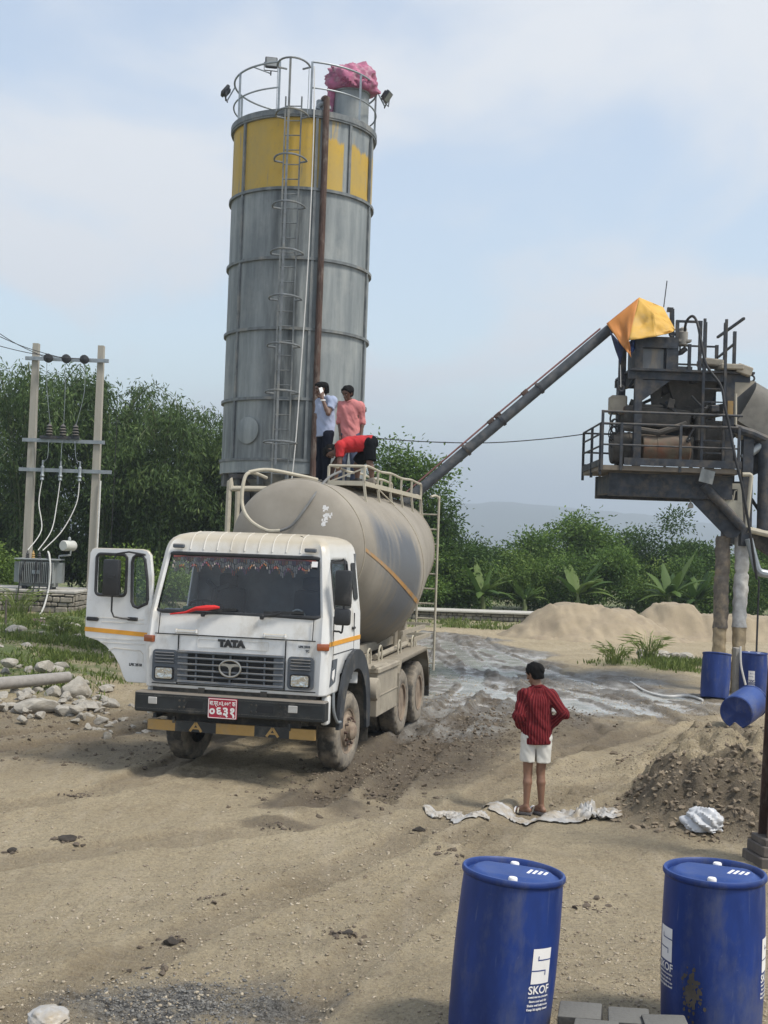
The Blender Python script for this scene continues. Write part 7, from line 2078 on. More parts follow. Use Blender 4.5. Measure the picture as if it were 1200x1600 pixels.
def drum_parts(T, label_side=None, lid=True):
    H, r_ = 0.93, 0.288
    prof = [(0.001, 0.012), (0.24, 0.012), (0.262, 0.0), (0.278, 0.012), (0.283, 0.05), (0.286, 0.12), (0.291, 0.30), (0.2925, 0.46), (0.291, 0.62), (0.286, 0.80), (0.283, 0.86), (0.281, 0.885),
            (0.290, 0.892), (0.295, 0.900), (0.295, 0.915), (0.289, 0.925), (0.278, 0.926), (0.271, 0.918), (0.268, 0.900), (0.266, 0.893)]
    MB().lathe(prof, 72).build('body', M['drum'], T, 40)
    # sunken lid that slopes up to a raised half
    b = MB(); n = 48; rr = 0.267
    rings = [0.0, 0.3, 0.6, 0.85, 1.0]
    def lz(x, y):
        z = 0.893 + 0.030 * sst((x + 0.02) / 0.05) * 0 + 0.026 * (1 - sst((abs(y) - 0.14) / 0.05)) * sst((0.262 - math.hypot(x, y)) / 0.05)
        return z
    def sst(t): t = min(1, max(0, t)); return t * t * (3 - 2 * t)
    k = 20; vs = []; idx = {}
    for j in range(k + 1):
        for i in range(n):
            a = 2 * math.pi * i / n; q = rr * j / k
            vs.append((q * math.cos(a), q * math.sin(a), lz(q * math.cos(a), q * math.sin(a))))
    fs = [(j * n + i, j * n + (i + 1) % n, (j + 1) * n + (i + 1) % n, (j + 1) * n + i) for j in range(k) for i in range(n)]
    ld = mesh_obj('lid', vs, fs, M['drum'], T, smooth=30)
    for y in (-0.185, 0.185):
        MB().lathe([(0.026, 0.893), (0.026, 0.918), (0.022, 0.924), (0.001, 0.924)], 20, Matrix.Translation((0.0, y, 0))).build('bung', M['ink'], ld)
    mk = MB()
    for q in range(4): mk.box((0.09 + 0.030 * q, 0.02, 0.9195), (0.016, 0.10 - 0.01 * q, 0.002), rotm(0, 0, R(-14)))
    mk.build('lid_marks', M['ink'], ld)


def wrapd(r_, a0):
    def f(co):
        a = a0 + co.x / r_
        return (r_ + 0.0008 + co.z * 0.1) * math.sin(a), -(r_ + 0.0008 + co.z * 0.1) * math.cos(a), co.y
    return f


def drum_label(T, deg, z0, part='label', s=1.0):
    """white square with the looped S, the name under it and small print"""
    r_ = 0.2925; a0 = R(deg)
    def rect(x0, y0, x1, y1, off, b, m):
        n = 8; vs = []
        for i in range(n + 1):
            x = x0 + (x1 - x0) * i / n; a = a0 + x / r_
            for y in (y0, y1): vs.append(((r_ + off) * math.sin(a), -(r_ + off) * math.cos(a), z0 + y))
        b.add(vs, [(2 * i, 2 * i + 2, 2 * i + 3, 2 * i + 1) for i in range(n)], m)
    b = MB()
    rect(-0.065 * s, 0.0, 0.065 * s, 0.19 * s, 0.0015, b, 0)
    for x0, y0, x1, y1 in ((-0.03, 0.125, 0.065, 0.131), (-0.03, 0.125, -0.024, 0.150), (-0.065, 0.068, 0.032, 0.074), (0.026, 0.045, 0.032, 0.074)): rect(x0 * s, y0 * s, x1 * s, y1 * s, 0.0028, b, 1)
    b.build(part, [M['ink'], M['drum']], T, recalc=False)
    f = wrapd(r_ + 0.001, a0)
    Mz = Matrix.Translation((0, 0, z0))
    text_mesh('label_text', 'SKOF', 0.062 * s, Mz @ Matrix.Translation((0, 0, -0.035 * s)), M['ink'], T, 0.0, bold=0.0012, xs=1.02, bend=f)
    for i, (tx_, sz) in enumerate((('ADMIXTURE FOR CONCRETE', 0.011), ('Store cool and dry', 0.017), ('Shake well before use', 0.017), ('Keep lid tightly closed', 0.017))):
        text_mesh('label_text', tx_, sz * s, Mz @ Matrix.Translation((0, 0, (-0.072 - 0.022 * i) * s)), M['ink'], T, 0.0, bold=0.0006, bend=f)


def place_drum(loc, rot, label, group='blue plastic drums', up=True):
    T = thing('blue_drum', loc, 0, label, 'drum', group)
    T.rotation_euler = rot
    drum_parts(T)
    return T


a = P(803, 1362, 6.95); zg = gz(a.x, a.y)
T = place_drum((a.x - 0.065, a.y, zg + 0.012), (R(-1.5), R(4.0), R(-8)), 'blue plastic drum tilted slightly to the right in the left foreground pair')
drum_label(T, 44, 0.38)
b_ = P(1117, 1352, 7.13); zg = gz(b_.x, b_.y)
T = place_drum((b_.x, b_.y, zg), (0, 0, R(-20)), 'upright blue plastic drum with a mud splash in the right foreground')
drum_label(T, 84, 0.40); drum_label(T, -58, 0.42)
sp = MB(); g = random.Random(8); f = wrapd(0.292, R(-17))
for k in range(170):
    x, y = g.gauss(0, 0.024), 0.30 + g.gauss(0, 0.06); s = g.uniform(0.0015, 0.011) * (1.5 if abs(y - .28) < .05 and abs(x) < .03 else 1)
    pts = [f(Vector((x + s * math.cos(t) * g.uniform(.6, 1.2), y + s * 1.3 * math.sin(t) * g.uniform(.6, 1.2), 0.012))) for t in np.linspace(0, 6.283, 9, endpoint=False)]
    sp.add(pts, [tuple(range(9))])
o = sp.build('mud_splash', M['mudsplat'], T, recalc=False); o['kind'] = 'stuff'
q = P(1116, 1092, 25.0); z = gz(q.x, q.y)
T = place_drum((q.x, q.y, z - 0.02), (R(-6), R(9), R(30)), 'scuffed blue drum leaning to the right in front of the wrapped post')
q = P(1176, 1082, 26.2); z = gz(q.x, q.y)
T = place_drum((q.x, q.y, z), (0, 0, R(15)), 'upright blue drum with a white label below the hanging hose')
drum_label(T, -38, 0.36)
MB().prism([rrect(-0.055, -0.05, 0.055, 0.05, 0.02), rrect(-0.042, -0.037, 0.042, 0.037, 0.015)], 0.002, frame((-0.185, -0.232, 0.2), (math.cos(R(-38)), math.sin(R(-38)), 0), (0, 0, 1))).build('label_mark', M['ink'], T)
q = P(1150, 1125, 21.0); z = gz(q.x, q.y)
T = place_drum((q.x - 0.12, q.y - 0.40, z + 0.30), (R(-83), R(0), R(-28)), 'blue drum lying on its side with its end facing the camera')
T.rotation_euler = (R(-84), 0, R(-32))
q = P(1150, 1075, 26.4); z = gz(q.x, q.y)
o = MB().box((q.x, q.y, z + 0.5), (0.12, 0.25, 1.0), None, 0, 0.01).build('concrete_block', M['conc']); tag(o, 'grey upright block standing against the labelled blue drum', 'block')
o = MB().tube(smoothpath([P(1157, 1010, 25.8), P(1158, 1040, 25.8), P(1165, 1070, 25.8)], 6), 0.022, 6).build('white_hose', M['whitepipe']); tag(o, 'short white hose hanging down the front of the labelled drum', 'hose')
pts = [G(985, 1070), G(1010, 1082), G(1040, 1090), G(1075, 1091), G(1098, 1096)]
o = MB().tube(smoothpath([(p.x, p.y, gz(p.x, p.y) + 0.03) for p in pts], 6), 0.025, 6).build('ground_hose', M['whitepipe']); tag(o, 'white hose snaking over the mud to the leaning blue drum', 'hose')

# dark concrete cubes at the bottom edge
M['cube'] = pmat('dark_cast_concrete', (0.055, 0.052, 0.048), 0.8, var=0.2, scale=8, dust=(0.15, 0.147, 0.135), dust_amt=0.8, bump=0.3)  # near-black sides, upward faces a lighter grey
for (px_, py_, rz, sx, lb) in ((908, 1607, 12, .235, 'dark concrete cube nearest the tilted drum'), (984, 1614, 10, .225, 'dark concrete cube left of the upright drum'), (1042, 1634, 4, .235, 'dark concrete cube at the foot of the upright drum'), (932, 1642, 14, .235, 'low concrete cube cut by the bottom edge of the picture')):
    q = G(px_, py_, 0.30); z = gz(q.x, q.y)
    o = MB().box((0, 0, 0.11), (sx, sx, 0.24), None, 0, 0.012, 2).build('concrete_cube', M['cube']); o.location = (q.x, q.y, z); o.rotation_euler = (R(1), R(-2), R(-rz)); tag(o, lb, 'concrete cube', 'concrete cubes in the foreground')

# rusty steel column at the right edge
q = G(1206, 1352)
T = thing('steel_column', (q.x, q.y, gz(q.x, q.y)), R(8), 'rusty brown steel column on a stepped foot at the right edge', 'column')
T.rotation_euler = (0, R(2.0), R(8))
MB().box((0, -0.09, 1.9), (0.22, 0.018, 3.6)).box((0, 0.09, 1.9), (0.22, 0.018, 3.6)).box((0, 0, 1.9), (0.014, 0.162, 3.6)).build('shaft', M['rust'], T)
MB().box((0, 0, 0.03), (0.42, 0.42, 0.10), None, 0, 0.01).box((0, 0, 0.13), (0.36, 0.36, 0.10), None, 0, 0.01).box((0, 0, 0.21), (0.31, 0.31, 0.07), None, 0, 0.01).build('foot', pmat('dark_foot', (0.10, 0.085, 0.075), 0.85, dirt=(0.2, 0.18, 0.15), dirt_amt=0.3), T)


# ------------------------------------------------------------------ plastic sheets and bags
M['sheet'] = pmat('dirty_plastic', (0.42, 0.415, 0.405), 0.45, var=0.12, scale=5, dirt=(0.30, 0.245, 0.17), dirt_amt=0.62, dirt_scale=6)
M['bag'] = pmat('white_plastic_bag', (0.50, 0.51, 0.53), 0.4, var=0.08, dirt=(0.33, 0.29, 0.23), dirt_amt=0.25, dirt_scale=7)


def ground_sheet(spine, width, label, lump, seed, name='plastic_sheet'):
    pts = smoothpath(spine, 24); n = len(pts); k = 40; V = []
    for i, p in enumerate(pts):
        t = i / (n - 1)
        w = width(t) * (1 + 0.8 * float(fbm(np.array([t * 7.0]), np.array([seed + .5]), 4, seed)[0]))
        tn = (pts[min(i + 1, n - 1)] - pts[max(i - 1, 0)]).normalized(); s = Vector((-tn.y, tn.x, 0))
        for j in range(k + 1):
            u = j / k * 2 - 1
            V.append(p + s * (u * w + 0.11 * float(fbm(np.array([t * 13.0]), np.array([u * 2.5 + seed]), 4, seed + 2)[0])))
    x = np.array([p.x for p in V]); y = np.array([p.y for p in V]); z = gz_many(x, y)[0]
    t = np.repeat(np.arange(n) / (n - 1), k + 1); u = np.tile(np.linspace(-1, 1, k + 1), n)
    h = 0.012 + (np.abs(fbm(x * 7, y * 9, 4, seed + 5)) * 0.15 + 0.045 * np.abs(fbm(x * 20, y * 20, 3, seed + 6))) * lump(t) * (1 - 0.6 * np.abs(u))
    v = np.stack([x, y, z + h], 1)
    f = [(i * (k + 1) + j, i * (k + 1) + j + 1, (i + 1) * (k + 1) + j + 1, (i + 1) * (k + 1) + j) for i in range(n - 1) for j in range(k)]
    o = mesh_obj(name, v.tolist(), f, M['sheet'], None, smooth=50, recalc=False)
    md = o.modifiers.new('thickness', 'SOLIDIFY'); md.thickness = 0.004
    tag(o, label, 'plastic sheet')


def gp(px_, py_): p = G(px_, py_); return (p.x, p.y, 0)


ground_sheet([gp(664, 1272), gp(700, 1272), gp(735, 1277), gp(765, 1279)], lambda t: 0.03 + 0.17 * math.sin(math.pi * min(1, t * 1.05 + .02)) ** .7, 'small dirty white plastic sheet lying flat left of the boy', lambda t: 0.35 + 0 * t, 3)
ground_sheet([gp(758, 1258), gp(785, 1268), gp(830, 1277), gp(880, 1280), gp(925, 1279), gp(972, 1282)], lambda t: 0.035 + 0.15 * math.sin(math.pi * min(1, t)) ** .6 + 0.16 * math.exp(-((t - .78) / .13) ** 2), 'long crumpled white plastic sheet on the ground at the boy’s feet', lambda t: 0.3 + 1.6 * np.exp(-((t - .78) / .13) ** 2), 9)
q = G(1100, 1308); o = crumple('plastic_bag', M['bag'], (0.21, 0.2, 0.15), 21, 0.32, 64, squash=-0.07, freq=1.8); o.location = (q.x, q.y, gz(q.x, q.y) + 0.06); tag(o, 'crumpled white plastic bag in the dug earth of the bank', 'plastic bag')
q = G(76, 1604); o = crumple('plastic_sack', M['sheet'], (0.115, 0.12, 0.055), 25, 0.22, 48, squash=-0.02, freq=1.5); o.location = (q.x, q.y, gz(q.x, q.y) + 0.03); tag(o, 'white folded sack at the left bottom corner by the ash patch', 'sack')
# ------------------------------------------------------------------ people: smooth implicit bodies turned into one continuous surface
def surface_nets(D, o, h):
    ins = D < 0
    nx, ny, nz = D.shape
    cs = (nx - 1, ny - 1, nz - 1)
    acc = np.zeros(cs + (3,)); cnt = np.zeros(cs)
    offs = [(a, b, c) for a in (0, 1) for b in (0, 1) for c in (0, 1)]
    def sl(a): return tuple(slice(q, q + n) for q, n in zip(a, cs))
    for ax in range(3):
        for a in offs:
            if a[ax]: continue
            b = list(a); b[ax] = 1
            d0 = D[sl(a)]; d1 = D[sl(b)]
            m = (d0 < 0) != (d1 < 0)
            t = np.where(m, d0 / np.where(m, d0 - d1, 1), 0)
            for q in range(3):
                acc[..., q] += np.where(m, a[q] + (t if q == ax else 0), 0)
            cnt += m
    act = cnt > 0
    idx = np.full(cs, -1); idx[act] = np.arange(act.sum())
    g = np.stack(np.nonzero(act), 1)
    V = (g + acc[act] / cnt[act][:, None]) * h + np.array(o)
    F = []
    for ax in range(3):
        u, w = (ax + 1) % 3, (ax + 2) % 3
        s0 = [slice(1, n - 1) for n in D.shape]; s1 = list(s0)
        s0[ax] = slice(0, D.shape[ax] - 1); s1[ax] = slice(1, D.shape[ax])
        m = ins[tuple(s0)] != ins[tuple(s1)]
        p = np.stack(np.nonzero(m), 1); p[:, u] += 1; p[:, w] += 1
        flip = ins[tuple(s0)][m]
        def cell(du, dw):
            q = p.copy(); q[:, u] -= du; q[:, w] -= dw
            return idx[q[:, 0], q[:, 1], q[:, 2]]
        a, b, c, d = cell(1, 1), cell(0, 1), cell(0, 0), cell(1, 0)
        q = np.stack([a, b, c, d], 1)
        q[~flip] = q[~flip][:, ::-1]
        F.append(q)
    return V, np.concatenate(F)


def rcone(p, a, b, ra, rb):
    ba = b - a; L2 = ba @ ba
    t = np.clip(((p - a) @ ba) / max(L2, 1e-9), 0, 1)
    return np.linalg.norm(p - a - t[..., None] * ba, axis=-1) - (ra + (rb - ra) * t)


def blob_mesh(prims, h=0.01, k=0.02, cuts=(), noise=None, subtract=()):
    """prims: (a, b, ra, rb[, planes]); a plane (p, n) keeps the side n points away from"""
    A = np.array([q for pr in prims for q in (np.array(pr[0]) - max(pr[2], pr[3]), np.array(pr[1]) - max(pr[2], pr[3]), np.array(pr[0]) + max(pr[2], pr[3]), np.array(pr[1]) + max(pr[2], pr[3]))])
    lo = A.min(0) - 4 * h; hi = A.max(0) + 4 * h
    n = np.ceil((hi - lo) / h).astype(int) + 1
    D = np.full(n, 0.3)
    for pr in prims:
        a, b, ra, rb = np.array(pr[0], float), np.array(pr[1], float), pr[2], pr[3]
        mg = max(ra, rb) + 3 * k + 2 * h
        i0 = np.maximum(((np.minimum(a, b) - mg - lo) / h).astype(int), 0); i1 = np.minimum(((np.maximum(a, b) + mg - lo) / h).astype(int) + 2, n)
        s = tuple(slice(x, y) for x, y in zip(i0, i1))
        g = np.stack(np.meshgrid(*[lo[q] + h * np.arange(i0[q], i1[q]) for q in range(3)], indexing='ij'), -1)
        d = rcone(g, a, b, ra, rb)
        for pl in (pr[4] if len(pr) > 4 else ()):
            d = np.maximum(d, (g - np.array(pl[0])) @ np.array(pl[1]))
        e = D[s]
        hh = np.clip(0.5 + 0.5 * (e - d) / k, 0, 1)
        D[s] = e * (1 - hh) + d * hh - k * hh * (1 - hh)
    if cuts or noise or subtract:
        g = np.stack(np.meshgrid(*[lo[q] + h * np.arange(n[q]) for q in range(3)], indexing='ij'), -1)
        if noise:
            f, amp, sd = noise
            D = D + amp * (fbm(g[..., 0] * f + g[..., 2] * 0.55 * f, g[..., 1] * f - g[..., 2] * 0.35 * f, 3, sd) * 1.3 + 0.5 * fbm(g[..., 2] * f * 1.2 + g[..., 0] * f * 0.8, g[..., 1] * f * .8 + g[..., 0] * f * .5, 2, sd + 5))
        for pr in subtract: D = np.maximum(D, -rcone(g, np.array(pr[0], float), np.array(pr[1], float), pr[2], pr[3]))
        for p, nn in cuts: D = np.maximum(D, (g - np.array(p)) @ (np.array(nn, float) / np.linalg.norm(nn)))
    return surface_nets(D, lo, h)


def blob_obj(name, prims, mat, parent, h=0.01, k=0.02, **kw):
    V, F = blob_mesh(prims, h, k, **kw)
    o = mesh_obj(name, V.tolist(), F.tolist(), mat, parent, smooth=180, recalc=False)
    return o, V


A_ = np.array


def hand(w, d, n, curl, thumb_side=1, s=1.0, r=0.0088):
    """palm and five separate fingers; d along the hand, n out of the palm"""
    w, d, n = A_(w, float), A_(d, float), A_(n, float)
    d /= np.linalg.norm(d); n = n - d * (n @ d); n /= np.linalg.norm(n); l = np.cross(d, n) * thumb_side
    P_ = [(w, w + d * 0.085 * s + l * 0.026 * s, 0.020 * s, 0.013 * s), (w, w + d * 0.083 * s - l * 0.026 * s, 0.020 * s, 0.012 * s), (w, w + d * 0.088 * s, 0.021 * s, 0.013 * s)]
    for q, L in ((0.031, .070), (0.0105, .080), (-0.0105, .074), (-0.031, .058)):
        b = w + d * 0.086 * s + l * q * s
        c1, c2, c3 = curl * 0.8, curl * 1.7, curl * 2.3
        e1 = b + (d * math.cos(c1) + n * math.sin(c1)) * L * 0.45 * s + l * q * 0.12
        e2 = e1 + (d * math.cos(c2) + n * math.sin(c2)) * L * 0.32 * s
        e3 = e2 + (d * math.cos(c3) + n * math.sin(c3)) * L * 0.25 * s
        P_ += [(b, e1, r * s * 1.05, r * s), (e1, e2, r * s, r * s * .92), (e2, e3, r * s * .92, r * s * .8)]
    t0 = w + d * 0.028 * s + l * 0.026 * s
    t1 = t0 + (l * 0.8 + d * 0.75 + n * 0.25) * 0.034 * s
    t2 = t1 + (l * 0.25 + d * 0.9 + n * 0.5) * 0.030 * s
    return P_ + [(t0, t1, 0.0125 * s, 0.0105 * s), (t1, t2, 0.0105 * s, 0.0085 * s)]


def body_prims(J, s=1.0):
    P_ = []
    pe, ch, nb, hd = (A_(J[q], float) for q in ('pelvis', 'chest', 'neck', 'head'))
    f = A_(J['face'], float); f /= np.linalg.norm(f)
    u = A_(J.get('crown', (0, 0, 1)), float); u = u - f * (u @ f); u /= np.linalg.norm(u); l = np.cross(u, f)
    for q in 'LR':
        hp, kn, an, sh, el, wr = (A_(J[x + q], float) for x in ('hip', 'knee', 'ank', 'sh', 'el', 'wr'))
        P_ += [(pe * .4 + hp * .6, ch * .5 + sh * .5, 0.088 * s, 0.082 * s), (sh, ch * .8 + sh * .2, 0.052 * s, 0.085 * s), (sh, nb * .75 + sh * .25, 0.046 * s, 0.042 * s)]
        P_ += [(sh, el, 0.049 * s, 0.036 * s), (el, el + (wr - el) * .3, 0.037 * s, 0.036 * s), (el + (wr - el) * .3, wr, 0.036 * s, 0.024 * s)]
        P_ += [(hp, kn, 0.080 * s, 0.052 * s)]
        bk = A_(J.get('back' + q, J.get('back', (0, -1, 0))), float)
        c = kn + (an - kn) * .3 + bk * .014
        P_ += [(kn, c, 0.048 * s, 0.051 * s), (c, an, 0.051 * s, 0.030 * s)]
        fd = A_(J['foot' + q], float); fd /= np.linalg.norm(fd); dn = A_((0, 0, -1.))
        heel = an - fd * 0.035 + dn * 0.045; ball = an + fd * 0.125 + dn * 0.058; toe = an + fd * 0.175 + dn * 0.063
        sd = np.cross(dn, fd)
        P_ += [(an, heel, 0.030 * s, 0.028 * s), (an, ball, 0.032 * s, 0.022 * s), (heel, ball, 0.027 * s, 0.022 * s)]
        for w_, L in ((0.026, 1.0), (0.010, 0.98), (-0.005, 0.9), (-0.018, 0.8), (-0.030, 0.68)): P_.append((ball + sd * w_ * (1 if q == 'L' else -1), ball + (toe - ball) * L + sd * w_ * (1 if q == 'L' else -1), 0.012, 0.009))
        P_ += hand(wr, J['hd' + q], J['pn' + q], J.get('curl' + q, .35), J['ts' + q], s)
    P_ += [(pe, ch, 0.10 * s, 0.10 * s), (nb, hd - u * 0.05 - f * 0.012, 0.052 * s, 0.050 * s)]
    P_ += [(hd + u * 0.028 - f * 0.022, hd + u * 0.032 + f * 0.018, 0.084 * s, 0.080 * s), (hd + f * 0.02 + u * 0.02, hd - u * 0.052 + f * 0.028, 0.068 * s, 0.050 * s), (hd - u * 0.06 + f * 0.035, hd - u * 0.096 + f * 0.056, 0.042 * s, 0.024 * s)]
    P_ += [(hd + u * 0.010 + f * 0.090, hd - u * 0.030 + f * 0.108, 0.009, 0.014), (hd - u * .033 + f * .098 + l * .012, hd - u * .033 + f * .098 - l * .012, 0.010, 0.010)]
    P_ += [(hd - u * 0.062 + f * 0.086 + l * .016, hd - u * 0.062 + f * 0.086 - l * .016, 0.008, 0.008), (hd - u * .073 + f * .084 + l * .012, hd - u * .073 + f * .084 - l * .012, .008, .008)]
    for q in (1, -1):
        P_ += [(hd + l * .078 * q - f * .008 + u * .018, hd + l * .080 * q - f * .004 - u * .022, 0.014, 0.010), (hd + u * .028 + f * .078 + l * .038 * q, hd + u * .030 + f * .086 + l * .014 * q, 0.010, 0.010)]
    return P_, (hd, f, u, l)


def head_extras(T, H, hair_mat, s=1.0, h=0.009, seed=3, amp=.012):
    hd, f, u, l = H
    pr = [(hd + u * 0.038 - f * 0.030, hd + u * 0.046 + f * 0.022, 0.096 * s, 0.090 * s), (hd - u * 0.02 - f * 0.045, hd + u * 0.03 - f * 0.03, 0.074 * s, 0.088 * s), (hd + u * 0.095 + f * 0.01, hd + u * 0.08 + f * 0.07, 0.045, 0.035)]
    cuts = [(hd + f * 0.062 + u * 0.045, f - 0.55 * u), (hd - u * 0.062, -u)]
    blob_obj('hair', pr, hair_mat, T, h, 0.02, cuts=cuts, noise=(26, amp, seed))
    e = MB()
    for q in (1, -1):
        c = Vector(hd + u * 0.010 + f * 0.078 + l * 0.031 * q)
        e.lathe([(0.001, -0.012), (0.009, -0.008), (0.012, 0), (0.009, 0.008), (0.001, 0.012)], 10, Matrix.Translation(c))
    e.build('eyes', M['ink'], T)
    e = MB()
    for q in (1, -1):
        c = Vector(hd + u * 0.008 + f * 0.089 + l * 0.030 * q)
        e.lathe([(0.001, -0.006), (0.0055, 0), (0.001, 0.006)], 8, Matrix.Translation(c))
        e.beam(Vector(hd + u * .034 + f * .089 + l * .046 * q), Vector(hd + u * .036 + f * .096 + l * .014 * q), 0.010, 0.010)
    e.build('eyebrows', hair_mat, T)


M['skin'] = pmat('brown_skin', (0.165, 0.083, 0.05), 0.55, var=0.06, scale=9)
M['skin2'] = pmat('light_brown_skin', (0.22, 0.115, 0.072), 0.55, var=0.06, scale=9)
M['skin3'] = pmat('deep_brown_skin', (0.12, 0.062, 0.04), 0.55, var=0.06, scale=9)
M['hair'] = pmat('black_hair', (0.006, 0.0055, 0.0055), 0.7, var=0.3, scale=60, bump=0.5, bscale=120, spec=0.12)


def stripe_mat():
    m, nt, N, L, B = new_mat('striped_red_shirt')
    at = N.new('ShaderNodeAttribute'); at.attribute_name = 'u'
    mu = N.new('ShaderNodeMath'); mu.operation = 'MULTIPLY'; mu.inputs[1].default_value = 1 / 0.036
    fr = N.new('ShaderNodeMath'); fr.operation = 'FRACT'
    L.new(at.outputs['Fac'], mu.inputs[0]); L.new(mu.outputs[0], fr.inputs[0])
    cr = N.new('ShaderNodeValToRGB'); cr.color_ramp.interpolation = 'CONSTANT'; e = cr.color_ramp.elements
    e[0].position = 0; e[0].color = (0.125, 0.009, 0.014, 1); e[1].position = 0.26; e[1].color = (0.045, 0.005, 0.008, 1)
    for p, c in ((0.50, (0.13, 0.010, 0.015, 1)), (0.80, (0.27, 0.075, 0.065, 1)), (0.87, (0.11, 0.008, 0.013, 1))):
        x = e.new(p); x.color = c
    L.new(fr.outputs[0], cr.inputs[0])
    L.new(cr.outputs[0], B.inputs['Base Color']); B.inputs['Roughness'].default_value = 0.9; B.inputs['Specular IOR Level'].default_value = 0.15
    return m


M['stripe'] = stripe_mat()


def shirt_prims(J, s, inf, sleeve, hem_drop=0.0, loose=0.0):
    pe, ch, nb = (A_(J[q], float) for q in ('pelvis', 'chest', 'neck'))
    ax = (pe - ch); ax /= np.linalg.norm(ax)
    lo = pe + ax * hem_drop
    P_ = []
    for q in 'LR':
        hp, sh, el, wr = (A_(J[x + q], float) for x in ('hip', 'sh', 'el', 'wr'))
        P_ += [(lo * .45 + (hp + ax * hem_drop) * .55, ch * .5 + sh * .5, (0.092 + loose) * s + inf, 0.084 * s + inf), (sh, ch * .8 + sh * .2, 0.053 * s + inf, 0.086 * s + inf), (sh, nb * .7 + sh * .3, 0.056 * s + inf, 0.050 * s + inf)]
        end = sh + (el - sh) * min(1, sleeve)
        if sleeve <= 1:
            d = (el - sh) / np.linalg.norm(el - sh)
            P_.append((sh, sh + (el - sh) * (sleeve + .12), 0.053 * s + inf, 0.050 * s + inf, [(end, d)]))
        else:
            P_.append((sh, el, 0.053 * s + inf, 0.043 * s + inf))
            d = (wr - el) / np.linalg.norm(wr - el); e2 = el + (wr - el) * (sleeve - 1)
            P_.append((el, el + (wr - el) * (sleeve - 1 + .1), 0.043 * s + inf, 0.038 * s + inf, [(e2, d)]))
    P_ += [(lo, ch, 0.105 * s + inf, 0.10 * s + inf), (ch, nb + ax * 0.05, 0.10 * s + inf, 0.062 * s + inf)]
    return P_, lo, ax


def leg_prims(J, s, inf, frac, flare=0.0, top=0.05):
    pe, ch = A_(J['pelvis'], float), A_(J['chest'], float)
    P_ = [(pe, pe + (ch - pe) * 0.12, 0.105 * s + inf, 0.10 * s + inf)]
    for q in 'LR':
        hp, kn, an = (A_(J[x + q], float) for x in ('hip', 'knee', 'ank'))
        P_.append((pe * .4 + hp * .6, hp, 0.09 * s + inf, 0.082 * s + inf))
        if frac <= 1:
            d = (kn - hp) / np.linalg.norm(kn - hp)
            P_.append((hp, hp + (kn - hp) * (frac + .15), 0.083 * s + inf, 0.066 * s + inf + flare, [(hp + (kn - hp) * frac, d)]))
        else:
            d = (an - kn) / np.linalg.norm(an - kn)
            P_ += [(hp, kn, 0.082 * s + inf, 0.058 * s + inf), (kn, an, 0.058 * s + inf, 0.048 * s + inf, [(kn + (an - kn) * (frac - 1), d)])]
    return P_


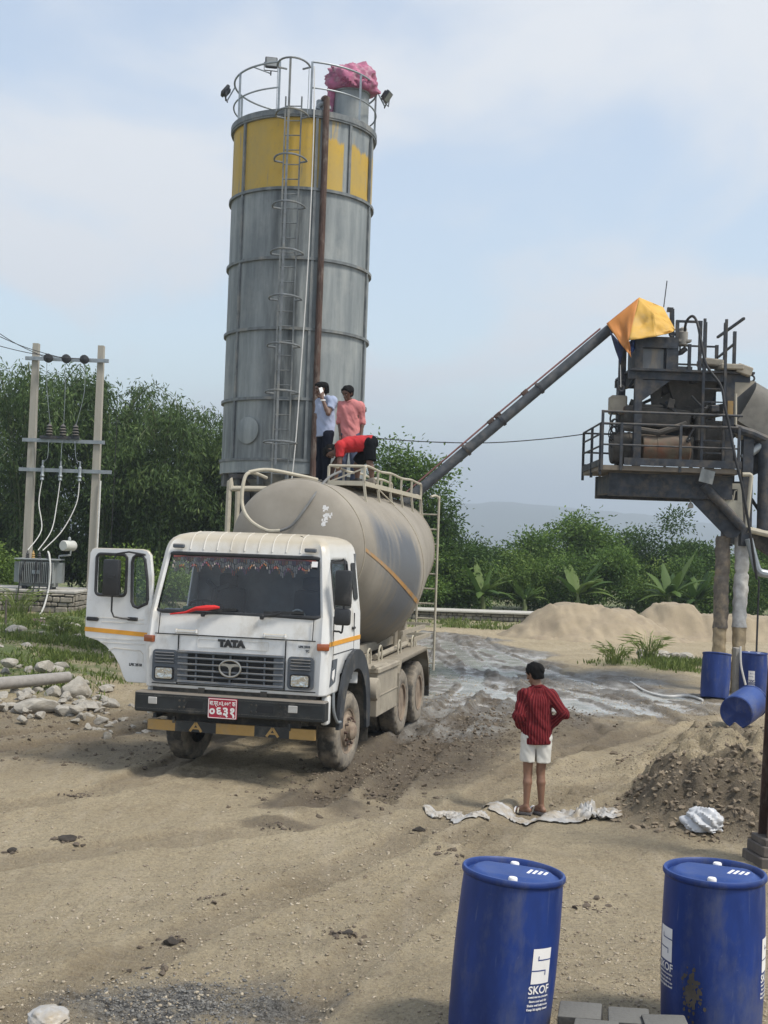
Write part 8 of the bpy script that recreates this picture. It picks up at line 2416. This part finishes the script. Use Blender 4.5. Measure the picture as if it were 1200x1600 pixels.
def person(loc, rz, J, label, skin, shirt, trousers, s=1.0, sleeve=.6, leg=.6, inf=0.012, flare=0.0, hem=0.03, h=0.01, shoes=None, sandals=False, stripe=False, loose=0.0, nz=0.010, hairamp=.012, collar=True, crotch=None):
    T = thing('person', loc, rz, label, 'person')
    bp, H = body_prims(J, s)
    blob_obj('body', bp, skin, T, h * 0.75, 0.014)
    head_extras(T, H, M['hair'], s, h * .8, amp=hairamp)
    sp, lo, ax = shirt_prims(J, s, inf, sleeve, hem, loose)
    o, V = blob_obj('shirt', sp, shirt, T, h, 0.03, cuts=[(lo, ax)], noise=(11, nz, 5))
    if stripe:
        u = V[:, 0].copy(); dmin = np.full(len(V), 9.0)
        ch = A_(J['chest'])
        best = rcone(V, A_(J['pelvis'], float), A_(J['chest'], float), 0.12, 0.12)
        back = V[:, 1] < 99
        ang = np.arctan2(V[:, 0] - 0.0, -(V[:, 1] - 0.02)); u = ang * 0.165
        for q in 'LR':
            for a, b in (('sh', 'el'), ('el', 'wr')):
                p0, p1 = A_(J[a + q], float), A_(J[b + q], float)
                d = rcone(V, p0, p1, 0.055, 0.05)
                ax_ = (p1 - p0) / np.linalg.norm(p1 - p0); e1 = np.cross(ax_, (0, 1, 0)); e1 /= np.linalg.norm(e1); e2 = np.cross(ax_, e1)
                rel = V - p0; uu = np.arctan2(rel @ e2, rel @ e1) * 0.06
                m = d < best - 0.004; u[m] = uu[m]; best = np.minimum(best, d)
        a = o.data.attributes.new('u', 'FLOAT', 'POINT'); a.data.foreach_set('value', u.astype(np.float32))
    if collar:
        hd, f, uu, l = H; nb = A_(J['neck'], float); n2 = (hd - uu * .05 - nb); n2 /= np.linalg.norm(n2)
        e1 = np.cross(n2, l); e1 /= np.linalg.norm(e1); e2 = np.cross(n2, e1)
        MB().tube([Vector(nb + n2 * 0.012 + (e1 * math.cos(t) + e2 * math.sin(t)) * 0.060 * s) for t in np.linspace(0, 6.283, 20, endpoint=False)], 0.016, 6, closed=True).build('collar', shirt if not stripe else pmat('maroon', (0.12, 0.012, 0.016), .9, spec=.15), T)
    lp = leg_prims(J, s, inf - 0.002 if leg > 1 else inf, leg, flare)
    blob_obj('trousers' if leg > 1 else 'shorts', lp, trousers, T, h, 0.02, noise=(9, nz * .7, 8), subtract=crotch or ())
    for q in 'LR':
        an = A_(J['ank' + q], float); fd = A_(J['foot' + q], float); fd = fd / np.linalg.norm(fd); sd = np.cross((0, 0, 1.), fd)
        if shoes:
            pr = [(an + A_((0, 0, .02)), an - fd * 0.035 - A_((0, 0, .04)), 0.040, 0.037), (an - fd * .03 - A_((0, 0, .042)), an + fd * .13 - A_((0, 0, .052)), 0.036, 0.036), (an, an + fd * 0.16 - A_((0, 0, .054)), 0.036, 0.030)]
            blob_obj('shoe', pr, shoes, T, h, 0.02, cuts=[(an - A_((0, 0, .083)), (0, 0, -1))])
        if sandals:
            b = MB(); mid = Vector(an + fd * .065 - A_((0, 0, .076)))
            out = [(-.135 + .27 * .5 * (1 - math.cos(math.pi * t)), .047 * math.sin(math.pi * (0.08 + .86 * t)) ** .5 * (.85 + .3 * t)) for t in np.linspace(0, 1, 12)]
            poly = out + [(x, -y) for x, y in out[::-1]]
            fv, sv = Vector(fd), Vector(sd)
            b.prism(poly, 0.022, Matrix(((fv.x, sv.x, 0, mid.x), (fv.y, sv.y, 0, mid.y), (0, 0, 1, mid.z - 0.012), (0, 0, 0, 1))))
            sn = b.build('sandal', M['rubbersole'], T)
            for k, off in enumerate((0.035, 0.075)):
                c = Vector(an + fd * (.045 + off)) - Vector((0, 0, .075))
                MB().tube([c + sv * .05 * math.cos(t) + Vector((0, 0, 0.052 * math.sin(t))) for t in np.linspace(0, math.pi, 9)], 0.010, 6).build('strap', M['ink'] if k else M['strap'], sn)
    return T


M['rubbersole'] = pmat('grey_sole', (0.13, 0.12, 0.12), 0.8)
M['strap'] = pmat('cream_strap', (0.50, 0.46, 0.36), 0.7)
M['whitecotton'] = pmat('white_cotton', (0.60, 0.58, 0.53), 0.85, var=0.05)
M['bluegrey'] = pmat('blue_grey_cotton', (0.30, 0.345, 0.47), 0.85, var=0.06)
M['pinkshirt'] = pmat('pink_shirt', (0.52, 0.185, 0.18), 0.85, var=0.08)
M['redshirt'] = pmat('red_shirt', (0.43, 0.016, 0.02), 0.85, var=0.08)
M['navytr'] = pmat('navy_trousers', (0.010, 0.012, 0.02), 0.9, spec=0.1)
M['blueJ'] = pmat('blue_trousers', (0.05, 0.065, 0.11), 0.85)
M['blacksh'] = pmat('black_shorts', (0.007, 0.008, 0.010), 0.9, spec=0.1)
M['boot'] = pmat('dusty_shoe', (0.05, 0.045, 0.04), 0.8, dirt=DUST, dirt_amt=.3)

# boy with his back to the camera, hands on hips
q = G(835, 1264)
boy = person((q.x, q.y, gz(q.x, q.y) + 0.024), R(4), dict(
    pelvis=(0.0, 0, 0.875), chest=(-0.005, 0.0, 1.24), neck=(-0.005, 0.012, 1.415), head=(-0.035, 0.045, 1.565), face=(-0.62, 0.74, -0.22),
    hipL=(-0.088, 0, 0.86), hipR=(0.082, 0, 0.86), kneeL=(-0.085, 0.02, 0.47), kneeR=(0.062, 0.02, 0.47), ankL=(-0.098, -0.01, 0.085), ankR=(0.078, 0.01, 0.085),
    footL=(-0.86, 0.5, 0), footR=(-0.66, 0.75, 0), shL=(-0.158, 0, 1.325), shR=(0.150, 0, 1.32), elL=(-0.222, -0.055, 1.11), elR=(0.285, -0.07, 1.145),
    wrL=(-0.165, 0.085, 0.965), wrR=(0.150, 0.075, 0.975), hdL=(0.45, 0.85, -0.3), pnL=(0.9, -0.3, -.2), tsL=1, hdR=(-0.5, 0.8, -0.25), pnR=(-0.9, -0.3, -.2), tsR=-1, curlL=.3, curlR=.3),
    'boy seen from behind in red striped shirt and white shorts, hands on hips', M['skin2'], M['stripe'], M['whitecotton'], 0.97, 1.86, 0.70, 0.014, 0.028, 0.085, 0.0085, sandals=True, stripe=True, loose=0.008, nz=0.017,
    crotch=[((-0.012, y, 0.78), (-0.014, y, 0.52), 0.003, 0.020) for y in np.linspace(-0.2, 0.2, 24)])


def on_truck(x, y, z): v = TO + TEX * x + TEY * y; return (v.x, v.y, z)


pa = person(on_truck(-0.19, 3.2, 3.83), -TPH, dict(
    pelvis=(0.0, 0, 0.86), chest=(0.0, 0.0, 1.22), neck=(-0.02, -0.015, 1.40), head=(-0.075, -0.05, 1.53), face=(-0.80, -0.55, -0.16),
    hipL=(0.06, -0.06, 0.84), hipR=(-0.06, 0.06, 0.84), kneeL=(0.05, -0.09, 0.45), kneeR=(-0.08, 0.06, 0.45), ankL=(0.06, -0.08, 0.075), ankR=(-0.07, 0.08, 0.075), back=(.7, .7, 0),
    footL=(-.6, -.7, 0), footR=(-.8, -.5, 0), shL=(0.125, -0.115, 1.35), shR=(-0.125, 0.10, 1.35), elL=(0.10, -0.23, 1.14), elR=(-0.165, 0.12, 1.07), wrL=(-0.015, -0.185, 1.375), wrR=(-0.165, 0.09, 0.82),
    hdL=(-0.25, 0.1, 1), pnL=(-0.4, 0.9, 0), tsL=1, curlL=.55, hdR=(0, -.1, -1), pnR=(.8, 0, 0), tsR=1, curlR=.4),
    'man in blue grey polo shirt and dark trousers talking on a phone on the tank', M['skin3'], M['bluegrey'], M['navytr'], 1.0, 0.62, 1.95, 0.018, hem=0.07, h=0.011, shoes=M['boot'], nz=.016)
ph = MB().box((0, 0, 0), (0.012, 0.075, 0.15), None, 0, 0.005).build('phone', M['ink'])
v = Vector(on_truck(-0.19, 3.2, 3.83)) + Matrix.Rotation(-TPH, 3, 'Z') @ Vector((-0.035, -0.165, 1.485)); ph.location = v; ph.rotation_euler = (R(18), R(-10), R(-50))
tag(ph, 'white phone held to the ear by the man in the blue grey shirt', 'phone')
MB().tube([Vector((-0.005, -0.188, 1.355)) + Vector((0.034 * math.cos(t), 0.034 * math.sin(t), 0.006 * math.sin(t))) for t in np.linspace(0, 6.283, 14, endpoint=False)], 0.011, 6, closed=True).build('wristband', M['ink'], pa)

person(on_truck(0.0, 4.05, 3.865), -TPH, dict(
    pelvis=(0.0, 0, 0.88), chest=(-0.005, 0.0, 1.25), neck=(-0.02, -0.015, 1.425), head=(-0.055, -0.06, 1.555), face=(-0.28, -0.86, -0.42), crown=(0, -.3, 1),
    hipL=(0.085, 0, 0.86), hipR=(-0.085, 0, 0.86), kneeL=(0.09, -0.03, 0.46), kneeR=(-0.09, -0.03, 0.46), ankL=(0.10, 0, 0.075), ankR=(-0.10, 0, 0.075), back=(0, 1, 0),
    footL=(.2, -1, 0), footR=(-.3, -1, 0), shL=(0.150, 0, 1.35), shR=(-0.160, 0.0, 1.35), elL=(0.195, 0.03, 1.10), elR=(-0.19, 0.02, 1.10), wrL=(0.185, -0.02, 0.855), wrR=(-0.15, -0.06, 0.86),
    hdL=(0, -.1, -1), pnL=(-.9, 0, 0), tsL=-1, hdR=(.1, -.1, -1), pnR=(.9, 0, 0), tsR=1),
    'man in a pink long shirt looking down behind the bending man on the tank', M['skin3'], M['pinkshirt'], M['blueJ'], 1.0, 1.15, 1.95, 0.014, hem=0.08, h=0.011, shoes=M['boot'], nz=.02)

person(on_truck(0.45, 3.12, 3.865), -TPH, dict(
    pelvis=(0.12, 0.0, 0.665), chest=(-0.22, -0.01, 0.64), neck=(-0.385, -0.02, 0.605), head=(-0.50, -0.03, 0.515), face=(0.10, -0.38, -0.92), crown=(-.95, 0, -.25),
    hipL=(0.10, 0.09, 0.64), hipR=(0.13, -0.09, 0.64), kneeL=(-0.13, 0.13, 0.31), kneeR=(0.15, -0.11, 0.33), ankL=(-0.10, 0.13, 0.08), ankR=(0.19, -0.10, 0.075), back=(1, 0, 0),
    footL=(-1, 0, 0), footR=(-.9, -.3, 0), shL=(-0.335, 0.16, 0.60), shR=(-0.315, -0.17, 0.60), elL=(-0.50, 0.15, 0.33), elR=(-0.315, -0.20, 0.32), wrL=(-0.53, 0.10, 0.10), wrR=(-0.37, -0.19, 0.09),
    hdL=(-.1, 0, -1), pnL=(.8, -.3, 0), tsL=1, hdR=(-.1, 0, -1), pnR=(.5, .8, 0), tsR=-1, curlL=.6, curlR=.6),
    'man in a bright red shirt and black shorts bending over on the tank walkway', M['skin3'], M['redshirt'], M['blacksh'], 1.02, 0.66, 0.86, 0.018, 0.014, 0.05, 0.011, shoes=M['boot'], nz=.014)
# ------------------------------------------------------------------ far hills and the air in front of them
def build_hills():
    nx, ny = 160, 14
    xs = np.linspace(-2300, 2300, nx); ys = np.linspace(2500, 3900, ny)
    X, Y = np.meshgrid(xs, ys); x, y = X.ravel(), Y.ravel()
    prof = 96 + 7 * fbm(x * 0.004, x * 0 + 3, 5, 610) * 2 + 34 * np.exp(-((x - 380) / 330) ** 2) - 6 * np.exp(-((x - 1000) / 300) ** 2) + 55 * np.exp(-((x + 900) / 700) ** 2)
    t = (y - 2500) / 1400
    z = prof * np.sin(np.pi * np.clip(t, 0, 1)) ** 0.8 + 9 * fbm(x * 0.012, y * 0.012, 4, 620) * np.sin(np.pi * t) - 2
    v = np.stack([x, y, z], 1)
    i = (np.arange(ny - 1)[:, None] * nx + np.arange(nx - 1)[None]).ravel()
    o = mesh_obj('hills', v.tolist(), np.stack([i, i + 1, i + 1 + nx, i + nx], 1).tolist(), pmat('forest_hill', (0.035, 0.055, 0.025), 0.95, var=0.2, scale=0.01), None, smooth=80, recalc=False)
    o['kind'] = 'structure'


build_hills()
m = bpy.data.materials.new('haze_air'); m.use_nodes = True
nt = m.node_tree; nt.nodes.remove(nt.nodes['Principled BSDF'])
pv = nt.nodes.new('ShaderNodeVolumePrincipled')
pv.inputs['Color'].default_value = (0.80, 0.90, 1.0, 1); pv.inputs['Density'].default_value = 0.00062; pv.inputs['Anisotropy'].default_value = 0.15
nt.links.new(pv.outputs[0], nt.nodes['Material Output'].inputs['Volume'])
hz = MB().box((0, 2040, 99), (5300, 4120, 202)).build('haze', m, None, 0); hz['kind'] = 'stuff'; hz['label'] = 'thin bluish haze over the far hills'
